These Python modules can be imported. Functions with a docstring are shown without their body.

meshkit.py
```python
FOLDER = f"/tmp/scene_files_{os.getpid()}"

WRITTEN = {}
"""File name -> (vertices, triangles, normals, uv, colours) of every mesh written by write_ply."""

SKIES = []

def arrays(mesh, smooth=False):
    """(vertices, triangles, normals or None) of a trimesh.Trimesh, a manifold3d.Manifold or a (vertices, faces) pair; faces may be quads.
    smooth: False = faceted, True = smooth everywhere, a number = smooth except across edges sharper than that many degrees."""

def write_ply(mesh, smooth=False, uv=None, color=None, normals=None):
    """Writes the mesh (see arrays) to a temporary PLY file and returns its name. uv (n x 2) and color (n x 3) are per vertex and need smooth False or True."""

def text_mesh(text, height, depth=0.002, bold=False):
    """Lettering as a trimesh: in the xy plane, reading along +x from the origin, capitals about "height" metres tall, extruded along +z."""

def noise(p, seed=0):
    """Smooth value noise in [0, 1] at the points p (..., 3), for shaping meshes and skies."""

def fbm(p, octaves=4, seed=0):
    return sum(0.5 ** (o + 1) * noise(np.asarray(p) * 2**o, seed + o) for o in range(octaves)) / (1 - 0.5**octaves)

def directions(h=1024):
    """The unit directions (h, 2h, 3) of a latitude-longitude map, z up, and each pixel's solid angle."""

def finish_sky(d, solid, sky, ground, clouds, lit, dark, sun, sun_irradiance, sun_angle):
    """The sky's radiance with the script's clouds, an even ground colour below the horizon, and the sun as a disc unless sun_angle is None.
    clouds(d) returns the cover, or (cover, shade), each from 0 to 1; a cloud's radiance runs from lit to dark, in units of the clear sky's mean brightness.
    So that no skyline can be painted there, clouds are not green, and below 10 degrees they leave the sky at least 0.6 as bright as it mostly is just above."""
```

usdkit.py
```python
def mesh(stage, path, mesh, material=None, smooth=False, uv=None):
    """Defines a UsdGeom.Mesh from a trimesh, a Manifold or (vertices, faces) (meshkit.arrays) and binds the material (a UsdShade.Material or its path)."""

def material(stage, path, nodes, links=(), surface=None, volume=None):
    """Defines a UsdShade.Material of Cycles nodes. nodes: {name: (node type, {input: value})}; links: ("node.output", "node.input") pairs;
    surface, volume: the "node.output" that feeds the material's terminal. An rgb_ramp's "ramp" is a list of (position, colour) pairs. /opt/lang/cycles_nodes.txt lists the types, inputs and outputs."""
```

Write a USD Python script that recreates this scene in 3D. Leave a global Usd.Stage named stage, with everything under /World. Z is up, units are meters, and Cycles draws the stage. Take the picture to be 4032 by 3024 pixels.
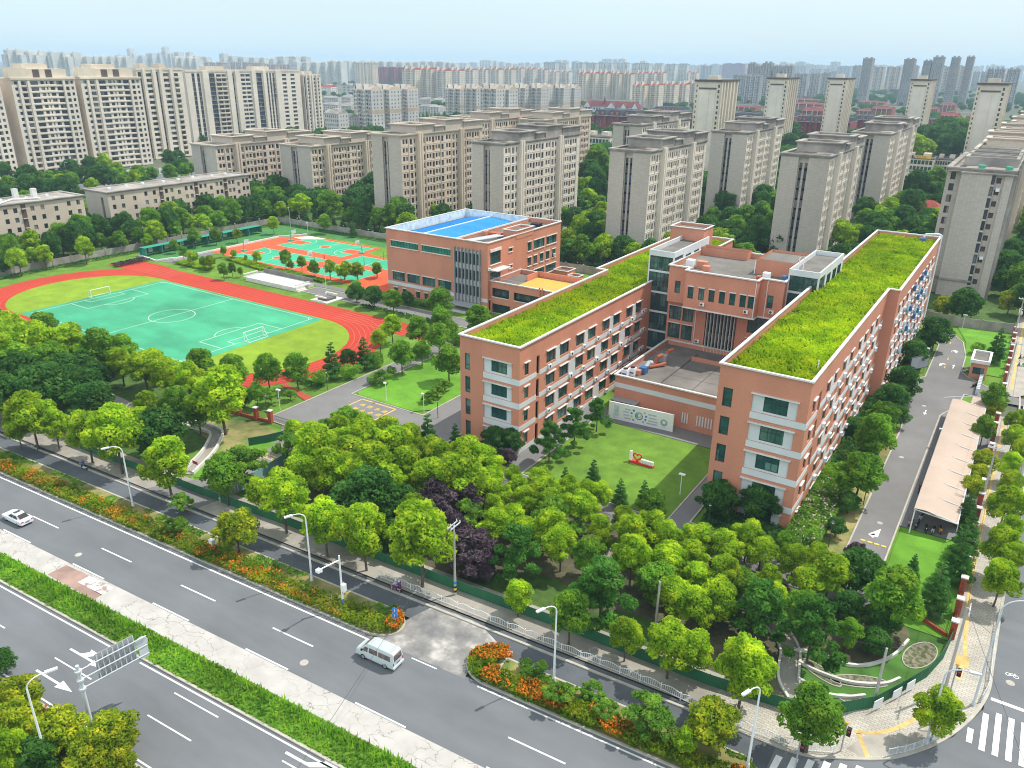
import math, random
import numpy as np
import trimesh, manifold3d
from shapely.geometry import Polygon, LineString, Point, box as sbox
from shapely.ops import unary_union
from shapely import affinity
import usdkit, meshkit
from pxr import Gf, Sdf, Usd, UsdGeom, UsdLux, UsdShade, Vt

random.seed(7)
rng = np.random.default_rng(7)
stage = Usd.Stage.CreateInMemory()
UsdGeom.SetStageUpAxis(stage, 'Z')
UsdGeom.SetStageMetersPerUnit(stage, 1.0)
WORLD = UsdGeom.Xform.Define(stage, '/World')
UsdGeom.Scope.Define(stage, '/World/Looks')

# ------------------------------------------------------------------ camera
HC, PITCH, ROLL, YAW = 58.0, math.radians(22.2453), math.radians(0.67188), math.radians(33.03)
cam = UsdGeom.Camera.Define(stage, '/World/camera')
cam.CreateHorizontalApertureAttr(36.0)
cam.CreateFocalLengthAttr(36.0 * 3096.9 / 4032)
cam.CreateClippingRangeAttr(Gf.Vec2f(1.0, 40000.0))
cam.CreateExposureAttr(0.45)
_r = np.array([math.cos(YAW), math.sin(YAW), 0]); _f = np.array([-math.sin(YAW), math.cos(YAW), 0]); _z = np.array([0, 0, 1.0])
_fw = _f * math.cos(PITCH) - _z * math.sin(PITCH); _dn = -(_f * math.sin(PITCH) + _z * math.cos(PITCH))
_right = _r * math.cos(ROLL) - _dn * math.sin(ROLL); _down = _r * math.sin(ROLL) + _dn * math.cos(ROLL)
_m = Gf.Matrix4d(*[float(q) for row in (list(_right) + [0], list(-_down) + [0], list(-_fw) + [0], [0, 0, HC, 1]) for q in row])
cam.AddTransformOp().Set(_m)

# ------------------------------------------------------------------ sky and sun
SUN = np.array([0.35, 0.55, 1.0]); SUN = SUN / np.linalg.norm(SUN)
SUN_EL, SUN_ROT = math.asin(SUN[2]), math.atan2(SUN[0], SUN[1])
SKY_STRENGTH, SUN_INTENSITY = 0.12, 0.85
HAZE = 0.00015
sky_mat = usdkit.material(stage, '/World/Looks/sky_look', {
    's': ('sky_texture', {'sky_type': 'single_scattering', 'sun_disc': False, 'sun_elevation': SUN_EL, 'sun_rotation': SUN_ROT, 'aerosol_density': 2.0, 'ozone_density': 1.0}),
    'tc': ('texture_coordinate', {}),
    'mp': ('mapping', {'scale': (1.0, 1.0, 3.0)}),
    'n': ('noise_texture', {'scale': 2.2, 'detail': 5.0, 'roughness': 0.5}),
    'cr': ('rgb_ramp', {'ramp': [(0.3, (0.80, 0.80, 0.80)), (0.7, (0.97, 0.97, 0.97))]}),
    'sp': ('separate_xyz', {}), 'gr': ('rgb_ramp', {'ramp': [(0.0, (.45, .575, .625)), (.06, (.49, .60, .645)), (.3, (.615, .68, .70)), (1.0, (.64, .70, .72))]}), 'gs': ('vector_math', {'math_type': 'scale', 'scale': 10.0}),
    'cl': ('mix', {'mix_type': 'mix'}),
    'b': ('background_shader', {'strength': SKY_STRENGTH})},
    [('tc.generated', 'mp.vector'), ('tc.generated', 'sp.vector'), ('sp.z', 'gr.fac'), ('gr.color', 'gs.vector1'), ('gs.vector', 'cl.color2'), ('mp.vector', 'n.vector'), ('n.fac', 'cr.fac'), ('cr.color', 'cl.fac'), ('s.color', 'cl.color1'), ('cl.color', 'b.color')], surface='b.background')
dome = UsdLux.DomeLight.Define(stage, '/World/sky')
UsdShade.MaterialBindingAPI.Apply(dome.GetPrim()).Bind(sky_mat)
dome.GetPrim().SetCustomDataByKey('kind', 'structure')
sun = UsdLux.DistantLight.Define(stage, '/World/sun')
sun.CreateIntensityAttr(SUN_INTENSITY); sun.CreateAngleAttr(0.6); sun.CreateColorAttr(Gf.Vec3f(1.0, 0.95, 0.86))
sun.GetPrim().CreateAttribute('inputs:normalize', Sdf.ValueTypeNames.Bool).Set(True)
_a = SUN; _b = np.cross([0, 0, 1.0], _a); _b /= np.linalg.norm(_b); _c = np.cross(_a, _b)
sun.AddTransformOp().Set(Gf.Matrix4d(*[float(q) for row in (list(_b) + [0], list(_c) + [0], list(_a) + [0], [0, 0, 0, 1]) for q in row]))

# ------------------------------------------------------------------ objects
_used, _loc = {}, {}
def uname(parent, name):
    k = (parent, name); n = _used.get(k, 0); _used[k] = n + 1
    return f'{parent}/{name}' if n == 0 else f'{parent}/{name}_{n:03d}'
def data(prim, label=None, cat=None, group=None, kind=None):
    for k, v in (('label', label), ('category', cat), ('group', group), ('kind', kind)):
        if v: prim.SetCustomDataByKey(k, v)
def pth(x): return x if isinstance(x, str) else str(x.GetPath())
def thing(name, label, cat, loc=(0, 0, 0), rz=0.0, group=None, scale=None, kind=None, proto=None):
    """An Xform at the thing's base; proto is a class prim whose parts it shows."""
    p = uname('/World', name); x = UsdGeom.Xform.Define(stage, p)
    x.AddTranslateOp().Set(Gf.Vec3d(*map(float, loc)))
    if rz: x.AddRotateZOp().Set(float(rz))
    if scale is not None: x.AddScaleOp().Set(Gf.Vec3f(*map(float, scale)))
    _loc[p] = tuple(map(float, loc))
    if proto:
        x.GetPrim().GetReferences().AddInternalReference(proto); x.GetPrim().SetInstanceable(True)
    data(x.GetPrim(), label, cat, group, kind)
    return p
def proto(name):
    p = '/World/' + name; stage.CreateClassPrim(p); _loc[p] = (0, 0, 0)
    return p
def origin_of(path):
    while path.count('/') >= 2:
        if path in _loc: return np.array(_loc[path])
        path = path.rsplit('/', 1)[0]
    return np.zeros(3)

class M:
    """Collects shapes into one mesh."""
    def __init__(s): s.v, s.f, s.n = [], [], 0
    def add(s, v, f):
        v = np.asarray(v, float); f = np.asarray(f, int)
        if f.ndim == 2 and f.shape[1] == 4: f = np.vstack([f[:, [0, 1, 2]], f[:, [0, 2, 3]]])
        s.v.append(v); s.f.append(f + s.n); s.n += len(v); return s
    def tm(s, t): return s.add(t.vertices, t.faces)
    def quad(s, a, b, c, d): return s.add([a, b, c, d], [[0, 1, 2, 3]])
    def box(s, x0, x1, y0, y1, z0, z1):
        v = [(x, y, z) for z in (z0, z1) for y in (y0, y1) for x in (x0, x1)]
        return s.add(v, [[0, 2, 3, 1], [4, 5, 7, 6], [0, 1, 5, 4], [2, 6, 7, 3], [0, 4, 6, 2], [1, 3, 7, 5]])
    def obox(s, o, d, a0, a1, b0, b1, z0, z1):
        """Box along direction d (a) and its left-hand normal (b) from origin o."""
        d = np.asarray(d, float); n = np.array([-d[1], d[0]]); o = np.asarray(o, float)
        v = [(*(o[:2] + d * a + n * b), z) for z in (z0, z1) for b in (b0, b1) for a in (a0, a1)]
        return s.add(v, [[0, 2, 3, 1], [4, 5, 7, 6], [0, 1, 5, 4], [2, 6, 7, 3], [0, 4, 6, 2], [1, 3, 7, 5]])
    def cyl(s, p0, p1, r0, r1=None, n=8, cap=True):
        p0, p1 = np.asarray(p0, float), np.asarray(p1, float); r1 = r0 if r1 is None else r1
        t = p1 - p0; t = t / (np.linalg.norm(t) + 1e-12)
        a = np.cross(t, [0, 0, 1.0] if abs(t[2]) < .9 else [1.0, 0, 0]); a /= np.linalg.norm(a); b = np.cross(t, a)
        an = np.arange(n) * 2 * math.pi / n; ring = np.outer(np.cos(an), a) + np.outer(np.sin(an), b)
        v = np.vstack([p0 + ring * r0, p1 + ring * r1]); i = np.arange(n); j = (i + 1) % n
        s.add(v, np.stack([i, j, j + n, i + n], 1))
        if cap: s.add(np.vstack([v[n:], p1[None]]), np.stack([i, j, np.full(n, n)], 1)); s.add(np.vstack([v[:n], p0[None]]), np.stack([j, i, np.full(n, n)], 1))
        return s
    def path(s, pts, r0, r1=None, n=7):
        pts = [np.asarray(p, float) for p in pts]; r1 = r0 if r1 is None else r1; k = len(pts) - 1
        for i in range(k): s.cyl(pts[i], pts[i + 1], r0 + (r1 - r0) * i / k, r0 + (r1 - r0) * (i + 1) / k, n, True)
        return s
    def sheet(s, poly, z):
        poly = poly if hasattr(poly, 'geom_type') else Polygon(poly)
        for g in getattr(poly, 'geoms', [poly]):
            if g.is_empty or g.geom_type != 'Polygon': continue
            v, f = trimesh.creation.triangulate_polygon(g, engine='earcut')
            a, b, c = v[f[:, 0]], v[f[:, 1]], v[f[:, 2]]
            cr = (b - a)[:, 0] * (c - a)[:, 1] - (b - a)[:, 1] * (c - a)[:, 0]
            f = np.where(cr[:, None] < 0, f[:, ::-1], f)
            s.add(np.c_[v, np.full(len(v), z)], f)
        return s
    def prism(s, poly, z0, z1):
        poly = poly if hasattr(poly, 'geom_type') else Polygon(poly)
        for g in getattr(poly, 'geoms', [poly]):
            t = trimesh.creation.extrude_polygon(g, z1 - z0, engine='earcut'); s.add(t.vertices + [0, 0, z0], t.faces)
        return s
    def build(s, name, mat, parent='/World', label=None, cat=None, group=None, kind=None, smooth=False):
        p = uname(pth(parent), name)
        v = np.vstack(s.v) - origin_of(p); f = np.vstack(s.f)
        m = usdkit.mesh(stage, p, trimesh.Trimesh(v, f, process=False) if smooth else (v, f), mat if isinstance(mat, UsdShade.Material) else MAT[mat], smooth=smooth)
        data(m.GetPrim(), label, cat, group, kind)
        return p
def ground_sheet(name, poly, z, mat, parent='/World', kind='structure', label=None, cat=None, group=None):
    if parent != '/World': kind = None
    return M().sheet(poly, z).build(name, mat, parent, label=label, cat=cat, kind=kind, group=group)

# ------------------------------------------------------------------ materials
MAT = {}
def mat(name, color, rough=0.75, var=0.12, scale=0.6, var2=0.0, scale2=0.05, spec=0.3, bump=0.0, bscale=8.0, hue=None, trans=0.0, detail=4.0, stops=None, metallic=0.0, rot=0.0, stretch=None):
    """Principled surface whose colour wanders with world position: two scales of noise."""
    c = np.array(color, float)
    st = stops or [(0.3, tuple(c * (1 - var))), (0.7, tuple(np.minimum(c * (1 + var), 1.0)))]
    nodes = {'g': ('geometry', {}), 'mp': ('mapping', {'rotation': (0, 0, rot), 'scale': stretch or (1, 1, 1)}),
             'n': ('noise_texture', {'scale': scale, 'detail': detail, 'roughness': 0.6}), 'r': ('rgb_ramp', {'ramp': st}),
             'p': ('principled_bsdf', {'roughness': rough, 'specular_ior_level': spec, 'metallic': metallic})}
    links = [('g.position', 'mp.vector'), ('mp.vector', 'n.vector'), ('n.fac', 'r.fac')]
    out = 'r.color'
    if var2:
        nodes['n2'] = ('noise_texture', {'scale': scale2, 'detail': 3.0, 'roughness': 0.55})
        nodes['r2'] = ('rgb_ramp', {'ramp': [(0.32, (1 - var2,) * 3), (0.68, (1 + var2,) * 3)]})
        nodes['mx'] = ('mix', {'mix_type': 'multiply', 'fac': 1.0})
        links += [('g.position', 'n2.vector'), ('n2.fac', 'r2.fac'), (out, 'mx.color1'), ('r2.color', 'mx.color2')]; out = 'mx.color'
    links.append((out, 'p.base_color'))
    if bump:
        nodes['bn'] = ('noise_texture', {'scale': bscale, 'detail': 4.0}); nodes['bp'] = ('bump', {'strength': bump, 'distance': 0.05})
        links += [('g.position', 'bn.vector'), ('bn.fac', 'bp.height'), ('bp.normal', 'p.normal')]
    surf = 'p.BSDF'
    if trans:
        nodes['t'] = ('translucent_bsdf', {}); nodes['ms'] = ('mix_closure', {'fac': trans})
        links += [(out, 't.color'), ('p.BSDF', 'ms.closure1'), ('t.BSDF', 'ms.closure2')]; surf = 'ms.closure'
    MAT[name] = usdkit.material(stage, '/World/Looks/' + name, nodes, links, surface=surf)
    return MAT[name]
def mat_tiles(name, color, mortar, w, h, vertical=True, var=0.08, rough=0.6, var2=0.1, msize=0.02, spec=0.3, rot=0.0, scale2=0.06):
    """Tiled cladding: brick texture in world space; on walls u runs with x+y."""
    c = np.array(color, float)
    nodes = {'g': ('geometry', {}), 'sp': ('separate_xyz', {}), 'ad': ('math', {'math_type': 'add'}), 'cb': ('combine_xyz', {}), 'mp': ('mapping', {'rotation': (0, 0, rot)}),
             'b': ('brick_texture', {'color1': tuple(c * (1 - var)), 'color2': tuple(c * (1 + var)), 'mortar': mortar, 'scale': 1.0, 'mortar_size': msize, 'brick_width': w, 'row_height': h, 'offset': 0.5 if not vertical else 0.0}),
             'm2': ('mapping', {'scale': (1, 1, .22) if vertical else (1, 1, 1)}), 'n2': ('noise_texture', {'scale': scale2, 'detail': 4.0}), 'r2': ('rgb_ramp', {'ramp': [(0.3, (1 - var2,) * 3), (0.7, (1 + var2,) * 3)]}), 'mx': ('mix', {'mix_type': 'multiply', 'fac': 1.0}),
             'p': ('principled_bsdf', {'roughness': rough, 'specular_ior_level': spec})}
    links = [('g.position', 'sp.vector'), ('g.position', 'm2.vector'), ('m2.vector', 'n2.vector'), ('n2.fac', 'r2.fac'), ('b.color', 'mx.color1'), ('r2.color', 'mx.color2'), ('mx.color', 'p.base_color')]
    if vertical: links += [('sp.x', 'ad.value1'), ('sp.y', 'ad.value2'), ('ad.value', 'cb.x'), ('sp.z', 'cb.y'), ('cb.vector', 'b.vector')]
    else: links += [('g.position', 'mp.vector'), ('mp.vector', 'b.vector')]
    MAT[name] = usdkit.material(stage, '/World/Looks/' + name, nodes, links, surface='p.BSDF')
def mat_glass(name, dark, light, cell=(1.6, 1.6, 3.0), rough=0.12, p=0.72, spec=0.6):
    """Opaque-looking window glass: each window-sized cell gets its own darkness (rooms, curtains)."""
    nodes = {'g': ('geometry', {}), 'mp': ('mapping', {'scale': tuple(1 / q for q in cell)}), 'fl': ('vector_math', {'math_type': 'floor'}), 'w': ('white_noise_texture', {'dimensions': '3D'}),
             'r': ('rgb_ramp', {'ramp': [(0.0, dark), (p, tuple(np.array(dark) * 1.6)), (p + .08, tuple(np.array(light) * .5)), (1.0, light)]}), 'n': ('noise_texture', {'scale': 1.3, 'detail': 2.0}),
             'rn': ('rgb_ramp', {'ramp': [(0.3, (.75, .75, .75)), (0.7, (1.2, 1.2, 1.2))]}), 'mx': ('mix', {'mix_type': 'multiply', 'fac': 1.0}),
             'p': ('principled_bsdf', {'roughness': rough, 'specular_ior_level': spec})}
    links = [('g.position', 'mp.vector'), ('mp.vector', 'fl.vector1'), ('fl.vector', 'w.vector'), ('w.value', 'r.fac'), ('g.position', 'n.vector'), ('n.fac', 'rn.fac'), ('r.color', 'mx.color1'), ('rn.color', 'mx.color2'), ('mx.color', 'p.base_color')]
    MAT[name] = usdkit.material(stage, '/World/Looks/' + name, nodes, links, surface='p.BSDF')
def mat_leaf(name, stops, clump=0.55, trans=0.5, var2=0.3, scale2=0.13):
    mat(name, (0, 0, 0), 0.6, stops=stops, scale=clump, detail=2.5, trans=trans, var2=var2, scale2=scale2, spec=0.08)

RD = math.radians(3.45)
mat('ground_city', (0.10, 0.115, 0.075), 0.95, .35, 0.02, .25, 0.004)
mat('asphalt', (0.150, 0.158, 0.172), 0.9, .10, 0.35, .10, 0.06, bump=.15, bscale=30, spec=.2, rot=-RD, stretch=(.25, 1, 1))
mat('asphalt_side', (0.105, 0.115, 0.13), 0.9, .14, 0.3, .22, 0.08, spec=.2, bump=.15, bscale=30)
mat('asphalt_campus', (0.19, 0.185, 0.185), 0.9, .08, 0.3, .10, 0.05, spec=.2)
mat('asphalt_dusty', (0.30, 0.285, 0.27), 0.9, spec=.2, scale=.25, var2=.1, scale2=.5, stops=[(.38, (.17, .17, .175)), (.52, (.26, .25, .24)), (.66, (.50, .48, .46))])
mat('paint_white', (0.72, 0.72, 0.72), 0.7, .12, 1.5)
mat('paint_court', (0.62, 0.70, 0.64), 0.7, .10, 1.5)
mat('paint_yellow', (0.72, 0.48, 0.08), 0.7, .15, 1.5)
mat('kerb_stone', (0.42, 0.39, 0.34), 0.85, .15, .8)
mat('kerb_pale', (0.60, 0.58, 0.54), 0.8, .12, .8)
mat('pavement', (0.31, 0.285, 0.25), 0.9, .16, .5, .22, 0.1, bump=.2, bscale=12)
mat_tiles('pavement_tiles', (0.42, 0.385, 0.33), (0.26, .24, .21), .6, .3, vertical=False, var=.10, var2=.16, rot=RD, msize=.03, scale2=.25)
mat_tiles('dark_tiles', (0.20, 0.20, 0.205), (0.13, .13, .13), .5, .25, vertical=False, var=.10, var2=.12, msize=.03)
mat('tactile', (0.60, 0.42, 0.16), .85, .2, 2.0, .2, .3)
# pale median paving broken by dark cracks
_n = {'g': ('geometry', {}), 'ns': ('noise_texture', {'scale': .9, 'detail': 3.0}), 'ad': ('vector_math', {'math_type': 'add'}), 'mp': ('mapping', {'rotation': (0, 0, -RD), 'scale': (.55, .8, .8)}),
      'v': ('voronoi_texture', {'feature': 'distance_to_edge', 'scale': 1.0, 'randomness': 1.0}), 'r': ('rgb_ramp', {'ramp': [(0.0, (.42, .41, .40)), (.008, (.5, .49, .48)), (.022, (1, 1, 1))]}),
      'n2': ('noise_texture', {'scale': .22, 'detail': 3.0}), 'r2': ('rgb_ramp', {'ramp': [(.45, (1, 1, 1)), (.6, (0, 0, 0))]}), 'mxa': ('mix', {'color1': (1, 1, 1)}),
      'n3': ('noise_texture', {'scale': .5, 'detail': 4.0}), 'r3': ('rgb_ramp', {'ramp': [(.3, (.39, .37, .35)), (.7, (.48, .46, .44))]}), 'mx': ('mix', {'mix_type': 'multiply', 'fac': 1.0}), 'p': ('principled_bsdf', {'roughness': .9})}
MAT['cracked_paving'] = usdkit.material(stage, '/World/Looks/cracked_paving', _n, [('g.position', 'mp.vector'), ('g.position', 'ns.vector'), ('mp.vector', 'ad.vector1'), ('ns.color', 'ad.vector2'), ('ad.vector', 'v.vector'), ('v.distance', 'r.fac'), ('g.position', 'n2.vector'), ('n2.fac', 'r2.fac'), ('r2.color', 'mxa.fac'), ('r.color', 'mxa.color2'), ('g.position', 'n3.vector'), ('n3.fac', 'r3.fac'), ('r3.color', 'mx.color1'), ('mxa.color', 'mx.color2'), ('mx.color', 'p.base_color')], surface='p.BSDF')
mat('brown_patch', (0.30, 0.20, 0.17), .9, .2, .4, .15, .2)
mat('pale_patch', (0.55, 0.50, 0.47), .9, stops=[(.4, (.3, .24, .22)), (.5, (.62, .6, .58))], scale=.9)
mat('lawn', (0.11, 0.215, 0.022), .95, .22, .35, .18, .06, bump=.5, bscale=6)
mat('lawn_yellow', (0.20, 0.31, 0.018), .95, .16, .3, .14, .05, bump=.4, bscale=6)
mat('lawn_bright', (0.11, 0.27, 0.02), .95, .2, .3, .15, .06, bump=.4, bscale=6)
mat('lawn_dry', (0.20, 0.19, 0.07), .95, .3, .4, .3, .12, stops=[(.35, (.10, .15, .03)), (.6, (.26, .22, .09))])
mat('turf_green', (0.055, 0.19, 0.05), .95, .12, .3, .1, .05)
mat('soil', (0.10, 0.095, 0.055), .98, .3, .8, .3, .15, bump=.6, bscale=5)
mat('soil_rows', (0.12, 0.12, 0.075), .98, stops=[(.42, (.07, .095, .035)), (.58, (.23, .20, .15))], scale=2.2, var2=.2, scale2=.2)
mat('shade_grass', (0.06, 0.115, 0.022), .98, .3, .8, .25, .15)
mat('track_red', (0.43, 0.035, 0.016), .85, .07, .15, .08, .03)
mat('court_red', (0.66, 0.10, 0.035), .85, .05, .15, .07, .05)
mat('pitch_teal', (0.05, 0.315, 0.17), .85, .2, .12, .2, .06, stretch=(.35, 1, 1))
mat('court_teal', (0.045, 0.38, 0.21), .85, .06, .12, .08, .06)
mat_tiles('salmon_tile', (0.56, 0.235, 0.15), (0.48, .205, .135), .24, .07, var=.05, var2=.10, msize=.008, scale2=.22)
mat('white_wall', (0.58, 0.60, 0.62), .7, .05, .4, .06, .15)
mat('white_trim', (0.64, 0.63, 0.62), .7, .08, .6, .06, .3)
mat('white_metal', (0.74, 0.76, 0.78), .45, .04, .5, spec=.5)
mat('roof_concrete', (0.17, 0.158, 0.145), .9, .18, .35, .22, .1)
mat('roof_white', (0.66, 0.69, 0.70), .8, stops=[(.35, (.5, .53, .53)), (.6, (.72, .75, .76))], scale=.8)
mat('blue_metal', (0.045, 0.34, 0.74), .5, .1, .5, .1, .1, spec=.4)
mat('orange_floor', (0.72, 0.36, 0.07), .8, .05, .3)
mat('purple_paint', (0.55, 0.18, 0.62), .8, .06, .3)
mat('grey_metal', (0.33, 0.34, 0.36), .5, .06, .8, spec=.5)
mat('dark_metal', (0.045, 0.047, 0.05), .5, .1, .8, spec=.4)
mat('silver_metal', (0.52, 0.55, 0.58), .4, .05, .8, spec=.5)
mat('rust_red', (0.42, 0.12, 0.06), .8, .2, 1.0)
mat('box_blue', (0.045, 0.14, 0.32), .6, .08, 1.0)
mat('black', (0.012, 0.012, 0.013), .6, .1, 1.0)
mat('frame_dark', (0.03, 0.045, 0.04), .5, .1, 1.0, spec=.4)
mat('concrete_pole', (0.40, 0.385, 0.36), .85, .1, .8)
mat('concrete_wall', (0.30, 0.275, 0.25), .9, .2, .35, .2, .12)
mat('brick_red', (0.36, 0.07, 0.035), .85, .15, 2.0)
mat('hoarding_green', (0.025, 0.13, 0.06), .7, .12, .5, .12, .2)
mat('net_green', (0.03, 0.26, 0.18), .8, .1, .5)
mat('membrane', (0.44, 0.345, 0.28), .7, .05, .3, .05, .1)
mat('red_paint', (0.62, 0.03, 0.02), .5, .08, 1.0, spec=.5)
mat('green_paint', (0.03, 0.36, 0.22), .5, .06, 1.0, spec=.5)
mat('orange_lamp', (0.75, 0.33, 0.03), .5, .06, 1.0)
mat('blue_sign', (0.03, 0.20, 0.62), .5, .05, 1.0)
mat('teal_board', (0.25, 0.42, 0.48), .6, .06, 1.0)
mat('board_white', (0.74, 0.75, 0.76), .6, .03, .4)
mat('ink_blue', (0.07, 0.16, 0.42), .6, .05, 1.0); mat('ink_green', (0.12, 0.40, 0.26), .6, .05, 1.0); mat('ink_sand', (0.58, 0.50, 0.32), .6, .05, 1.0); mat('ink_grey', (0.42, 0.48, 0.56), .6, .1, 3.0); mat('ink_pale', (0.50, 0.60, 0.64), .6, .08, 1.0); mat('ink_leaf', (0.26, 0.40, 0.32), .6, .05, 1.0)
mat('skin', (0.50, 0.30, 0.21), .6, .05, 2.0); mat('cloth_blue', (0.06, 0.10, 0.30), .9, .1, 2.0); mat('cloth_pale', (0.52, 0.60, 0.72), .9, .08, 2.0); mat('cloth_purple', (0.14, 0.04, 0.18), .9, .1, 2.0); mat('cloth_maroon', (0.30, 0.03, 0.06), .9, .1, 2.0); mat('cloth_dark', (0.03, 0.035, 0.05), .9, .1, 2.0); mat('helmet_red', (0.55, 0.08, 0.03), .4, .05, 2.0); mat('pink_paint', (0.62, 0.26, 0.24), .4, .05, 2.0); mat('hair', (.015, .012, .01), .7, .1, 2.0); mat('cloth_grey', (.40, .42, .45), .9, .1, 2.0)
mat('car_white', (0.74, 0.76, 0.80), .25, .02, .5, spec=.6); mat('van_silver', (0.50, 0.56, 0.57), .3, .03, .5, spec=.6); mat('tyre', (0.02, 0.02, 0.021), .85, .1, 2.0); mat('rim', (0.35, 0.36, 0.37), .4, .05, 1.0, spec=.5, metallic=.5)
mat('car_glass', (0.03, 0.03, 0.035), .08, .2, 1.5, spec=.7); mat('van_glass', (0.10, 0.075, 0.065), .1, spec=.7, stops=[(.35, (.05, .04, .04)), (.7, (.19, .13, .11))], scale=2.0); mat('lamp_red', (0.5, 0.02, 0.02), .3, .05, 1.0, spec=.5); mat('lamp_clear', (0.75, 0.75, 0.72), .3, .05, 1.0, spec=.5)
mat('bark', (0.11, 0.085, 0.065), .95, .25, 3.0)
mat('bark_pale', (0.20, 0.17, 0.145), .95, .25, 3.0)
mat_glass('glass_school', (.012, .045, .042), (.10, .22, .19), p=.6)
mat_glass('glass_tower', (.012, .035, .036), (.07, .14, .13), cell=(1.0, 1.0, 1.9), p=.6)
mat_glass('glass_green', (.01, .12, .08), (.03, .25, .17), p=.8)
mat_glass('glass_flat', (.025, .03, .042), (.26, .26, .27), p=.66)
mat_glass('glass_shaft', (.03, .035, .05), (.16, .17, .19), p=.8)
mat_leaf('leaf_cam', [(0.28,(0.122,0.26,0.011)),(0.5,(0.316,0.504,0.024)),(0.74,(0.672,0.764,0.033))])
mat_leaf('leaf_mid', [(0.28,(0.077,0.204,0.02)),(0.5,(0.174,0.366,0.033)),(0.76,(0.367,0.552,0.044))])
mat_leaf('leaf_dk', [(0.28,(0.031,0.109,0.023)),(0.5,(0.07,0.196,0.036)),(0.76,(0.156,0.312,0.05))])
mat_leaf('leaf_con', [(0.28,(0.047,0.156,0.037)),(0.5,(0.102,0.265,0.051)),(0.76,(0.187,0.39,0.059))])
mat_leaf('leaf_gin', [(0.28,(0.043,0.144,0.026)),(0.5,(0.093,0.259,0.038)),(0.76,(0.187,0.402,0.052))])
mat_leaf('leaf_pur', [(0.28,(0.042,0.029,0.038)),(0.5,(0.09,0.062,0.078)),(0.76,(0.168,0.126,0.144))], trans=.15)
mat_leaf('leaf_loq', [(0.28,(0.08,0.207,0.031)),(0.5,(0.188,0.373,0.043)),(0.76,(0.377,0.552,0.062))])
mat_leaf('leaf_yel', [(0.28,(0.104,0.204,0.015)),(0.5,(0.293,0.39,0.02)),(0.72,(0.723,0.688,0.042))], clump=.9)
mat('garden_green', (.055, .14, .022), .95, .25, .4, .2, .1, bump=.4, bscale=6)
mat('lane_white', (.52, .20, .14), .8, .1, 1.0)
mat_leaf('leaf_roof', [(0.25,(0.17,0.32,0.008)),(0.5,(0.33,0.49,0.01)),(0.76,(0.55,0.62,0.012))], clump=.25, var2=.25, scale2=.07)
mat_leaf('leaf_hedge', [(0.3,(0.077,0.154,0.011)),(0.55,(0.231,0.319,0.015)),(0.76,(0.44,0.418,0.022))], clump=.5)
mat_leaf('leaf_lime', [(0.3,(0.16,0.3,0.01)),(0.55,(0.3,0.44,0.012)),(0.76,(0.46,0.54,0.02))], clump=.5)
mat_leaf('leaf_orange', [(.3, (.30, .14, .012)), (.5, (.55, .17, .012)), (.7, (.70, .20, .015))], clump=1.2, trans=.15)
mat_leaf('leaf_reed', [(0.3,(0.102,0.277,0.018)),(0.55,(0.239,0.488,0.026)),(0.76,(0.478,0.683,0.043))], clump=.8)
mat_leaf('leaf_flower', [(.4, (.5, .30, .33)), (.6, (.70, .55, .55))], clump=2.0, trans=.1)
mat('wire', (0.05, 0.05, 0.055), .6, .05, 1.0)
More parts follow.
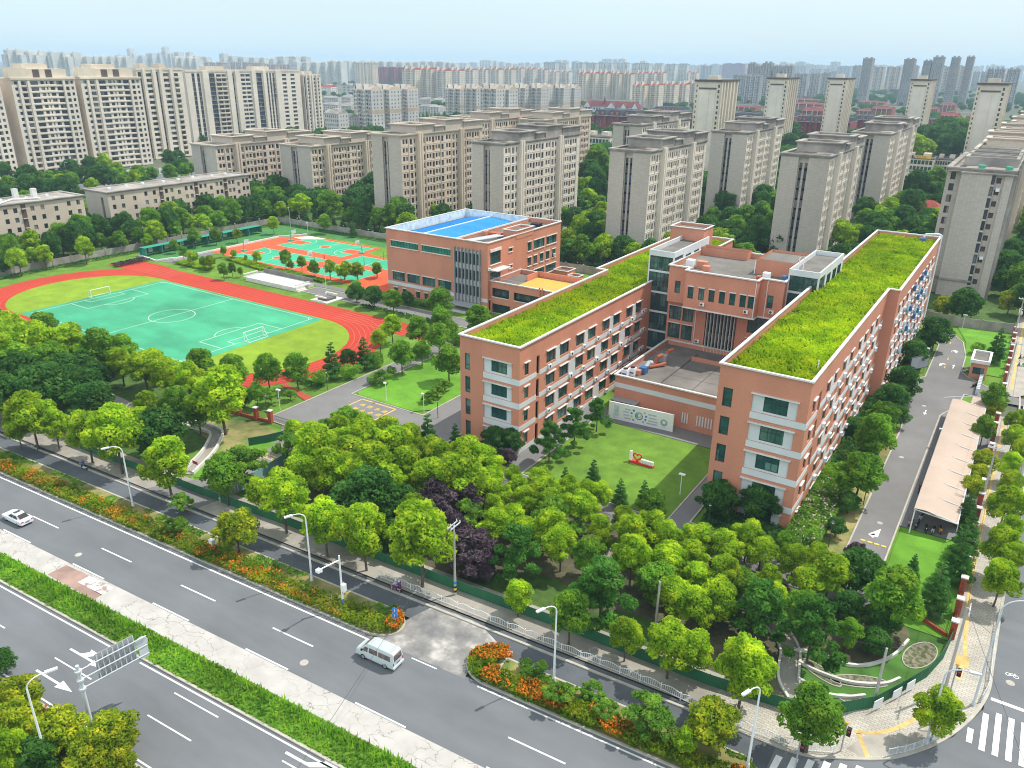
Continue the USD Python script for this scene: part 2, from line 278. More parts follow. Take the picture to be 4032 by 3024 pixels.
# ------------------------------------------------------------------ ground, roads, courts
def R(s, t): return (s * math.cos(RD) - t * math.sin(RD), s * math.sin(RD) + t * math.cos(RD))
UR = np.array([math.cos(RD), math.sin(RD)])
def Rrect(s0, s1, t0, t1): return Polygon([R(s0, t0), R(s1, t0), R(s1, t1), R(s0, t1)])
def rect(x0, x1, y0, y1): return Polygon([(x0, y0), (x1, y0), (x1, y1), (x0, y1)])
def strip(pts, w): return LineString(pts).buffer(w / 2, cap_style=2, join_style=2)
def kerb(name, pts, mat_='kerb_stone', w=0.28, z0=-.05, z1=0.14, parent='/World', kind='structure'):
    return M().prism(LineString(pts).buffer(w / 2, cap_style=2, join_style=1), z0, z1).build(name, mat_, parent, kind=kind if parent == '/World' else None)
def smoothline(pts, n=6):
    p = [np.array(q, float) for q in pts]; p = [2 * p[0] - p[1]] + p + [2 * p[-1] - p[-2]]; out = []
    for i in range(1, len(p) - 2):
        for k in range(n):
            t = k / n; out.append(tuple(.5 * ((2 * p[i]) + (-p[i-1] + p[i+1]) * t + (2*p[i-1] - 5*p[i] + 4*p[i+1] - p[i+2]) * t*t + (-p[i-1] + 3*p[i] - 3*p[i+1] + p[i+2]) * t**3)))
    return out + [tuple(p[-2])]

far_r = 11000.0
ang = np.linspace(0, 2 * math.pi, 49)[:-1]
M().sheet(Polygon([(far_r * math.cos(a), far_r * math.sin(a)) for a in ang]), -0.3).build('ground', 'ground_city', kind='structure')
road = unary_union([Rrect(-430, 90, 20, 52.55), Polygon([(7.1, 20), (30, 20), (30, 620), (9.5, 620), (8.6, 130), (7.4, 105), (6.9, 82), (6.6, 75), (4.5, 69.5), (1.7, 65.3), (-.5, 62.9), (-4, 60.6), (-9, 58.9), (-9, 50)])])
main_road = ground_sheet('main_road', road, 0.0, 'asphalt')
ground_sheet('side_road', unary_union([Rrect(-430, -4, 57.0, 60.55), Polygon([R(-6, 52), R(3, 52), R(3, 63.2), R(0, 61), R(-4, 59.6), R(-8, 59.3)])]).difference(road.buffer(.0)), 0.004, 'asphalt_side')
ground_sheet('junction_mouth', Polygon([R(-46.6, 52.2), R(-34.8, 52.2), R(-35.6, 56.5), R(-34, 58.2), R(-38, 60.2), R(-44, 60.3), R(-45, 57.6)]), 0.012, 'asphalt_dusty')
def mark(name, poly, mat_='paint_white', z=0.016, parent=None, label=None): return ground_sheet(name, poly, z, mat_, parent=parent or main_road, label=label)
mark('edge_line', Rrect(-430, -46.8, 51.75, 51.95)); mark('edge_line', Rrect(-33.1, -3.0, 51.9, 52.1)); mark('edge_line', Rrect(-45.5, -43.2, 51.8, 51.95)); mark('edge_line', Rrect(-41.2, -38, 51.85, 52.0))
mark('edge_line', Rrect(-430, -68.3, 36.95, 37.13)); mark('edge_line', Rrect(-65, -36, 37.0, 37.18)); mark('edge_line', Rrect(-430, -40, 28.95, 29.12))
for k in range(-24, 5):
    s = -90.2 + 15.0 * k + 3
    if -430 < s < -6 and not (-46.5 < s < -40): mark('lane_dash', Rrect(s, s + 5.9, 47.9, 48.08))
    if s < -4: mark('lane_dash', Rrect(s + 7.2 - 7.2, s + 6.1, 44.02, 44.2))
for s0, s1, t0 in ((-73.2, -67.1, 33.0), (-58.2, -52.1, 32.8), (-58.4, -52.2, 36.0), (-43.3, -38, 35.4), (-88.4, -82.3, 33.0), (-103.4, -97.3, 33.0)): mark('lane_dash', Rrect(s0, s1, t0, t0 + .15))
def arrow(s, t, kind, L=6.0):
    def P(pts): return Polygon([R(s + a, t + b) for a, b in pts])
    shaft = P([(0, -.12), (L - 2.2, -.12), (L - 2.2, -.5), (L, 0), (L - 2.2, .5), (L - 2.2, .12), (0, .12)])
    if kind == 'straight': return shaft
    if kind == 'straight_left': return unary_union([shaft, P([(1.6, .1), (2.3, .75), (2.0, 1.05), (4.6, 1.0), (3.7, .1 + .3), (3.2, .62), (2.6, .1)])])
    return P([(0, -.12), (L - 2.4, -.12), (L - .9, .75), (L - .5, .35), (L, 1.55), (L - 2.1, 1.35), (L - 1.6, 1.0), (L - 3.0, .14), (0, .14)])
mark('lane_arrow', arrow(-73.1, 34.7, 'straight_left'), label='straight and left arrow'); mark('lane_arrow', arrow(-73.1, 31.05, 'straight'), label='straight arrow'); mark('lane_arrow', arrow(-43.7, 36.9 - .6, 'left', 5.4), label='left turn arrow')
for k in range(7): mark('crossing_bar', rect(5.55 + 1.06 * k, 6.05 + 1.06 * k, 69.2 if k else 69.6, 75.2 if k > 1 else (71.6 if k == 0 else 74.5)))
for k in range(6): mark('crossing_bar', Polygon([R(-5.6 + 1.3 * k, 55 + .35 * k), R(-5.1 + 1.3 * k, 55 + .35 * k), R(-4.6 + 1.3 * k, 58.6 + .5 * k), R(-5.2 + 1.3 * k, 58.6 + .5 * k)]))
mark('stop_line', rect(7.1, 14, 76.8, 77.25)); mark('centre_line', rect(14.5, 14.7, 78, 300), 'paint_yellow')
for k in range(12): mark('lane_dash', rect(11.0, 11.15, 84 + 12 * k, 90 + 12 * k))
for cx, cy, r in ((R(-90.7 + 2.3, 45.6)[0], R(-88, 45.6)[1], .42), (*R(-43.6, 52.8), .0), (*R(-50.4, 45.7), .45), (8.6, 80.6, .42)):
    if r: mark('manhole_cover', Point(cx, cy).buffer(r, 12), 'kerb_stone', 0.014)
bk = M()   # bicycle symbol painted on the cycle lane
for cx in (-.35, .35): bk.sheet(Point(8.7 + cx, 81.9).buffer(.26, 8).difference(Point(8.7 + cx, 81.9).buffer(.19, 8)), .016)
for a, b in (((-.35, 0), (-.1, .32)), ((-.1, .32), (.25, .32)), ((.25, .32), (.35, 0)), ((-.1, .32), (.05, 0)), ((.05, 0), (-.35, 0)), ((.05, 0), (.25, .32)), ((.25, .32), (.22, .48))): bk.sheet(strip([(8.7 + a[0], 81.9 + a[1]), (8.7 + b[0], 81.9 + b[1])], .06), .0165)
bk.build('bicycle_symbol', 'paint_white', main_road)
# median: planted strip and pale cracked paving
ground_sheet('median_paving', Rrect(-430, 4, 40.9, 43.95), 0.02, 'cracked_paving')
ground_sheet('paving_repair', Polygon([R(-87.7, 41.2), R(-78.5, 41.0), R(-78.5, 42.1), R(-83.2, 42.1), R(-83.2, 43.6), R(-87.6, 43.5)]), 0.03, 'brown_patch')
ground_sheet('paving_repair', Polygon([R(-83.1, 42.15), R(-78.5, 42.0), R(-78.5, 43.65), R(-83.1, 43.6)]), 0.03, 'pale_patch')
ground_sheet('paving_repair', Polygon([R(-106, 41.2), R(-101.5, 41.2), R(-101.5, 43.5), R(-106, 43.5)]), 0.03, 'brown_patch')
M().prism(Rrect(-430, 6, 37.45, 37.7), -.1, .16).build('median_kerb', 'kerb_stone', kind='structure')
M().prism(Rrect(-430, 6, 37.7, 40.9), -.1, .10).build('median_bed', 'lawn', kind='structure')
# flower beds between carriageway and side road
bed1 = unary_union([Rrect(-430, -48, 52.6, 57.2), Polygon([R(-48 + 3.2 * math.cos(a), 54.9 + 2.3 * math.sin(a)) for a in np.linspace(-math.pi / 2, math.pi / 2, 13)])])
bed2 = unary_union([Rrect(-32.5, -7, 52.55, 56.9), Polygon([R(-32.5 + 3.4 * math.cos(a), 55.0 + (2.45 if math.sin(a) < 0 else 2.9) * math.sin(a)) for a in np.linspace(math.pi / 2, 1.5 * math.pi, 13)]), Polygon([R(-8, 52.55), R(-3.5, 53.6), R(-3.6, 54.6), R(-8, 56.9)])])
for b in (bed1, bed2):
    M().prism(b.buffer(.12).difference(b.buffer(-.12)), -.05, .15).build('bed_kerb', 'kerb_stone', kind='structure')
    ground_sheet('bed_soil', b, 0.12, 'lawn_dry')
# pavements
ground_sheet('sidewalk', unary_union([Rrect(-430, -12, 60.65, 66.0)]), 0.10, 'pavement')
kerb('sidewalk_kerb', [R(-430, 60.6), R(-12, 59.75)])
corner_line = smoothline([R(-12, 59.75), (-7.7, 59.3), (-4, 60.9), (-.5, 63.1), (1.7, 65.5), (3.9, 68.8), (5.8, 73.3), (6.8, 77.7), (6.9, 82.4), (7.0, 91.3), (7.3, 102), (7.9, 115), (8.3, 156)])
corner_pave = Polygon(corner_line + [(2.6, 156), (2.6, 84.5), (2.0, 80), (1, 76.5), (-.8, 72.9), (-2.6, 69.4), (-5, 67), (-9, 64.5), R(-12, 64.5)])
ground_sheet('corner_pavement', corner_pave, 0.105, 'pavement_tiles')
kerb('corner_kerb', corner_line)
ground_sheet('corner_ramp_paving', Polygon([(-3.6, 62.3), (-2.2, 65.4), (1.0, 67.2), (2.8, 69.8), (1.9, 66.4), (-.4, 63.6), (-2.2, 62.2)]), 0.109, 'pavement')
tac = M()
for pts in ([(-3.3, 64.9), (-1.0, 66.4), (1.5, 70.4), (3.2, 75.0)], [(-3.0, 64.9), (-2.2, 63.4), (-1.6, 62.2)], [(4.1, 78), (4.3, 82), (3.9, 89), (3.6, 99.6), (3.7, 120), (4.1, 156)]): tac.sheet(strip(smoothline(pts, 4), .42), .114)
tac.sheet(rect(3.5, 4.8, 80.4, 82.2), .1145).build('tactile_paving', 'tactile', kind='structure')
ground_sheet('corner_pavement', Polygon([(2.9, 168), (5.2, 168), (6.6, 170), (9.6, 520), (2.9, 520)]), 0.105, 'pavement_tiles')
kerb('corner_kerb', smoothline([(4.4, 167.9), (5.8, 168.6), (6.8, 171), (9.6, 520)]))
ground_sheet('tactile_paving', strip([(4.2, 172), (4.6, 260)], .45), .112, 'tactile')
# campus ground
site = Polygon([R(-165, 64), R(-13, 63.95), (-9, 64.1), (-4.9, 66.7), (-2.5, 69.2), (-.6, 72.8), (1.2, 76.6), (2.2, 80.5), (2.7, 85), (2.7, 213), (-18, 213), (-18, 206), (-242, 206), (-242, 95)])
ground_sheet('campus_lawn', site, 0.0, 'lawn')
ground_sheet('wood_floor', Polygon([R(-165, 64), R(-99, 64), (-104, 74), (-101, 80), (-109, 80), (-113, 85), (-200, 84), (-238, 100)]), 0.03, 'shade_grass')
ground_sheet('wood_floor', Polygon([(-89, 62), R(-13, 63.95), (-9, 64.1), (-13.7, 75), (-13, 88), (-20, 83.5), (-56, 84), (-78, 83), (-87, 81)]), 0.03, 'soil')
ground_sheet('dry_grass', Polygon([(-111, 71.2), (-104.6, 70), (-99.2, 62), (-95.5, 60), (-97.5, 63), (-94, 73), (-97, 78.5), (-105, 79), (-111, 75)]), 0.05, 'lawn_dry')
ground_sheet('verge_turf', Polygon([(-96.7, 60.5), (-93, 62.5), (-94.2, 73), (-96.3, 78.2), (-97.7, 72.3), (-99, 67.5)]), 0.06, 'lawn_bright')
ground_sheet('verge_turf', Polygon([(-86.6, 61.5), (-84, 63), (-85.5, 73), (-88, 74)]), 0.06, 'lawn_bright')
turf = M()
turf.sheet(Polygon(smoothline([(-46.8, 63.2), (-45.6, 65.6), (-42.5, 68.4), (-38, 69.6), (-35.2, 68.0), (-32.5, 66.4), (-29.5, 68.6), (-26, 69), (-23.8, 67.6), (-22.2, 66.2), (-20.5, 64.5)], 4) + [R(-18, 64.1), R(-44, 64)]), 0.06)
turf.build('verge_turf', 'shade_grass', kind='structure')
# curving garden at the corner
ground_sheet('garden_turf', Polygon([(-11.0, 67.5), (-9, 64.8), (-5, 67), (-2.8, 69.5), (-.9, 73), (.9, 76.8), (1.9, 80.6), (2.4, 84.4), (-2, 84), (-4, 77), (-8, 76.5), (-11.5, 73)]), 0.06, 'garden_green')
ground_sheet('garden_soil', Polygon(smoothline([(-11.0, 72.6), (-8.8, 74.2), (-6.4, 73.9), (-4, 75.0), (-2.2, 77.6), (-1.0, 81.4), (-2.4, 84.5), (-8, 84), (-12, 78)], 4)), 0.075, 'soil')
for c, r0, r1, a in (((.3, 79.8), 1.25, 2.7, 72), ((-7.9, 71.2), .75, 2.3, -22), ((-4.3, 72.1), .8, 2.8, 28), ((-4.3, 69.0), .55, 1.4, 8)):
    e = affinity.rotate(affinity.scale(Point(0, 0).buffer(1, 12), r1, r0), a); e = affinity.translate(e, *c)
    ground_sheet('planting_bed', e, 0.085, 'soil_rows'); M().prism(e.buffer(.1).difference(e), .02, .13).build('bed_edging', 'kerb_stone', kind='structure')
ground_sheet('gravel_path', strip(smoothline([(-8.9, 66.3), (-10.3, 68.2), (-10.9, 70.5), (-11.5, 72.9), (-13.4, 75.3), (-18, 78), (-29, 78.3), (-41, 77.4), (-56, 76.7), (-71, 75.4), (-80, 74)], 6), 1.9), 0.09, 'pavement')
for off in (-1.0, 1.0):
    l = LineString(smoothline([(-8.9, 66.3), (-10.3, 68.2), (-10.9, 70.5), (-11.5, 72.9), (-13.4, 75.3), (-18, 78), (-29, 78.3), (-41, 77.4), (-56, 76.7), (-71, 75.4), (-80, 74)], 6)).parallel_offset(abs(off), 'left' if off > 0 else 'right')
    M().prism(l.buffer(.12, cap_style=2), 0, .28).build('path_wall', 'kerb_pale', kind='structure')
for pts in ([(-11.1, 73.0), (-8.6, 73.9), (-6.2, 73.7), (-4, 75.0), (-2.1, 77.9), (-1.1, 81.5)], [(-10.2, 71.4), (-8, 71.0), (-5, 71.3), (-2.2, 72.9), (-.9, 74.7)], [(-9.6, 68.9), (-7.2, 68.2), (-5, 68.9), (-3.4, 70.2)]):
    M().prism(LineString(smoothline(pts, 6)).buffer(.13, cap_style=2), 0, .4).build('garden_wall', 'kerb_pale', kind='structure')
# left entrance: walled ramp path and driveway
ground_sheet('gravel_path', strip(smoothline([(-150, 73), (-140, 71.8), (-126, 70.9), (-117, 71.3), (-110, 72.4), (-106, 72.4), (-103, 69.6), (-100.5, 66.2), (-97.7, 60.8)], 6), 1.7), 0.09, 'pavement')
for o, sd in ((.95, 'left'), (.95, 'right')):
    l = LineString(smoothline([(-112.2, 72), (-110, 72.4), (-106, 72.4), (-103, 69.6), (-100.5, 66.2), (-97.7, 60.8)], 6)).parallel_offset(o, sd)
    M().prism(l.buffer(.17, cap_style=2), 0, .55).build('path_wall', 'kerb_pale', kind='structure')
ground_sheet('driveway', Polygon([R(-95.4, 60.7), R(-84.5, 60.6), (-86.6, 62.8), (-88.4, 73), (-90.2, 81), (-99.5, 81), (-95.6, 76.5), (-93.6, 72), (-92.4, 64.5)]), 0.11, 'asphalt_campus')
yb = M()
for a, b in (((-93.2, 72.0), (-88.9, 72.0)), ((-93.2, 72.0), (-91.8, 64.5)), ((-88.9, 72.0), (-88.1, 67.0)), ((-93.0, 71.0), (-88.8, 71.0)), ((-92.2, 72), (-92.2, 71)), ((-91, 72), (-91, 71)), ((-89.9, 72), (-89.9, 71)), ((-91.3, 69.6), (-90.0, 69.6)), ((-91.3, 69.0), (-90.0, 69.2)), ((-90.9, 70), (-91, 68.6))): yb.sheet(strip([a, b], .14), .118)
yb.build('yellow_box_marking', 'paint_yellow', kind='structure')
# campus roads
camp = unary_union([rect(-103.6, -72, 80.8, 97.4), rect(-103.6, -99.2, 90, 150), rect(-160, -72, 141.5, 146.8), Polygon([(-99.3, 97), (-82, 97), (-82, 160), (-71, 160), (-71, 97)]).difference(Polygon([(-99, 97.6), (-84.5, 97.6), (-82.2, 100), (-81.9, 140.5), (-99, 140.5)]).buffer(-.0)),
    rect(-75, -17, 84.2, 89.2), rect(-60.3, -56.2, 88, 119), rect(-32.6, -29.8, 88, 119), Polygon([(-30, 90.8), (-25, 90.3), (-18, 89), (-18, 86), (-32, 86)]), rect(-24, -5.7, 84.2, 89.5), Polygon([(-10.6, 84.3), (-6, 84.3), (-5.8, 150), (-3.6, 157), (-3.2, 163.5), (7.0, 163.5), (7.2, 167.6), (3.2, 167.4), (-3.6, 174.3), (-4.9, 177), (-5.1, 188), (-6.5, 198), (-10, 205.5), (-14, 207.5), (-13.6, 199), (-10.9, 193), (-10.7, 169.5), (-12.6, 166.4), (-12.2, 155), (-10.7, 140)])])
ground_sheet('campus_road', camp, 0.115, 'asphalt_campus')
ground_sheet('courtyard_paving', rect(-60, -29.9, 113.9, 118.6), 0.122, 'dark_tiles')
ground_sheet('parking_strip', rect(-5.8, 2.6, 106.2, 153), 0.12, 'dark_tiles')
M().prism(camp.buffer(.12).difference(camp.buffer(-.10)).difference(unary_union([rect(2.4, 9, 155, 170), rect(-60.5, -29, 112, 120), rect(-20, -4, 83, 91)])), .0, .2).build('campus_kerb', 'kerb_stone', kind='structure')
ground_sheet('campus_lawn', rect(-56, -32.8, 89.6, 113.7), 0.14, 'lawn'); ground_sheet('campus_lawn', Polygon([(-98.8, 98.6), (-97.6, 97.7), (-84.5, 97.8), (-82.2, 100.2), (-82, 140), (-98.8, 140)]), 0.14, 'lawn_bright')
ground_sheet('campus_lawn', Polygon([(-5.5, 84), (2.5, 84), (2.5, 106), (-5.5, 106)]), 0.12, 'lawn_bright'); ground_sheet('campus_lawn', Polygon([(-4.7, 178), (2.5, 178), (2.5, 211), (-9, 211), (-6, 199)]), 0.12, 'lawn_bright')
ground_sheet('campus_lawn', rect(-18, -10.8, 91, 140), 0.10, 'lawn_dry')
rm = M()
def arrowXY(m, x, y, ang, kind, L=2.6):
    P = [(0, -.09), (L - 1.1, -.09), (L - 1.1, -.32), (L, 0), (L - 1.1, .32), (L - 1.1, .09), (0, .09)] if kind == 's' else [(0, -.1), (L - .7, -.1), (L - .7, -.55), (L - .2, -.55), (L - .85, -1.35), (L - 1.5, -.55), (L - 1.0, -.55), (L - 1.0, .1), (0, .1)] if kind == 'r' else [(0, .1), (L - .7, .1), (L - .7, .55), (L - .2, .55), (L - .85, 1.35), (L - 1.5, .55), (L - 1.0, .55), (L - 1.0, -.1), (0, -.1)]
    c, s = math.cos(ang), math.sin(ang); m.sheet(Polygon([(x + a * c - b * s, y + a * s + b * c) for a, b in P]), .124)
arrowXY(rm, -7.6, 103.9, -math.pi / 2, 'r', 3.2); arrowXY(rm, -8.2, 151.3, -math.pi / 2, 's'); arrowXY(rm, -6.6, 178, math.pi / 2, 's', 2.8); arrowXY(rm, -9.3, 178.2, math.pi / 2, 'r', 2.6); arrowXY(rm, -6.8, 189, math.pi / 2, 'l', 2.6)
rm.build('road_arrows', 'paint_white', kind='structure')
ym = M()
for x, y in ((-8.0, 190), (-8.1, 184), (-8.1, 178), (-8.9, 196)): ym.sheet(rect(x - .08, x + .08, y - .8, y + .8), .124)
for k in range(4): ym.box(-9.5 + .85 * k, -9.5 + .85 * k + .6, 99.35, 99.7, .115, .18)
ym.build('yellow_dashes', 'paint_yellow', kind='structure')
for x, y in ((-8.1, 104.4 + 1), (-8.9, 128.4), (-8.8, 153.2)): M().sheet(Point(x, y).buffer(.38, 10), .126).build('manhole_cover', 'kerb_stone', kind='structure')
# fire lane box with its eight characters
box_ = M(); bq = [(-95.9, 91.2), (-87.7, 90.4), (-87.7, 96.7), (-95.8, 96.7)]
for i in range(4): box_.sheet(strip([bq[i], bq[(i + 1) % 4]], .22), .124)
box_.build('fire_lane_box', 'paint_yellow', kind='structure')
CH = {'xiao': '0.8 8.6 2 7.6;0.3 6 1.6 5.2;0.4 1 2.2 4;6.2 9.8 6.2 6.6;4 9 4.8 7.2;8.6 9 7.6 7.2;3.8 6.4 3.8 0.4;3.8 6.4 8.8 6.4;8.8 6.4 8.8 0.4;3.8 4.4 8.8 4.4;3.8 2.6 8.8 2.6',
 'fang': '1 9.4 1 0.2;1 9.4 3 9.4;3 9.4 2 6.8;2 6.8 3.2 4.6;3.2 4.6 1 3.4;6.4 10 7 8.8;3.8 8.2 9.8 8.2;5.8 8.2 5.6 4;5.6 4 3.6 0.4;5.7 5.6 9 5.6;9 5.6 8.4 0.6;8.4 0.6 6.8 1', 'che': '0.8 8.4 9.2 8.4;4.4 10 2 5.6;2 5.6 8.6 5.6;0.4 3 9.8 3;5.2 7 5.2 0',
 'dao': '1 9.4 2.2 8.2;0.4 5.8 2 5.8;2 5.8 2 2;2 2 0.4 0.6;2 2 9.6 0.4;4.6 9.8 5.2 8.8;8 9.8 7.2 8.6;3.4 8.4 9.6 8.4;4.4 7 8.4 7;4.4 7 4.4 2.2;8.4 7 8.4 2.2;4.4 5.4 8.4 5.4;4.4 3.9 8.4 3.9;4.4 2.2 8.4 2.2',
 'jin': '0.6 8.4 4.4 8.4;2.5 10 2.5 5.4;2.4 8 0.6 5.8;2.6 8 4.2 6.2;5.6 8.4 9.6 8.4;7.6 10 7.6 5.4;7.4 8 5.8 5.8;7.7 8 9.4 6;1.8 4.8 8.2 4.8;0.6 3.2 9.6 3.2;5 3.2 5 0.2;3 2.4 1.6 0.6;7 2.4 8.6 0.6', 'zhi': '5 9.6 5 0.8;5 5.6 8.8 5.6;2 6.2 2 0.8;0.4 0.8 9.8 0.8', 'zhan': '4.8 10 4.8 5;4.8 7.6 9 7.6;1.6 5 8.6 5;1.6 5 1.6 0.4;8.6 5 8.6 0.4;1.6 1 8.6 1',
 'yong': '1.8 9.4 1.6 3;1.6 3 0.4 0.2;1.8 9.4 9 9.4;9 9.4 9 0.6;9 0.6 7.6 1;1.8 6.6 9 6.6;1.7 3.8 9 3.8;5.3 9.4 5.3 0.2',
 'da': '0.6 6.4 9.4 6.4;5 9.8 4.8 6;4.8 6 0.8 0.4;5 6 9.4 0.4', 'hua': '3 10 0.8 6.4;2 8 2 4.8;5 10 5 6;5 6 8.8 5.4;8.6 9 5 7;0.4 3 9.6 3;5 4.6 5 0', 'yuan': '0.6 8.6 9.4 8.6;3 10 3 7.6;7 10 7 7.6;1 6.8 9 6.8;2.4 5.2 7.6 5.2;1.4 3.6 8.8 3.6;4 3.6 1 .2;6 3.6 6 1;6 1 9.4 1'}
def glyph(m, ch, o, ex, ey, size, w, dz=0.0):
    """Strokes of a character as flat bars on the plane o + x*ex + y*ey."""
    o, ex, ey = (np.asarray(q, float) for q in (o, ex, ey)); nz = np.cross(ex, ey)
    for st in CH[ch].split(';'):
        a = np.array([float(q) for q in st.split()]) / 10 * size; p, q = a[:2], a[2:]; d = (q - p) / np.linalg.norm(q - p); n = np.array([-d[1], d[0]]) * w / 2
        m.quad(*[o + (c[0]) * ex + (c[1]) * ey + nz * dz for c in (p - n, q - n, q + n, p + n)])
gy = M()
for row, chars in enumerate((('xiao', 'fang', 'che', 'dao'), ('jin', 'zhi', 'zhan', 'yong'))):
    for k, ch in enumerate(chars): glyph(gy, ch, (-94.4 + 1.75 * k, 94.3 - 1.75 * row, .124), (1, 0, 0), (0, 1, 0), 1.0, .13)
gy.build('fire_lane_lettering', 'paint_yellow', kind='structure')
ground_sheet('brick_path', Polygon([(-113.5, 92.9), (-103.7, 90.2), (-103.8, 92.1), (-113, 94)]), 0.11, 'brick_red')
# running track, pitch and courts
cl, cr_ = (-202.0, 107.9), (-137.5, 107.7)
inner = unary_union([Point(cl).buffer(20.1, 32), Point(cr_).buffer(19.9, 32), rect(-202, -137.5, 88, 127.6)])
outer = unary_union([Point(cl).buffer(28.4, 32), Point(cr_).buffer(27.4, 32), rect(-202, -137.5, 84.9, 136.2), rect(-230, -107.6, 128.9, 136.4), Polygon([(-229.5, 131), (-229.5, 137.2), (-216, 137.6), (-205, 136)])])
outer = outer.difference(rect(-260, -60, 60, 84.9))
track = ground_sheet('running_track', outer.difference(inner.buffer(-.05)), 0.03, 'track_red')
ll = M()
for k in range(1, 7):
    w = 1.22 * k
    ring = unary_union([Point(cl).buffer(20.1 + w, 32), Point(cr_).buffer(19.9 + w, 32), rect(-202, -137.5, 107.8 - min(19.8 + w, 22.5), 127.6 + w)]).intersection(outer.buffer(-.2))
    ll.sheet(ring.boundary.intersection(outer.buffer(-.3)).buffer(.035, cap_style=2), .036 + .001 * k)
    ll.sheet(rect(-228, -108, 127.6 + w + .9 - .05, 127.6 + w + .9 + .05).difference(rect(-202, -137, 120, 140)), .0365 + .001 * k)
ll.build('lane_lines', 'lane_white', track)
ground_sheet('infield_grass', inner, 0.04, 'lawn_yellow')
pitch = ground_sheet('football_pitch', rect(-200.6, -137.4, 88.2, 127.3), 0.05, 'pitch_teal')
pl = M(); W_ = .13
def ln(*p): pl.sheet(strip(p, W_), .056)
def ringm(m, c, r, w, z, a0=0, a1=2 * math.pi): m.sheet(Polygon([(c[0] + (r + w / 2) * math.cos(a), c[1] + (r + w / 2) * math.sin(a)) for a in np.linspace(a0, a1, 40)] + [(c[0] + (r - w / 2) * math.cos(a), c[1] + (r - w / 2) * math.sin(a)) for a in np.linspace(a1, a0, 40)]), z)
for p in (((-198.8, 90), (-139.9, 90)), ((-198.8, 126.2), (-139.9, 126.2)), ((-198.8, 89.95), (-198.8, 126.25)), ((-139.9, 89.95), (-139.9, 126.25)), ((-169.2, 90), (-169.2, 126.2))): ln(*p)
for sx, x in ((1, -198.8), (-1, -139.9)):
    for d, hw in ((7.6, 8.3), (2.6, 4.7)):
        ln((x, 108.2 - hw), (x + sx * d, 108.2 - hw)); ln((x, 108.2 + hw), (x + sx * d, 108.2 + hw)); ln((x + sx * d, 108.2 - hw), (x + sx * d, 108.2 + hw))
    ringm(pl, (x + sx * 5.6, 108.2), 4.6, W_, .057, *((-1.12, 1.12) if sx > 0 else (math.pi - 1.12, math.pi + 1.12)))
    for y, a in ((90, 0), (126.2, -math.pi / 2)): ringm(pl, (x, y), 1.0, W_, .057, *((a, a + math.pi / 2) if sx > 0 else (math.pi - a - math.pi / 2, math.pi - a)))
ringm(pl, (-169.2, 108.2), 5.3, W_, .058)
pl.build('pitch_lines', 'paint_court', pitch)
court = ground_sheet('sports_court', Polygon([(-220, 158), (-181.3, 155.2), (-154, 154.2), (-140, 154.2), (-140, 183), (-165.7, 183.3), (-177.7, 186), (-179, 193.6), (-213, 194.2), (-219.1, 186)]), 0.03, 'court_red')
cg, cw, crd = M(), M(), M()
for x0, x1, y0, y1, kind in ((-210.6, -181.1, 157.8, 171.8, 'b'), (-210.2, -180.3, 177.0, 192.0, 'b'), (-176.2, -157.5, 173.2, 182.0, 'v'), (-175.0, -156.7, 157.6, 169.2, 'v')):
    cg.sheet(rect(x0, x1, y0, y1), .04); cw.sheet(rect(x0, x1, y0, y1).buffer(.08, join_style=2).difference(rect(x0, x1, y0, y1)), .046)
    ym_ = (y0 + y1) / 2; xm = (x0 + x1) / 2; cw.sheet(rect(xm - .06, xm + .06, y0, y1), .0465)
    if kind == 'b':
        for sx, x in ((1, x0), (-1, x1)):
            crd.sheet(rect(min(x, x + sx * 5.8), max(x, x + sx * 5.8), ym_ - 2.45, ym_ + 2.45), .045); cw.sheet(rect(min(x, x + sx * 5.8), max(x, x + sx * 5.8), ym_ - 2.45, ym_ + 2.45).boundary.buffer(.07), .05)
            ringm(cw, (x + sx * 1.6, ym_), 6.4, .12, .052, *((-1.35, 1.35) if sx > 0 else (math.pi - 1.35, math.pi + 1.35)))
        crd.sheet(Point(xm, ym_).buffer(1.8, 16), .0475); ringm(cw, (xm, ym_), 1.8, .14, .053)
cg.build('court_surface', 'court_teal', court); crd.build('court_key', 'court_red', court); cw.build('court_lines', 'paint_court', court)
ground_sheet('practice_turf', Polygon([(-232, 139.5), (-222, 139.5), (-220.2, 187), (-214, 196), (-179, 196), (-178, 202), (-236, 203)]), 0.025, 'turf_green')
ground_sheet('campus_path', unary_union([Polygon([(-222, 140), (-215, 141.5), (-216, 157), (-221, 158)]), Polygon([(-186.5, 147.5), (-181, 147.5), (-180.8, 154.5), (-186, 154.7)]), rect(-186, -140, 147.8, 150.2)]), 0.05, 'asphalt_campus')
kerb('court_wall', [(-219.8, 144), (-219.7, 186), (-214.5, 194.5)], 'white_trim', w=.5, z1=.55); kerb('court_wall', [(-233, 141), (-222.3, 139.6), (-221, 145)], 'white_trim', w=.4, z1=.5)
ground_sheet('white_slab', Polygon([(-215.5, 189), (-211, 188.5), (-204, 193.6), (-212, 194)]), .045, 'paint_white')
# the far road behind the low blocks and the housing estate floor
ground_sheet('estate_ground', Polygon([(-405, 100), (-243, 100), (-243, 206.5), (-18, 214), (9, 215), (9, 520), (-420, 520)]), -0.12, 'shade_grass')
ground_sheet('far_road', Polygon([(-414, 80), (-392, 80), (-372, 330), (-396, 330)]), -0.1, 'asphalt')
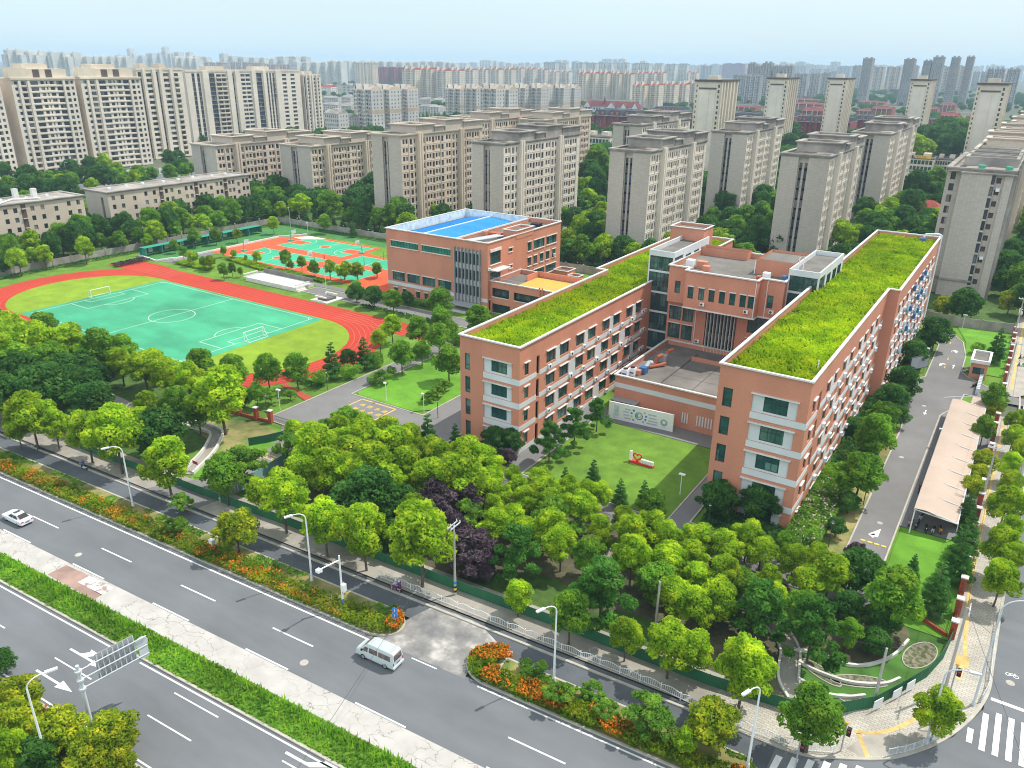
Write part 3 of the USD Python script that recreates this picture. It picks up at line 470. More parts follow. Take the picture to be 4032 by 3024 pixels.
# ------------------------------------------------------------------ walls with real openings
def wall(m, o, d, L, z0, z1, ops=(), depth=.25, reveal=None):
    """Wall plane from o along d (outward normal on the right of d) with openings (a0, a1, b0, b1) that get reveals of the given depth."""
    o = np.array(o, float)[:2]; d = np.array(d, float); n = np.array([d[1], -d[0]])
    P = lambda a, z, k=0.0: (*(o + d * a + n * k), z)
    A = sorted({0.0, L} | {min(max(q, 0), L) for op in ops for q in op[:2]}); Z = sorted({z0, z1} | {min(max(q, z0), z1) for op in ops for q in op[2:4]})
    for i in range(len(A) - 1):
        run = None
        for j in range(len(Z) - 1):
            ca, cz = (A[i] + A[i + 1]) / 2, (Z[j] + Z[j + 1]) / 2
            solid = not any(q[0] < ca < q[1] and q[2] < cz < q[3] for q in ops)
            if solid: run = [Z[j], Z[j + 1]] if run is None else [run[0], Z[j + 1]]
            if run and (not solid or j == len(Z) - 2):
                m.quad(P(A[i], run[0]), P(A[i + 1], run[0]), P(A[i + 1], run[1]), P(A[i], run[1])); run = None
    r = m if reveal is None else reveal
    for a0, a1, b0, b1 in (q[:4] for q in ops):
        k = -depth
        r.quad(P(a0, b0), P(a0, b0, k), P(a1, b0, k), P(a1, b0)); r.quad(P(a0, b1), P(a1, b1), P(a1, b1, k), P(a0, b1, k))
        r.quad(P(a0, b0), P(a0, b1), P(a0, b1, k), P(a0, b0, k)); r.quad(P(a1, b0), P(a1, b0, k), P(a1, b1, k), P(a1, b1))
def window(parent, o, d, op, depth=.25, nx=2, nz=1, frame='frame_dark', glass='glass_school', fw=.07, transom=None, name='window'):
    """Frame with mullions (a part) and the pane behind it (its sub-part)."""
    o = np.array(o, float)[:2]; d = np.array(d, float); a0, a1, b0, b1 = op[:4]
    f = M(); B = lambda x0, x1, y0, y1: f.obox(o, d, x0, x1, depth - .05, depth + .02, y0, y1)
    B(a0, a1, b0, b0 + fw); B(a0, a1, b1 - fw, b1); B(a0, a0 + fw, b0 + fw, b1 - fw); B(a1 - fw, a1, b0 + fw, b1 - fw)
    for i in range(1, nx): x = a0 + (a1 - a0) * i / nx; B(x - fw / 2, x + fw / 2, b0 + fw, b1 - fw)
    for i in range(1, nz): z = b0 + (b1 - b0) * i / nz; B(a0 + fw, a1 - fw, z - fw / 2, z + fw / 2)
    if transom: z = b0 + (b1 - b0) * transom; B(a0 + fw, a1 - fw, z - fw / 2, z + fw / 2)
    w = f.build(name, frame, parent)
    n = np.array([-d[1], d[0]]); P = lambda a, z: (*(o + d * a + n * depth), z)
    M().quad(P(a0, b0), P(a1, b0), P(a1, b1), P(a0, b1)).build('pane', glass, w)
    return w
class Each:
    """Builds every box as a part of its own."""
    def __init__(s, name, mat_, parent): s.a = (name, mat_, parent)
    def obox(s, *a): M().obox(*a).build(*s.a)
def sill(m, o, d, a0, a1, z, t=.14, out=.16): m.obox(o, d, a0, a1, -out, .02, z, z + t)
def parapet(parent, pts, z, h=.22, w=.42, mat_='white_trim', name='coping', closed=True):
    l = Polygon(pts).exterior if closed else LineString(pts)
    return M().prism(l.buffer(w / 2, cap_style=2, join_style=2), z, z + h).build(name, mat_, parent)
def shell(m, pts, z0, z1, ops=None, depth=.25):
    """Outer walls round a counter-clockwise footprint; ops[i] are the openings of edge i."""
    for i in range(len(pts)):
        a, b = np.array(pts[i], float), np.array(pts[(i + 1) % len(pts)], float); L = np.linalg.norm(b - a)
        wall(m, a, (b - a) / L, L, z0, z1, (ops or {}).get(i, ()), depth)
def inner_parapet(m, pts, z0, z1, t=.3):
    p = Polygon(pts); q = p.buffer(-t, join_style=2); c = list(q.exterior.coords)[:-1]
    if not q.exterior.is_ccw: c = c[::-1]
    for i in range(len(c)):
        a, b = np.array(c[(i + 1) % len(c)]), np.array(c[i]); L = np.linalg.norm(b - a); wall(m, a, (b - a) / L, L, z0, z1)
    return q
acn = {}
def ac_unit(x, y, z, rz, where):
    """Outdoor unit of an air conditioner; rz is the direction its fan faces."""
    k = acn.setdefault(where, []); k.append(thing('air_conditioner', None, 'air conditioner', (x, y, z), rz, proto=AC, group=None)); return k[-1]
AC = proto('class_air_conditioner')
M().box(-.17, .17, -.42, .42, 0, .62).build('casing', 'white_metal', AC)
M().cyl((.171, -.1, .31), (.185, -.1, .31), .24, n=12).build('fan_grille', 'dark_metal', AC)
M().box(-.2, .2, -.36, -.3, -.06, 0).box(-.2, .2, .3, .36, -.06, 0).build('bracket', 'grey_metal', AC)
def grass_roof(name, poly, z, seed, parent_label, density=7.0):
    r = np.random.default_rng(seed); x0, y0, x1, y1 = poly.bounds; n = int((x1 - x0) * (y1 - y0) * density)
    p = np.c_[r.uniform(x0, x1, n), r.uniform(y0, y1, n)]
    import shapely
    p = p[shapely.contains_xy(poly, p[:, 0], p[:, 1])]; n = len(p)
    h = .25 + .55 * meshkit.fbm(np.c_[p * .35, np.zeros(n)], 3, seed) + r.uniform(0, .25, n)
    m = M(); vs, fs = [], []
    for blade in range(2):
        a = r.uniform(0, 2 * math.pi, n); w = r.uniform(.14, .3, n); lean = r.normal(0, .22, (n, 2)); d = np.c_[np.cos(a), np.sin(a)] * w[:, None]
        q = p + r.normal(0, .12, (n, 2)); top = q + lean
        v = np.stack([np.c_[q - d, np.full(n, z)], np.c_[q + d, np.full(n, z)], np.c_[top + d * .6, z + h], np.c_[top - d * .6, z + h * r.uniform(.8, 1.1, n)]], 1).reshape(-1, 3)
        i = np.arange(n)[:, None] * 4; m.add(v, np.hstack([i, i + 1, i + 2, i + 3]))
    m.sheet(poly, z + .06)
    return m.build(name, 'leaf_roof', '/World', label=parent_label, cat='roof planting', kind='stuff')

# ------------------------------------------------------------------ left (lower) wing, four storeys
FL, ZT = 3.93, [15.15, 11.2, 7.3, 3.4]
west = thing('school_wing', 'four storey salmon tiled school wing with green planted roof, left of the courtyard', 'school building', (-66, 118, 0))
Lp = [(-71.4, 94.5), (-60.1, 94.5), (-60.1, 192), (-73.7, 192), (-73.7, 145.7), (-71.4, 145.7)]
colsL = [(102.55, 105.35), (106.9, 109.85), (112.4, 115.2), (116.7, 119.5), (122.1, 124.9), (126.5, 129.3), (132.0, 134.7), (136.2, 138.9)]
opsR, opsF = [], []
for zt in ZT:
    for a, b in colsL: opsR.append((a - 94.5, b - 94.5, zt - 2.15, zt))
    opsR += [(1.5, 2.7, zt - 2.15, zt - .15), (5.0, 5.9, zt - 3.0, zt + .05)]
    opsF += [(.95, 1.95, zt - 2.75, zt + .05), (4.6, 9.9, zt - 2.35, zt)]
w = M(); shell(w, Lp, 0, 18.0, {0: opsF, 1: opsR}, .22); Lin = inner_parapet(w, Lp, 16.9, 18.0); w.build('wall', 'salmon_tile', west)
M().sheet(Lin, 16.95).build('roof_slab', 'soil', west); parapet(west, Lp, 18.0)
band, trim = M(), Each('window_hood', 'white_trim', west)
for k, zt in enumerate(ZT):
    for a, b in colsL: window(west, (-60.1, 94.5), (0, 1), (a - 94.5, b - 94.5, zt - 2.15, zt), .2, 2, 1, transom=.72); trim.obox((-60.1, 94.5), (0, 1), a - 94.6, b - 94.4, -.3, .0, zt + .02, zt + .14)
    window(west, (-60.1, 94.5), (0, 1), (1.5, 2.7, zt - 2.15, zt - .15), .2, 1); trim.obox((-60.1, 94.5), (0, 1), 1.3, 2.9, -.28, .0, zt, zt + .14)
    window(west, (-71.4, 94.5), (1, 0), (.95, 1.95, zt - 2.75, zt + .05), .2, 1, transom=.3)
    window(west, (-71.4, 94.5), (1, 0), (6.0, 8.95, zt - 2.0, zt - .1), .2, 3, transom=.62)
    M().obox((-71.4, 94.5), (1, 0), 4.6, 6.0, .12, .2, zt - 2.35, zt).obox((-71.4, 94.5), (1, 0), 8.95, 9.9, .12, .2, zt - 2.35, zt).obox((-71.4, 94.5), (1, 0), 6.0, 8.95, .12, .2, zt - 2.35, zt - 2.0).obox((-71.4, 94.5), (1, 0), 6.0, 8.95, .12, .2, zt - .1, zt).build('bay_panel', 'white_wall', west)
    trim.obox((-71.4, 94.5), (1, 0), 4.5, 10.0, -.3, .0, zt + .02, zt + .16)
    if k < 4: band.obox((-71.4, 94.5), (1, 0), 4.5, 11.3, -.04, .0, zt - 3.35, zt - 2.38); band.obox((-60.1, 94.5), (0, 1), .0, 5.0, -.04, .0, zt - 3.35, zt - 2.5); band.obox((-60.1, 94.5), (0, 1), 5.9, 46.0, -.04, .0, zt - 3.35, zt - 2.55)
    for a, b in ([(105.5, 106.8), (115.3, 116.6), (125, 126.4), (134.8, 136.1)] if k % 2 == 0 else [(109.95, 112.3), (119.6, 122), (129.4, 131.9)]): band.obox((-60.1, 94.5), (0, 1), a - 94.5, b - 94.5, -.035, .0, zt - 2.55, zt)
band.build('white_band', 'white_wall', west)
for k, zt in enumerate(ZT[:4]):
    for y in (103.3, 110.6, 115.0, 120.2, 124.9, 130.0, 134.2): ac_unit(-59.88, y, zt - 3.0, 0, ('L', k))
    for y in (139.2, 140.3): ac_unit(-59.88, y, zt - 2.7, 0, ('L', k))
grass_roof('roof_planting', Lin.buffer(-.35), 17.0, 3, 'bright green weeds covering the roof of the lower left school wing')
# ------------------------------------------------------------------ right (higher) wing, five storeys
ZR = [18.35, 14.2, 10.05, 5.9, 1.75 + .1]
east = thing('school_wing', 'five storey salmon tiled school wing with yellow-green planted roof beside the campus road', 'school building', (-23, 150, 0))
Rp = [(-29.9, 96.5), (-18.1, 96.5), (-18.1, 150), (-16.3, 150), (-16.3, 206.4), (-29.9, 206.4)]
colsR = [(106.7, 109.0), (111.2, 113.0), (116.6, 118.9), (121.6, 123.9), (127.6, 129.9), (132.2, 134.5), (137.2, 139.5), (142.0, 144.2)]
colsB = [(153.4, 155.4), (157.6, 160), (163, 165.2), (167.8, 170), (173, 175.2), (178, 180.2), (183, 185.2), (188, 190.2), (193, 195.2), (198.4, 200.6)]
oF, oR, oB = [], [], []
for zt in ZR:
    lo = max(zt - 2.2, .05)
    oF += [(.75, 2.05, max(zt - 2.7, .05), zt), (4.7, 10.5, max(zt - 2.5, .05), zt + .05)]
    oR += [(a - 96.5, b - 96.5, lo, zt - .3) for a, b in colsR] + [(2.6, 4.1, lo, zt - .25), (5.7, 7.1, max(zt - 3.1, .05), zt - .2)]
    oB += [(a - 150, b - 150, lo, zt - .3) for a, b in colsB]
w = M(); shell(w, Rp, 0, 21.5, {0: oF, 1: oR, 3: oB}, .22); Rin = inner_parapet(w, Rp, 20.3, 21.5); w.build('wall', 'salmon_tile', east)
M().sheet(Rin, 20.35).build('roof_slab', 'soil', east); parapet(east, Rp, 21.5)
band, trim = M(), Each('window_hood', 'white_trim', east)
for k, zt in enumerate(ZR):
    lo = max(zt - 2.2, .05)
    window(east, (-29.9, 96.5), (1, 0), (.75, 2.05, max(zt - 2.7, .05), zt), .3, 1, transom=.35)
    window(east, (-29.9, 96.5), (1, 0), (6.2, 9.3, max(zt - 2.2, .05), zt - .05), .2, 3, transom=.62)
    lz = max(zt - 2.5, .05)
    M().obox((-29.9, 96.5), (1, 0), 4.7, 6.2, .12, .2, lz, zt + .05).obox((-29.9, 96.5), (1, 0), 9.3, 10.5, .12, .2, lz, zt + .05).obox((-29.9, 96.5), (1, 0), 6.2, 9.3, .12, .2, lz, max(zt - 2.2, .06)).build('bay_panel', 'white_wall', east)
    trim.obox((-29.9, 96.5), (1, 0), 4.5, 10.7, -.3, .0, zt + .07, zt + .22)
    if k < 4: band.obox((-29.9, 96.5), (1, 0), 4.6, 11.8, -.04, .0, zt - 3.45, zt - 2.53); band.obox((-18.1, 96.5), (0, 1), 0, 5.7, -.04, .0, zt - 3.45, zt - 2.6)
    if k < 4: band.obox((-18.1, 96.5), (0, 1), 7.1, 53.3, -.04, .0, zt - 3.2, zt - 2.35); band.obox((-16.3, 150), (0, 1), .6, 56, -.04, .0, zt - 3.2, zt - 2.35)
    for i, (a, b) in enumerate(colsR):
        window(east, (-18.1, 96.5), (0, 1), (a - 96.5, b - 96.5, lo, zt - .3), .2, 2, transom=.72); trim.obox((-18.1, 96.5), (0, 1), a - 96.6, b - 96.4, -.15, 0, zt - .28, zt - .14)
        if (i + k) % 2 == 0: band.obox((-18.1, 96.5), (0, 1), b - 96.5 + .1, b - 96.5 + 2.0, -.035, 0, zt - 2.35, zt - .3)
    for i, (a, b) in enumerate(colsB):
        window(east, (-16.3, 150), (0, 1), (a - 150, b - 150, lo, zt - .3), .2, 2, transom=.72); trim.obox((-16.3, 150), (0, 1), a - 150.1, b - 149.9, -.15, 0, zt - .28, zt - .14)
        if (i + k) % 2 == 0: band.obox((-16.3, 150), (0, 1), b - 150 + .1, b - 150 + 2.0, -.035, 0, zt - 2.35, zt - .3)
    window(east, (-18.1, 96.5), (0, 1), (2.6, 4.1, lo, zt - .25), .2, 1); trim.obox((-18.1, 96.5), (0, 1), 2.4, 4.3, -.28, 0, zt - .23, zt - .1)
    if k < 4:
        for y in (107.9, 114.4, 118.3, 125.2, 129.0, 135.5, 139.0, 146.3): ac_unit(-17.86, y, zt - 3.25 + .12, 0, ('R', k))
        for y in (152, 156.6, 161.4, 166.6, 171.5, 176.6, 182, 187, 192, 197): ac_unit(-16.06, y, zt - 3.25 + .12, 0, ('RB', k))
    else:
        for y in (106, 111.5, 117): ac_unit(-17.86, y, .4, 0, ('R', k))
band.build('white_band', 'white_wall', east)
bl = M()
for zt in ZR[:4]:
    for y in (160.6, 176, 191): M().obox((-16.3, 150), (0, 1), y - 150, y - 147.6, -.75, -.68, zt - 3.2, zt - 2.2).obox((-16.3, 150), (0, 1), y - 150, y - 147.6, -.7, 0, zt - 3.35, zt - 3.22).build('balcony_rail', 'teal_board', east)
for y in (170.4, 180.5, 185.6):
    for zt in ZR[:3]: M().obox((-16.3, 150), (0, 1), y - 150, y - 148.6, -.5, -.05, zt - 1.5, zt - .4).build('window_cage', 'box_blue', east)
M().path([(-16.8, 205.4, .4), (-16.0, 205.4, .4), (-16.0, 205.4, 22.1), (-16.6, 204.9, 22.5), (-19.2, 203.8, 22.4), (-19.4, 203.6, 21.7)], .2, n=8).build('exhaust_duct', 'white_metal', east, smooth=40)
M().box(-20.2, -18.9, 202.8, 204.2, 20.4, 21.5).build('duct_fan_box', 'box_blue', east)
grass_roof('roof_planting', Rin.buffer(-.3), 20.4, 5, 'yellow green weeds covering the roof of the taller right school wing')
M().cyl((-19.2, 104, 20.3), (-19.2, 104, 21.9), .08).build('vent_pipe', 'white_metal', east)
M().box(-20.3, -19.0, 158, 160.5, 20.5, 20.9).build('rubble_pallet', 'ink_sand', east)
# ------------------------------------------------------------------ central block and glass stair towers
mid = thing('classroom_block', 'central salmon classroom block with fins between two glass stair towers', 'school building', (-45, 150, 0))
w = M()
topw = [(a, a + 1.1) for a in (-51.0, -48.9, -46.9, -44.9, -42.95, -41.0, -39.5)]
Cp = [(-51.7, 139), (-38.1, 139), (-38.1, 141.2), (-33.9, 141.2), (-33.9, 160.5), (-55.9, 160.5), (-55.9, 141.2), (-51.7, 141.2)]
shell(w, Cp, 15.1, 22.2, {0: [(a + 51.7, b + 51.7, 17.0, 19.3) for a, b in topw], 2: [(1.4, 2.5, 17.0, 19.4)], 6: [(1.4, 2.5, 17.0, 19.4)]})
Cin = inner_parapet(w, Cp, 21.2, 22.2)
w.sheet(Polygon(Cp).difference(rect(-56, -33, 141.9, 161)), 15.1)
low = [(-55.9, 142), (-33.9, 142), (-33.9, 160.5), (-55.9, 160.5)]
lops = [(3.2, 5.4, 11.4, 14.2), (3.2, 5.4, 7.6, 10.7), (.4, 2.9, 11.4, 14.2), (.4, 2.9, 7.6, 10.7), (16.0, 20.6, 11.5, 14.7), (16.0, 20.6, 7.6, 10.4), (3.2, 5.4, 5.6, 6.5), (7.9, 13.9, 5.2, 14.0)]
shell(w, low, 0, 15.1, {0: lops}, .4); w.build('wall', 'salmon_tile', mid)
M().sheet(Cin, 21.3).build('roof_slab', 'roof_concrete', mid); parapet(mid, Cp, 22.2)
for a, b in topw: window(mid, (-51.7, 139), (1, 0), (a + 51.7, b + 51.7, 17, 19.3), .2, 2); M().obox((-51.7, 139), (1, 0), a + 51.6, b + 51.8, -.2, 0, 19.32, 19.5).build('window_hood', 'white_trim', mid)
window(mid, (-38.1, 141.2), (1, 0), (1.4, 2.5, 17, 19.4), .2, 1); window(mid, (-55.9, 141.2), (1, 0), (1.4, 2.5, 17, 19.4), .2, 1)
for op in lops[:7]: window(mid, (-55.9, 142), (1, 0), op, .3, max(2, int((op[1] - op[0]) / .75)), 2, glass='glass_tower'); M().obox((-55.9, 142), (1, 0), op[0] - .1, op[1] + .1, -.2, 0, op[3] + .02, op[3] + .16).build('window_hood', 'white_trim', mid)
window(mid, (-55.9, 142), (1, 0), (7.9, 13.9, 5.2, 9.0), 1.2, 6, 2, glass='glass_tower'); window(mid, (-55.9, 142), (1, 0), (7.9, 13.9, 9.9, 14.0), 1.2, 6, 2, glass='glass_tower')
M().obox((-55.9, 142), (1, 0), 7.9, 13.9, .5, 1.3, 9.0, 9.9).obox((-55.9, 142), (1, 0), 7.9, 13.9, .5, 1.3, 5.0, 5.2).build('spandrel', 'roof_concrete', mid)
for k in range(9): M().box(-47.6 + k * .66, -47.5 + k * .66, 141.5, 142.3, 5.2, 14.2).build('fin', 'kerb_pale', mid)
M().prism(LineString([(-51.7, 141.2), (-51.7, 139), (-38.1, 139), (-38.1, 141.2), (-33.9, 141.2)]).buffer(.12, cap_style=2, join_style=2), 15.0, 15.25).build('overhang_trim', 'white_trim', mid)
for nm, x0, x1 in (('left', -61.1, -55.8), ('right', -34.0, -28.6)):
    z0 = 0 if nm == 'left' else 0
    fr = M(); fr.prism(rect(x0, x1, 143, 162).difference(rect(x0 + .28, x1 - .28, 143.28, 161.7)), 23.2, 24.3); fr.box(x0, x1, 143.3, 162, z0, .6)
    for (a, b) in ((x0, x0 + .28), (x1 - .28, x1)): fr.box(a, b, 143, 143.28, z0, 23.2); fr.box(a, b, 161.6, 162, 15, 23.2)
    for z in (4.1, 8.0, 12.0, 16.0, 20.2): fr.box(x0 + .28, x1 - .28, 143.02, 143.25, z - .2, z + .2); fr.box(x1 - .25, x1 - .02, 143.3, 161.6, z - .2, z + .2); fr.box(x0 + .02, x0 + .25, 143.3, 161.6, z - .2, z + .2)
    fr.build('tower_frame', 'white_wall', mid)
    for i, (za, zb) in enumerate(((.6, 3.9), (4.3, 7.8), (8.2, 11.8), (12.2, 15.8), (16.2, 20.0), (20.4, 23.2))):
        window(mid, (x0 + .28, 143.05), (1, 0), (0, x1 - x0 - .56, za, zb), .12, 6, 2, glass='glass_tower', name='curtain_wall')
        window(mid, (x1 - .05, 143.3), (0, 1), (0.02, 4.2, za, zb), .12, 4, 2, glass='glass_tower', name='curtain_wall')
    sd = M(); sd.box(x1 - .3, x1, 147.6, 161.6, 16.2 if nm == 'left' else 20.4, 23.2); sd.box(x0, x0 + .3, 143.4, 161.6, 12.2, 23.2); sd.build('tower_side', 'white_wall', mid)
    for y in (149, 153.5, 157.5): window(mid, (x1, y), (0, 1), (0, 2.6, 20.6, 22.8), -.02, 4, 1, glass='glass_tower')
    pr = M(); pr.v = []; M().sheet(rect(x0 + .2, x1 - .2, 143.2, 161.8), 23.45).build('tower_roof', 'roof_concrete', mid)
def block(parent, pts, z0, z1, mat_='salmon_tile', roof='roof_concrete', name='penthouse', cop=True, rec=.5):
    b = M(); shell(b, pts, z0, z1); q = inner_parapet(b, pts, z1 - rec, z1, .25); p = b.build(name, mat_, parent)
    M().sheet(q, z1 - rec + .03).build('roof_slab', roof, p)
    if cop: M().prism(Polygon(pts).exterior.buffer(.16, join_style=2), z1, z1 + .14).build('coping', 'white_trim', p)
block(mid, [(-41.4, 148), (-34.1, 148), (-34.1, 158), (-41.4, 158)], 21.3, 24.2, cop=False)
block(mid, [(-63.7, 159.6), (-56.3, 159.6), (-56.3, 165.2), (-63.7, 165.2)], 16.9, 26)
block(mid, [(-55.9, 157.5), (-46, 157.5), (-46, 160.45), (-55.9, 160.45)], 21.3, 22.9, name='roof_wall', cop=False)
for x0, x1, y0, y1, z1, mt, nm in ((-54.0, -52.5, 144.5, 146.0, 22.9, 'white_metal', 'cooling_unit'), (-52.2, -50.2, 145.5, 146.8, 22.7, 'salmon_tile', 'roof_vent'), (-50.0, -48.7, 142.8, 143.9, 22.6, 'salmon_tile', 'roof_vent'), (-38.6, -37.4, 143.0, 144.2, 22.9, 'white_metal', 'cooling_unit'), (-39.6, -38.7, 142.6, 143.7, 22.2, 'rust_red', 'duct_box'), (-35.2, -34.2, 143.4, 144.6, 22.7, 'box_blue', 'duct_box')): M().box(x0, x1, y0, y1, 21.3, z1).build(nm, mt, mid)
M().cyl((-41.5, 147.9, 21.3), (-41.5, 147.9, 24.0), .09).cyl((-32.9, 145, 23.4), (-32.9, 145, 26.2), .08).cyl((-32.1, 145, 23.4), (-32.1, 145, 26.4), .08).build('vent_pipe', 'white_metal', mid)
M().cyl((-38.3, 138.9, 15.3), (-38.3, 138.9, 22.0), .07).cyl((-36.9, 141.1, 15.3), (-36.9, 141.1, 22.0), .07).cyl((-50.0, 141.9, 4), (-50.0, 141.9, 15), .07).build('downpipe', 'white_metal', mid)
for x, y, z in ((-47.9, 138.8, 16.0), (-39.6, 138.8, 16.0), (-35.6, 141.0, 16.1), (-49.2, 141.8, 7.6)): ac_unit(x, y, z, -90, ('C', 0))
M().box(-34.6, -33.0, 160, 161, 21, 21.02).build('roof_hatch', 'teal_board', mid)
# low hall between the wings
hall = thing('assembly_hall', 'low flat roofed salmon hall with one white band across the end of the courtyard', 'school building', (-43, 128, 0))
w = M(); Hp = [(-55.3, 118.6), (-29.95, 118.6), (-29.95, 141.9), (-55.3, 141.9)]
slits = [(12.9 + .45 * k, 13.15 + .45 * k, 1.2, 3.1) for k in range(3)] + [(15.5 + .5 * k, 15.78 + .5 * k, 1.2, 3.1) for k in range(6)]
shell(w, Hp, 0, 7.0, {0: [(.9, 3.7, .1, 2.6)] + slits}, .2); Hin = inner_parapet(w, Hp, 6.2, 7.0); w.build('wall', 'salmon_tile', hall)
M().sheet(Hin, 6.25).build('roof_slab', 'roof_concrete', hall); parapet(hall, Hp, 7.0)
M().obox((-55.3, 118.6), (1, 0), 0, 25.3, -.04, 0, 4.8, 5.7).obox((-55.3, 141.9), (0, -1), 0, 23.3, -.04, 0, 4.8, 5.7).build('white_band', 'white_wall', hall)
for a, b, c, d in slits: M().obox((-55.3, 118.6), (1, 0), a + .02, b - .02, -.06, .12, c, d).build('slit_panel', 'white_wall', hall)
M().obox((-55.3, 118.6), (1, 0), .9, 3.7, .12, .2, .1, 2.6).build('door', 'frame_dark', hall)
M().obox((-55.3, 118.6), (1, 0), .3, 5.0, -1.7, 0, 2.9, 3.05).build('door_canopy', 'grey_metal', hall)
M().box(-47.6, -30.3, 135.2, 135.5, 6.25, 7.0).build('roof_wall', 'salmon_tile', hall)
for k in range(3): M().box(-47.6, -30.3, 121.5 + 4.6 * k, 121.58 + 4.6 * k, 6.25, 6.262).build('roof_joint', 'dark_metal', hall)
M().box(-42.1, -42.0, 119, 135.2, 6.25, 6.263).build('roof_joint', 'dark_metal', hall); M().box(-48.6, -47.7, 119, 139, 6.25, 6.5).build('roof_kerb', 'roof_concrete', hall)
fan_g = 'rooftop fans on the low hall'
for k, (x, y) in enumerate(((-54.3, 120.6), (-53.5, 121.9))):
    t = thing('rooftop_fan', ('front' if k == 0 else 'rear') + ' one of two white boxed fans at the hall roof corner', 'fan', (x, y, 6.26))
    M().box(x - .55, x + .55, y - .55, y + .55, 6.26, 7.7).build('casing', 'white_metal', t); M().cyl((x, y, 7.7), (x, y, 7.85), .42, n=14).build('fan_cowl', 'black', t); M().box(x - .4, x + .4, y - .56, y - .55, 6.75, 7.05).build('lettering_panel', 'ink_blue', t)
t = thing('fan_unit', 'blue and salmon fan boxes on the hall roof behind the white fans', 'fan', (-52.2, 124, 6.26)); M().box(-52.9, -51.7, 123.3, 124.6, 6.26, 7.5).build('blue_box', 'box_blue', t); M().box(-53.4, -52.3, 122.2, 123.2, 6.26, 7.2).build('brick_plinth', 'salmon_tile', t); M().path([(-52.2, 124.6, 7.1), (-52.1, 125.6, 7.9), (-51.9, 126.5, 7.6)], .38, n=9).build('elbow_duct', 'silver_metal', t)
t = thing('exhaust_duct', 'rusty orange curved exhaust ducts on the left of the hall roof', 'duct', (-51, 128, 6.26))
M().path([(-52.4, 126.6, 6.6), (-51.3, 128.4, 6.6), (-50.4, 129.6, 6.8)], .3, n=9).build('lower_duct', 'rust_red', t); M().path([(-52.4, 129.4, 6.6), (-52.2, 129.7, 7.6), (-51.6, 130.5, 7.9)], .34, n=9).build('upper_duct', 'rust_red', t); M().path([(-51.6, 132, 6.8), (-51.3, 132.4, 8.2), (-50.6, 133.2, 8.4)], .34, n=9).build('upper_duct', 'rust_red', t); M().box(-52.4, -51.0, 130.8, 132.0, 6.3, 7.7).build('fan_box', 'grey_metal', t)
# ------------------------------------------------------------------ gymnasium with the blue roof
gym = thing('gymnasium', 'salmon gymnasium with bright blue metal roof beside the sports courts', 'school building', (-124, 172, 0))
Gp = [(-140.6, 154.6), (-108, 154.6), (-108, 190), (-140.6, 190)]
gF = [(1.6, 10.8, 12.95, 14.5), (12.0, 21.3, 12.95, 14.5), (22.7, 30.6, 1.9, 15.0), (22.9, 30.4, .1, 1.5)] + [(a, a + 4.2, 3.9, 6.25) for a in (1.7, 6.8, 11.9, 17.1)] + [(a, a + 1.3, .1, 1.9) for a in (2.0, 5.0, 9.6, 12.4, 16.5, 19)]
gR = [(1.1, 5.7, 11.9, 15.0), (1.1, 5.5, 7.2, 10.1), (9.3, 11.0, 13.7, 14.6), (9.3, 11.0, 9.4, 10.2), (18.3, 20.2, 12.2, 14.6), (21.3, 26.8, 12.2, 14.6), (27.8, 33.2, 12.2, 14.5)] + [(a, a + 1.8, 8.2, 10.5) for a in (18.3, 21.3, 24.6, 27.7, 31)] + [(21.4, 26.9, 4.5, 6.6), (27.8, 33.2, 4.5, 6.6), (18.4, 20.2, 5.2, 6.4), (.6, 9, .2, 3.2)]
w = M(); shell(w, Gp, 0, 17.4, {0: gF, 1: gR}, .22); w.build('wall', 'salmon_tile', gym)
roofw = M(); gin = [(-140.3, 154.9), (-118.6, 154.9), (-118.6, 189.7), (-140.3, 189.7)]
inner_parapet(roofw, [(-140.6, 154.6), (-118.3, 154.6), (-118.3, 190), (-140.6, 190)], 15.2, 17.4); roofw.build('parapet_inside', 'roof_white', gym); parapet(gym, Gp, 17.4)
seam = M(); xr = -131.4
for i in range(58):
    y0, y1 = 155.6 + i * .585, 155.6 + (i + 1) * .585
    for (xa, za), (xb, zb) in (((-139.6, 15.3), (xr, 16.3)), ((xr, 16.3), (-119.4, 15.3))): seam.quad((xa, y0 + .06, za), (xb, y0 + .06, zb), (xb, y1 - .06, zb), (xa, y1 - .06, za)); seam.quad((xa, y1 - .06, za), (xb, y1 - .06, zb), (xb, y1, zb + .09), (xa, y1, za + .09)); seam.quad((xa, y1, za + .09), (xb, y1, zb + .09), (xb, y1 + .06, zb), (xa, y1 + .06, za))
seam.build('metal_roof', 'blue_metal', gym); M().box(xr - .2, xr + .2, 155, 189.6, 16.28, 16.5).build('roof_ridge', 'roof_white', gym)
M().box(-118.6, -118.2, 154.9, 189.7, 13.2, 17.1).build('roof_wall', 'salmon_tile', gym); M().box(-118.75, -118.05, 154.9, 189.7, 17.1, 17.3).build('coping', 'white_trim', gym)
M().sheet(rect(-118.2, -108.3, 154.9, 189.7), 16.3).build('roof_slab', 'roof_concrete', gym)
ip = M(); inner_parapet(ip, [(-118.4, 154.6), (-108, 154.6), (-108, 190), (-118.4, 190)], 16.3, 17.4); ip.build('parapet_inside', 'salmon_tile', gym)
block(gym, [(-111.9, 167.2), (-107.9, 167.2), (-107.9, 175.4), (-111.9, 175.4)], 16.3, 18.4)
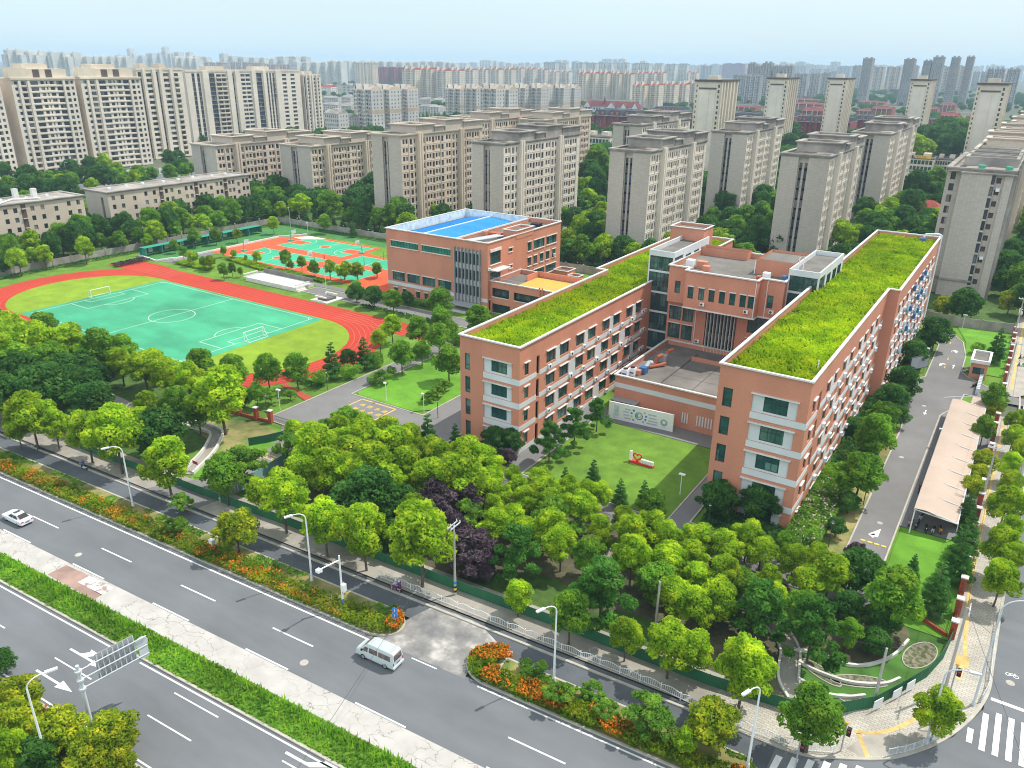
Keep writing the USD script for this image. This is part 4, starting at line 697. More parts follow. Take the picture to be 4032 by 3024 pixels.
for x0, x1, y0, y1, z1, mt, nm in ((-109.9, -108.6, 176.2, 177.6, 18.2, 'box_blue', 'fan_box'), (-112.4, -110, 181, 183.4, 17.8, 'black', 'vent_cowl'), (-109.6, -108.7, 178.5, 180.5, 17.2, 'rust_red', 'duct_box'), (-116, -112.5, 166.5, 168.5, 17.3, 'rust_red', 'duct_box'), (-117.4, -116.2, 165.6, 167, 17.6, 'salmon_tile', 'roof_vent')): M().box(x0, x1, y0, y1, 16.32, z1).build(nm, mt, gym)
for k in range(3): M().cyl((-116.5 + k * .9, 156.5, 16.8), (-113.2 + k * .9, 166.5, 17.0), .22, n=7).build('solar_tube', 'silver_metal', gym)
for i, op in enumerate(gF):
    if i < 2: window(gym, Gp[0], (1, 0), op, .2, 9, 2, glass='glass_green')
    elif i == 3: window(gym, Gp[0], (1, 0), op, .6, 6, 1, glass='glass_tower', name='entrance_glazing')
    elif i > 3: window(gym, Gp[0], (1, 0), op, .2, 5 if op[1] - op[0] > 2 else 1, 2 if op[1] - op[0] > 2 else 1)
    if i != 2: M().obox(Gp[0], (1, 0), op[0] - .12, op[1] + .12, -.22, 0, op[3] + .02, op[3] + .2).build('window_hood', 'white_trim', gym)
    if i < 2: M().obox(Gp[0], (1, 0), op[0] - .12, op[1] + .12, -.2, 0, op[2] - .22, op[2] - .02).build('window_sill', 'white_trim', gym)
for za, zb in ((11.6, 14.4), (7.6, 10.2), (3.6, 6.2)): window(gym, Gp[0], (1, 0), (22.7, 30.6, za, zb), .2, 7, 1, glass='glass_tower')
for za, zb in ((14.4, 15.0), (10.2, 11.6), (6.2, 7.6), (1.9, 3.6)): M().obox(Gp[0], (1, 0), 22.7, 30.6, .1, .2, za, zb).build('bay_panel', 'white_wall', gym)
for k in range(8): M().box(-117.95 + k * 1.1, -117.8 + k * 1.1, 154.0, 154.6, 1.8, 15.6).build('fin', 'grey_metal', gym)
M().box(-119, -109.6, 151.2, 154.6, 1.55, 1.85).build('entrance_canopy', 'grey_metal', gym); M().box(-119.5, -109, 150.6, 154.55, 0, .3).build('entrance_step', 'kerb_pale', gym)
M().obox(Gp[0], (1, 0), 0, 22.6, -.05, 0, 2.6, 3.5).obox(Gp[0], (1, 0), 30.7, 32.6, -.05, 0, 2.6, 3.5).build('white_band', 'white_wall', gym)
for i, op in enumerate(gR):
    window(gym, Gp[1], (0, 1), op, .2, 4 if op[1] - op[0] > 3 else 2, 2 if op[3] - op[2] > 1.8 else 1)
    M().obox(Gp[1], (0, 1), op[0] - .1, op[1] + .1, -.22, 0, op[3] + .02, op[3] + (.7 if i == 0 else .18)).obox(Gp[1], (0, 1), op[0] - .1, op[1] + .1, -.2, 0, op[2] - .18, op[2] - .02).build('window_hood', 'white_trim', gym)
M().box(-107.95, -105.6, 155.4, 161.4, 10.6, 10.8).build('door_canopy', 'kerb_pale', gym); ac_unit(-107.8, 155.1, 10.7, 0, ('G', 0)); ac_unit(-107.8, 186.6, 8.6, 0, ('G', 0))
ter = thing('terrace_annex', 'low salmon annex with orange roof terrace joining the gymnasium to the left wing', 'annex', (-90, 162, 0))
Tp = [(-107.95, 155.6), (-73.75, 155.6), (-73.75, 169.6), (-107.95, 169.6)]
tF = [(.6, 5.6, 4.2, 6.4), (7.0, 18, 4.2, 6.2), (.6, 6, .1, 2.4)]
w = M(); shell(w, Tp, 0, 8.0, {0: tF}, .3); Ti = inner_parapet(w, Tp, 7.0, 8.0); w.build('wall', 'salmon_tile', ter); parapet(ter, Tp, 8.0, w=.36)
for op in tF: window(ter, Tp[0], (1, 0), op, 1.0, 5, 1, glass='glass_tower'); M().obox(Tp[0], (1, 0), op[0], op[1], -.08, .1, op[2] - .2, op[2]).build('window_sill', 'white_trim', ter)
M().sheet(Ti, 7.05).build('roof_slab', 'roof_concrete', ter); M().sheet(rect(-102, -78, 158.2, 168.6), 7.07).build('orange_floor', 'orange_floor', ter); M().box(-102.3, -78, 156.2, 156.5, 7.06, 7.9).build('purple_screen', 'purple_paint', ter)
M().box(-102.4, -102.1, 163.6, 169.3, 7.06, 8.5).box(-102.4, -78, 169.0, 169.3, 7.06, 8.5).build('terrace_wall', 'salmon_tile', ter)
M().cyl((-93.5, 155.3, 0), (-93.5, 155.3, 8.6), .16).cyl((-92.7, 155.3, 0), (-92.7, 155.3, 8.6), .16).build('downpipe', 'salmon_tile', ter)
rl = M()
for k in range(14): rl.cyl((-107 + k * 2.2, 155.6, 8.2), (-107 + k * 2.2, 155.6, 9.0), .03, n=5)
rl.path([(-107.5, 155.6, 9.0), (-78, 155.6, 9.0)], .035, n=5).build('railing', 'silver_metal', ter)
anx = thing('plant_room', 'small low salmon plant room behind the gymnasium near the perimeter wall', 'outbuilding', (-104, 190, 0))
block(anx, [(-107.9, 186.5), (-103.4, 186.5), (-103.4, 191), (-107.9, 191)], 0, 4.6, name='wall'); block(anx, [(-103.3, 186.5), (-100, 186.5), (-100, 189.4), (-103.3, 189.4)], 0, 3.6, name='wall')
ROWN = ('top', 'second', 'third', 'fourth', 'fifth')
ORD = ['first', 'second', 'third', 'fourth', 'fifth', 'sixth', 'seventh', 'eighth', 'ninth', 'tenth', 'eleventh', 'twelfth', 'thirteenth', 'fourteenth', 'fifteenth', 'sixteenth', 'seventeenth', 'eighteenth', 'nineteenth', 'twentieth']
def ordinal(i):
    if i >= 99: return 'hundredth' if i == 99 else 'one hundred and ' + ordinal(i - 100)
    if i < 20: return ORD[i]
    tens = ['twenty', 'thirty', 'forty', 'fifty', 'sixty', 'seventy', 'eighty', 'ninety'][(i + 1) // 10 - 2]; u_ = (i + 1) % 10
    return tens + '-' + ORD[u_ - 1] if u_ else tens[:-1] + 'ieth'
for (blk, row), ps in acn.items():
    for i, p in enumerate(ps):
        where = {'L': f'white outdoor unit, {ordinal(i)} from the left, under {ROWN[row]} window row of left wing', 'R': f'white outdoor unit, {ordinal(i)} from the front, {ROWN[row]} row of right wing side', 'RB': f'white outdoor unit, {ordinal(i)} from front, {ROWN[row]} row of rear right wing side', 'C': f'white outdoor unit, {ordinal(i)} listed along the central block front', 'G': ('white outdoor unit beside the gymnasium terrace door', 'white outdoor unit under a window at the gymnasium rear')[i % 2]}[blk]
        if blk == 'C': where = ('white outdoor unit under left windows of the central overhang', 'white outdoor unit under right windows of the central overhang', 'white outdoor unit on the recessed right face of central block', 'white outdoor unit left of the central fins near the low roof')[i]
        stage.GetPrimAtPath(p).SetCustomDataByKey('label', where); stage.GetPrimAtPath(p).SetCustomDataByKey('group', 'air conditioner outdoor units on the school walls')
# ------------------------------------------------------------------ housing blocks
mat_tiles('beige_tile', (0.50, 0.43, 0.36), (0.39, .33, .275), .8, .6, var=.05, var2=.10, msize=.015, scale2=.04)
mat_tiles('grey_tile', (0.44, 0.395, 0.35), (0.33, .29, .255), .9, .45, var=.06, var2=.12, msize=.02, scale2=.05)
mat('beige_plain', (0.58, 0.485, 0.395), .85, .07, .25, .10, .05)
mat('cream_plain', (0.62, 0.54, 0.44), .85, .08, .2, .10, .04)
mat('cream_light', (0.66, 0.595, 0.52), .85, .06, .2, .08, .04)
mat('pale_plain', (0.58, 0.57, 0.53), .85, .08, .2, .1, .03)
mat('grey_white', (0.50, 0.48, 0.46), .85, .08, .2, .1, .04)
mat('grey_plain', (0.30, 0.29, 0.28), .85, .1, .2, .1, .03)
mat('brown_dark', (0.10, 0.075, 0.065), .8, .15, .3)
mat('brown_plain', (0.42, 0.33, 0.25), .85, .1, .2, .1, .03)
mat('roof_grime', (0.30, 0.275, 0.25), .95, .25, .3, .25, .08)
mat('roof_red', (0.30, 0.06, 0.035), .8, .15, .5, .12, .05)
mat('roof_maroon', (0.15, 0.03, 0.032), .8, .15, .5, .12, .05)
mat('roof_black', (0.035, 0.038, 0.048), .7, .2, .5, .1, .1)
mat('brick_dark', (0.22, 0.045, 0.045), .85, .15, .5, .1, .05)
mat('brick_mid', (0.33, 0.12, 0.085), .85, .12, .3, .1, .05)
mat('blue_cap', (0.08, 0.20, 0.34), .7, .1, .5)
mat_glass('glass_far', (.05, .065, .085), (.30, .33, .36), cell=(2, 2, 3), p=.6, rough=.3)

def win_flat(parent, o, d, op, depth=.16, glass='glass_flat', name='window', frame=False, m=None):
    """A pane sunk in the wall, with a light sill."""
    o = np.array(o, float)[:2]; d = np.array(d, float); n = np.array([-d[1], d[0]]); a0, a1, b0, b1 = op[:4]
    P = lambda a, z: (*(o + d * a + n * depth), z); q = m or M()
    q.quad(P(a0, b0), P(a1, b0), P(a1, b1), P(a0, b1))
    if frame: q.obox(o, d, (a0 + a1) / 2 - .04, (a0 + a1) / 2 + .04, depth - .05, depth + .01, b0, b1)
    return None if m else q.build(name, glass, parent)

def beige_slab(name, floors, end='strips', L=46.0, wall_mat='beige_plain'):
    """Slab block; local origin at the near right corner of its base: long front faces +x, plain end wall faces -y."""
    p = proto(name); FH = 2.95; H = floors * FH + .6; D = 12.6
    # end wall with two glazed stair strips beside a recess
    pts = [(-D, 0), (-7.9, 0), (-7.9, .7), (-5.4, .7), (-5.4, 0), (0, 0)]
    w = M(); eops = [(.2, .95, .8, H - 1.6), (1.55, 2.3, .8, H - 1.6)]
    wall(w, (-D, 0), (1, 0), 4.7, 0, H); wall(w, (-7.9, .0), (0, 1), .7, 0, H); wall(w, (-7.9, .7), (1, 0), 2.5, 0, H, eops, .15); wall(w, (-5.4, .7), (0, -1), .7, 0, H); wall(w, (-5.4, 0), (1, 0), 5.4, 0, H)
    wall(w, (-D, L), (0, -1), L, 0, H); wall(w, (0, L), (-1, 0), D, 0, H)
    w.build('end_wall', 'grey_tile', p)
    for a0, a1, b0, b1 in eops:
        for k in range(floors): win_flat(p, (-7.9, .7), (1, 0), (a0, a1, b0 + k * FH * .985, b0 + k * FH * .985 + 2.3), .12, 'glass_shaft', 'stair_window')
    # front with bays
    ops = []; bays = []
    unit = [(.9, 2.0, 0), (2.4, 3.5, 0), (4.5, 5.9, 1), (6.5, 7.5, 0), (11.0, 12.4, 1), (13.2, 14.3, 0), (14.7, 15.8, 0), (16.3, 17.6, 2), (18.1, 19.2, 0), (19.6, 20.7, 0), (21.3, 22.7, 1)]
    for y0 in (0, 23.2):
        for a, b, t in unit:
            if y0 + b > L - .4: continue
            for k in range(floors):
                z = .75 + k * FH; ops.append((y0 + a, y0 + b, z + (.1 if t else .55), z + 2.1, t))
    f = M(); wall(f, (0, 0), (0, 1), L, 0, H, ops, .3)
    for y0 in (0, 23.2):
        for a, b in ((8.3, 10.3),): f.box(0, 1.1, y0 + a, y0 + a + .75, 0, H + 1.2); f.box(0, 1.1, y0 + b - .75, y0 + b, 0, H + 1.2); f.box(0, .45, y0 + a + .75, y0 + b - .75, 0, H)
        for a in (3.95, 12.8, 21.0): f.box(0, .16, y0 + a - .14, y0 + a + .14, 0, H)
    for k in range(1, floors): f.box(0, .07, 0, L, k * FH + .42, k * FH + .56)
    f.build('front_wall', wall_mat, p)
    for op in ops: win_flat(p, (0, 0), (0, 1), op[:4], .26, 'brown_dark' if op[4] == 2 else 'glass_flat', 'window', frame=op[4] == 0)
    # cornice, roof and hollow attic frames
    c = M(); ring = rect(-D - .4, .5, -.5, L + .3)
    for z, g in ((H, .0), (H + .35, .25), (H + .7, .45)): c.prism(rect(-D - g, g, -g, L + g).difference(rect(-D + .5, -.5, .5, L - .5)), z + .003, z + .34)
    for y0, y1, x0, zt in ((7.5, 17, -10.5, 2.4), (17.5, 22.5, -8.0, 1.5), (23.5, 33.5, -11.2, 3.4), (34, 45.5, -9.5, 2.3)):
        b = rect(x0, .35, y0, y1); c.prism(b.difference(b.buffer(-.7, join_style=2)), H + 1.05, H + 1.05 + zt)
        for g, dz in ((.3, 0), (.6, .3)): c.prism(b.buffer(g, join_style=2).difference(b.buffer(-.9, join_style=2)), H + 1.05 + zt + dz, H + 1.33 + zt + dz)
    c.build('cornice', 'roof_grime' if end == 'worn' else 'beige_tile', p)
    M().sheet(rect(-D + .1, -.1, .1, L - .1), H + .5).build('roof', 'roof_grime', p)
    b = M()
    for y in (10, 27, 38): b.box(-9, -5.5, y, y + 4, H + .5, H + 3.0)
    b.build('stair_head', 'beige_plain', p)
    return p
BE11 = beige_slab('class_beige_block', 11); BE8 = beige_slab('class_beige_low_block', 8); BE11W = beige_slab('class_worn_beige_block', 11, 'worn', wall_mat='cream_light')
for nm, pr, x, y, lab, sc in (
    ('apartment_block', BE8, -286, 214, 'eight storey beige block behind the sand coloured low block, left of its row', (1.25, 1.15, 1)), ('apartment_block', BE8, -254, 236, 'eight storey beige block with plain grey end wall, second from left of its row', (1.45, 1.0, 1)),
    ('apartment_block', BE11, -191, 220, 'eleven storey beige block directly left of the blue roof behind dark trees', (1.1, 1.08, 1)), ('apartment_block', BE11W, -146, 218, 'eleven storey beige block rising right behind the blue gymnasium roof', (1, 1.1, 1)),
    ('apartment_block', BE11W, -99, 227, 'eleven storey pale block behind the central school block with patched end wall', (1.08, 1.02, 1)), ('apartment_block', BE11W, -52, 248, 'eleven storey pale block behind the middle of the right school wing', (1.12, 1.0, 1)),
    ('apartment_block', BE11, -214, 300, 'beige block in the rear row, half hidden behind the left beige blocks', (1, 1, 1)), ('apartment_block', BE11, -194, 322, 'beige block in the rear row seen between two nearer blocks', (1, 1, 1)),
    ('apartment_block', BE11W, -147, 326, 'pale block in the rear row left of the dark red mansard houses', (1.1, 1.2, 1)), ('apartment_block', BE11W, -98, 316, 'pale block in the rear row with two dark stair strips', (1.15, 1.05, 1)), ('apartment_block', BE11W, -52, 349, 'pale block in the rear row behind the shops at right', (1.15, 1.5, 1)),
    ('apartment_block', BE8, -252, 320, 'low beige block behind the second beige block, mostly hidden', (1, 1, 1.1))):
    thing(nm, lab, 'apartment block', (x, y, -.1), 0, 'beige apartment blocks beyond the school wall', sc, proto=pr)
for k, (x, y, s) in enumerate(((-5.5, 303, 1.0), (-4.5, 356, 1.0), (-3.5, 410, 1.0), (-2.5, 466, 1.0), (-2, 525, 1.0), (-1, 590, 1.0))):
    thing('apartment_block', f'{ordinal(k)} block behind the tall grey end wall at the right edge, roofs stepping away', 'apartment block', (x, y, -.1), 0, 'blocks receding at the right edge', (1.1, .95, 1), proto=BE11)
# the tall grey end wall at the right, seen close
gb = thing('apartment_block', 'tall grey tiled end wall of the nearest apartment block at the right edge', 'apartment block', (-12, 241, 0))
w = M(); H = 32.6; gp = [(-20.8, 242.6), (-17.3, 242.6), (-17.3, 240.6), (-9.4, 240.6), (-9.4, 241.4), (-7.4, 241.4), (-7.4, 240.9), (-5.6, 240.9), (-5.6, 290), (-20.8, 290)]
flo = [.9 + 2.95 * k for k in range(11)]
go = {0: [(.9, 2.1, z + .2, z + 2.1) for z in flo], 2: [(7.0 - .0, 7.9 - .05, z - .2, z + 2.3) for z in flo], 4: [(.2, 1.3, z + .1, z + 1.5) for z in flo], 7: [(a, a + 1.3, z + .3, z + 2.1) for z in flo for a in (1.5, 4, 8, 11.5, 14, 18, 22, 25, 29, 33, 36, 40, 44)]}
shell(w, gp, 0, H, go, .35); w.build('wall', 'grey_tile', gb)
for e, ops in go.items():
    a, b = np.array(gp[e], float), np.array(gp[e + 1], float); d = (b - a) / np.linalg.norm(b - a)
    for op in ops: win_flat(gb, a, d, op, .3, 'brown_dark' if e == 4 else 'glass_shaft' if e == 2 else 'glass_flat')
c = M()
for z, g in ((H, .1), (H + .4, .35), (H + .8, .5)): c.prism(rect(-20.8 - g, -5.6 + g, 242.6 - g, 290).difference(rect(-20, -6.4, 243.4, 289)), z + .003, z + .39)
c.prism(rect(-17.4, -5.5, 240.5, 243).buffer(.1, join_style=2), H + .003, H + .3); c.box(-17.3, -9.4, 240.35, 240.6, 4.4, 4.9); c.box(-20.9, -17.3, 242.3, 242.6, 4.4, 4.9)
for y in (250, 262, 274): c.prism(rect(-18, -5.4, y, y + 9).difference(rect(-17.2, -6.2, y + .8, y + 8.2)), H + 1.2, H + 3.4)
for y in (242, 256, 270, 284): c.box(-5.6, -4.9, y, y + .8, 0, H); c.box(-5.6, -4.9, y + 1.6, y + 2.4, 0, H)
c.build('cornice', 'roof_grime', gb); M().sheet(rect(-20.7, -5.7, 241, 289.9), H + .35).build('roof', 'roof_grime', gb)
for x in (-13.2, -7.0): M().cyl((x, 243.6, H + .4), (x, 243.6, H + 2.0), .85, n=12).build('water_tank', 'green_paint', gb)
for z in (9.8 + .9, 27.6 + .8): M().box(-8.9, -8.0, 240.95, 241.35, z + .1, z + .9).build('air_conditioner', 'white_metal', gb)

# ---- sand coloured low blocks by the running track
lb = []
for (x, y0, y1, lab, seams) in ((-262, 60, 142.5, 'low sand coloured five storey block with white roof ducts beyond the track', (82, 104, 122.5)), (-260.8, 150.2, 209, 'long low sand coloured five storey block with stepped window columns', (169.5, 184, 197))):
    t = thing('low_apartment_block', lab, 'apartment block', (x, (y0 + y1) / 2, 0)); w = M(); H = 15.6
    edges = [y0] + list(seams) + [y1]; ops = []
    for i in range(len(edges) - 1):
        a, b = edges[i], edges[i + 1]; W_b = b - a
        if i: a += 1.6
        for j, fr in enumerate((.10, .27, .5, .73, .9)):
            yc = a + (b - a) * fr
            for k in range(5): z = .9 + 2.95 * k - (1.0 if j == 2 else 0); ops.append((yc - .6 - y0, yc + .6 - y0, max(z + .5, .2), z + 2.0))
    fr_ = M(); wall(fr_, (x, y0), (0, 1), y1 - y0, 0, H, ops, .25); fr_.build('front_wall', 'beige_plain', t)
    wall(w, (x - 13.5, y0), (1, 0), 13.5, 0, H, [(9.2, 10.6, 1, H - 1.5)], .9); wall(w, (x, y1), (-1, 0), 13.5, 0, H); wall(w, (x - 13.5, y1), (0, -1), y1 - y0, 0, H); w.build('end_wall', 'grey_tile', t)
    for op in ops: win_flat(t, (x, y0), (0, 1), op, .2, 'glass_flat', 'window')
    for s in seams:
        M().box(x - .2, x + .05, s, s + 1.5, 0, H).build('stair_recess', 'brown_dark', t)
        for k in range(5): M().box(x + .05, x + .5, s + .1, s + 1.4, 2.95 * k + 2.3, 2.95 * k + 2.5).build('stair_ledge', 'beige_plain', t)
    c = M(); e = rect(x - 13.5, x, y0, y1)
    for z, g in ((H, .25), (H + .3, .5)): c.prism(e.buffer(g, join_style=2).difference(e.buffer(-.5, join_style=2)), z + .003, z + .3)
    c.build('cornice', 'roof_grime', t); M().sheet(e, H + .25).build('roof', 'roof_grime', t)
    for k, y in enumerate(np.arange(y0 + 5, y1 - 4, 7)): M().box(x - 8 - (k % 3), x - 7.2 - (k % 3), y, y + .9, H + .25, H + .9).build('roof_vent', 'white_metal', t)
    if y0 < 100:
        for y, xx in ((101, -268), (110, -274), (126, -271), (130, -267.5)): M().box(xx - .7, xx + .7, y - .7, y + .7, H + .3, H + 3.6).build('chimney_box', 'white_trim', t)
        M().path([(-266, 104, H + .6), (-265, 118, H + .6), (-270, 124, H + .6), (-266, 131, H + .7)], .22, n=7).build('roof_duct', 'white_metal', t)
# ---- big left towers
def left_tower(name, floors=16, L=31.0):
    p = proto(name); FH = 2.9; H = floors * FH + .8; D = 16.0
    ops, gl = [], []
    cols = [(1.4, 2.9, 'w'), (4.6, 6.9, 'b'), (9.0, 12.6, 'b'), (13.8, 15.6, 'w'), (16.5, 17.2, 'w'), (18.3, 20.6, 'w'), (21.6, 24.6, 'b'), (26.0, 27.8, 'b'), (28.8, 30.1, 'w')]
    for a, b, t in cols:
        for k in range(floors): z = .9 + FH * k; ops.append((a, b, z + (.25 if t == 'b' else .55), z + 2.05, t))
    f = M(); wall(f, (0, 0), (0, 1), L, 0, H, ops, .5)
    for a in (3.6, 7.9, 25.2): f.box(0, .55, a - .55, a + .55, 0, H + .6)
    for k in range(floors): f.box(0, .3, 8.5, 24.7, FH * k + .35 + .0, FH * k + .98)
    f.build('front_wall', 'cream_light', p)
    s = M(); wall(s, (-D, 0), (1, 0), D, 0, H); wall(s, (0, L), (-1, 0), D, 0, H); wall(s, (-D, L), (0, -1), L, 0, H); s.build('side_wall', 'beige_plain', p)
    for op in ops: win_flat(p, (0, 0), (0, 1), op[:4], .45, 'glass_flat', 'window')
    for k in range(floors): M().box(.02, .5, 4.3, 7.1, FH * k + .3, FH * k + 1.0).build('balcony', 'beige_plain', p)
    c = M(); c.prism(rect(-D, .6, 0, L).buffer(.2, join_style=2), H + .003, H + .9); c.box(-9, -1.2, 3, 28, H + .9, H + 5.0); c.box(-13, -3, 8, 20, H + 5.0, H + 7.4); c.box(-4.5, .2, -.6, 8.2, H + .9, H + 5.6); c.build('penthouse', 'cream_plain', p)
    for y in (11.5, 17.6): M().box(-1.25, -1.15, y, y + 3.2, H + 1.0, H + 4.8).build('penthouse_opening', 'brown_dark', p)
    return p
LT = left_tower('class_cream_tower')
for k, (x, y, s) in enumerate(((-440, 177, (1, 1.03, 1)), (-440, 214.3, (1, 1.05, 1)), (-440, 250, (1, 1.13, 1)))):
    thing('apartment_tower', ('cream sixteen storey tower cut by the left edge of the picture', 'cream tower at left, first of two matching fronts', 'cream tower at left, second of two matching fronts beside the trees')[k], 'apartment tower', (x, y, 0), 0, None, s, proto=LT)
def strip_tower(name, L, floors, cols, wallm='cream_light', H=None, D=18.0):
    p = proto(name); FH = 2.9; H = floors * FH + 1.5; ops = []
    for a, b, t in cols:
        if t == 'pier': continue
        for k in range(floors): z = .6 + FH * k; ops.append((a, b, z + (.05 if t == 's' else .5), z + (2.85 if t == 's' else 2.2), t))
    f = M(); wall(f, (0, 0), (0, 1), L, 0, H, ops, .5)
    for a, b, t in cols:
        if t == 'pier': f.box(0, .9, a, b, 0, H + .8)
    f.build('front_wall', wallm, p); s = M(); wall(s, (-D, 0), (1, 0), D, 0, H, [(12.6, 14.6, 1, H - 3)], .8); wall(s, (0, L), (-1, 0), D, 0, H); wall(s, (-D, L), (0, -1), L, 0, H); s.build('side_wall', 'beige_tile', p)
    for op in ops: win_flat(p, (0, 0), (0, 1), op[:4], .45, 'glass_shaft' if op[4] == 's' else 'glass_flat', 'window')
    c = M(); c.prism(rect(-D, .3, 0, L).difference(rect(-D + .8, -.6, .8, L - .8)), H + .003, H + 1.2); c.box(-12, -5, L * .2, L * .35, H, H + 3.4); c.box(-12, -5, L * .6, L * .75, H, H + 3.4); c.build('parapet', 'cream_plain', p); M().sheet(rect(-D + .1, -.1, .1, L - .1), H + .2).build('roof', 'roof_grime', p)
    for k in range(floors): M().box(.0, .8, L - 6.9 if L < 40 else 20.4, L - 3.4 if L < 40 else 27.6, FH * k + .3, FH * k + 1.0).build('balcony', 'cream_plain', p)
    return p
WT = strip_tower('class_strip_tower', 85, 16, [(4, 6, 's'), (7.5, 9.5, 's'), (11, 15, 'pier'), (15.5, 19.5, 's'), (20.6, 24.0, 'w'), (24.4, 27.4, 'w'), (28.2, 31.5, 'pier'), (31.9, 33.2, 's'), (33.8, 37, 'pier'), (38, 41.2, 'w'), (41.6, 45, 'w'), (46, 49, 'pier'), (49.5, 54, 's'), (54.6, 57, 'pier'), (57.5, 59, 's'), (60, 61.4, 's'), (62.4, 63.8, 's'), (64.6, 68.5, 'pier'), (70, 73.5, 'w'), (77, 80.5, 'w')])
ST = strip_tower('class_balcony_tower', 34, 16, [(1, 3.5, 's'), (4, 6, 'pier'), (6.6, 10.6, 'w'), (11, 13.5, 'pier'), (14, 15.5, 's'), (16, 18.5, 'pier'), (19, 23.5, 'w'), (24, 26, 'pier'), (27.2, 30.5, 'w')])
thing('apartment_tower', 'long cream and white striped tower slab with vertical dark bands, left of centre', 'apartment tower', (-506, 362, 0), 0, None, (1, 1.22, 1.033), proto=WT)
thing('apartment_tower', 'stepped tower with deep dark balconies between the cream fronts and striped slab', 'apartment tower', (-460, 296, 0), 0, None, (1, .92, 1.07), proto=ST)
thing('apartment_tower', 'right hand end tower of the striped slab with small square windows', 'apartment tower', (-506, 469, 0), 0, None, (1, .55, .965), proto=ST)
sg = M()   # upright lettering on the striped slab
sgn = thing('roof_sign', 'upright dark lettering high on the striped cream tower', 'sign', (-506, 438, 0))
for k, ch in enumerate(('da', 'hua', 'yuan', 'jin')): glyph(sg, ch, (-504.9, 436.6, 42.5 - 4.0 * k), (0, 1, 0), (0, 0, 1), 3.1, .4, .02)
sg.build('lettering', 'dark_metal', sgn)
# white screen wall along the far road
for k in range(17):
    y = 150 + 9.2 * k; xx = -418 + max(0, (y - 200)) * .33
    t = M().box(xx, xx + .3, y, y + 9.15, 0, 3.2).build('screen_wall', 'white_wall', '/World', label=f'pale screen wall panel along the far road, {ordinal(k)} from the left', cat='wall', group='pale screen wall along the far road')
# ------------------------------------------------------------------ distant buildings: one prototype of each kind, facing -y, origin at the left front foot
def gen(name, W=30.0, D=14.0, floors=11, FH=2.95, cols=(), piers=(), wallm='cream_plain', towers=(), roof='flat', roofm='roof_grime', side='same', glass='glass_far', balcony=None, bands=None, towerm=None):
    p = proto(name); H = floors * FH + .6; ops = []
    for a, b, lo, hi in cols:
        for k in range(floors): ops.append((a, b, k * FH + lo, k * FH + hi))
    w = M(); wall(w, (0, 0), (1, 0), W, 0, H, ops, .4)
    sops = [(a, a + 1.4, k * FH + 1.0, k * FH + 2.3) for a in (2.5, 6.2, 10.5) for k in range(floors)] if side == 'same' else []
    wall(w, (W, 0), (0, 1), D, 0, H, sops, .3); wall(w, (W, D), (-1, 0), W, 0, H); wall(w, (0, D), (0, -1), D, 0, H); w.build('wall', wallm, p)
    for op in ops: win_flat(p, (0, 0), (1, 0), op, .35, glass)
    for op in sops: win_flat(p, (W, 0), (0, 1), op, .25, glass)
    for a, b, dz in towers:
        tw = M(); wall(tw, (a, -1.6), (1, 0), b - a, 0, H + dz, [(a2, a2 + .8, k * FH + .9, k * FH + 2.3) for k in range(floors + 1) for a2 in ((b - a) * .22, (b - a) * .6)], .2)
        wall(tw, (a, 4), (0, -1), 5.6, 0, H + dz); wall(tw, (b, -1.6), (0, 1), 5.6, 0, H + dz); wall(tw, (b, 4), (-1, 0), b - a, 0, H + dz); tw.sheet(rect(a, b, -1.6, 4), H + dz); tp = tw.build('lift_tower', towerm or 'cream_light', p)
        for k in range(floors + 1):
            for a2 in ((b - a) * .22, (b - a) * .6): win_flat(tp, (a, -1.6), (1, 0), (a2, a2 + .8, k * FH + .9, k * FH + 2.3), .15, glass)
        M().box(a + (b - a) * .25, b - (b - a) * .25, -1.66, -1.6, H + dz - 3, H + dz - .8).build('tower_opening', 'brown_dark', p)
    if piers:
        m = M()
        for a, b in piers: m.box(a, b, -.9, 0, 0, H + .5)
        m.build('pier', towerm or 'cream_light', p)
    if balcony:
        for a, b in balcony:
            for k in range(floors): M().box(a, b, -1.1, 0, k * FH + .1, k * FH + 1.05).build('balcony', 'pale_plain', p)
    if bands:
        for z0, z1, mt in bands: M().box(-.03, W + .03, -.04, D + .02, z0, z1).build('band', mt, p)
    if roof == 'hip':
        r = M(); e = .7; h = 2.6
        for a, b in ([(0, W)] if not towers else [(q0, q1) for q0, q1 in zip([0] + [t[1] for t in towers], [t[0] for t in towers] + [W]) if q1 - q0 > 1.5]): r.add([(a - .0, -e, H), (b, -e, H), (b, D + e, H), (a, D + e, H), (a + 1.0, D * .35, H + h), (b - 1.0, D * .35, H + h), (b - 1, D * .65, H + h), (a + 1, D * .65, H + h)], [[0, 1, 5, 4], [1, 2, 6, 5], [2, 3, 7, 6], [3, 0, 4, 7], [4, 5, 6, 7]])
        r.build('roof', roofm, p); M().box(W * .3, W * .7, D * .4, D * .75, H, H + 3.4).build('roof_house', wallm, p)
    elif roof == 'flat':
        r = M(); r.prism(rect(-.3, W + .3, -.3, D + .3).difference(rect(.5, W - .5, .5, D - .5)), H + .003, H + 1.0); r.sheet(rect(.1, W - .1, .1, D - .1), H + .2); r.build('roof', roofm, p); M().box(W * .15, W * .35, D * .3, D * .8, H, H + 3).box(W * .62, W * .85, D * .3, D * .8, H, H + 3).build('roof_house', wallm, p)
    return p
def cl_(W, n, w, lo=.9, hi=2.3, m=1.0): return [(m + (W - 2 * m) * (i + .5) / n - w / 2, m + (W - 2 * m) * (i + .5) / n + w / 2, lo, hi) for i in range(n)]
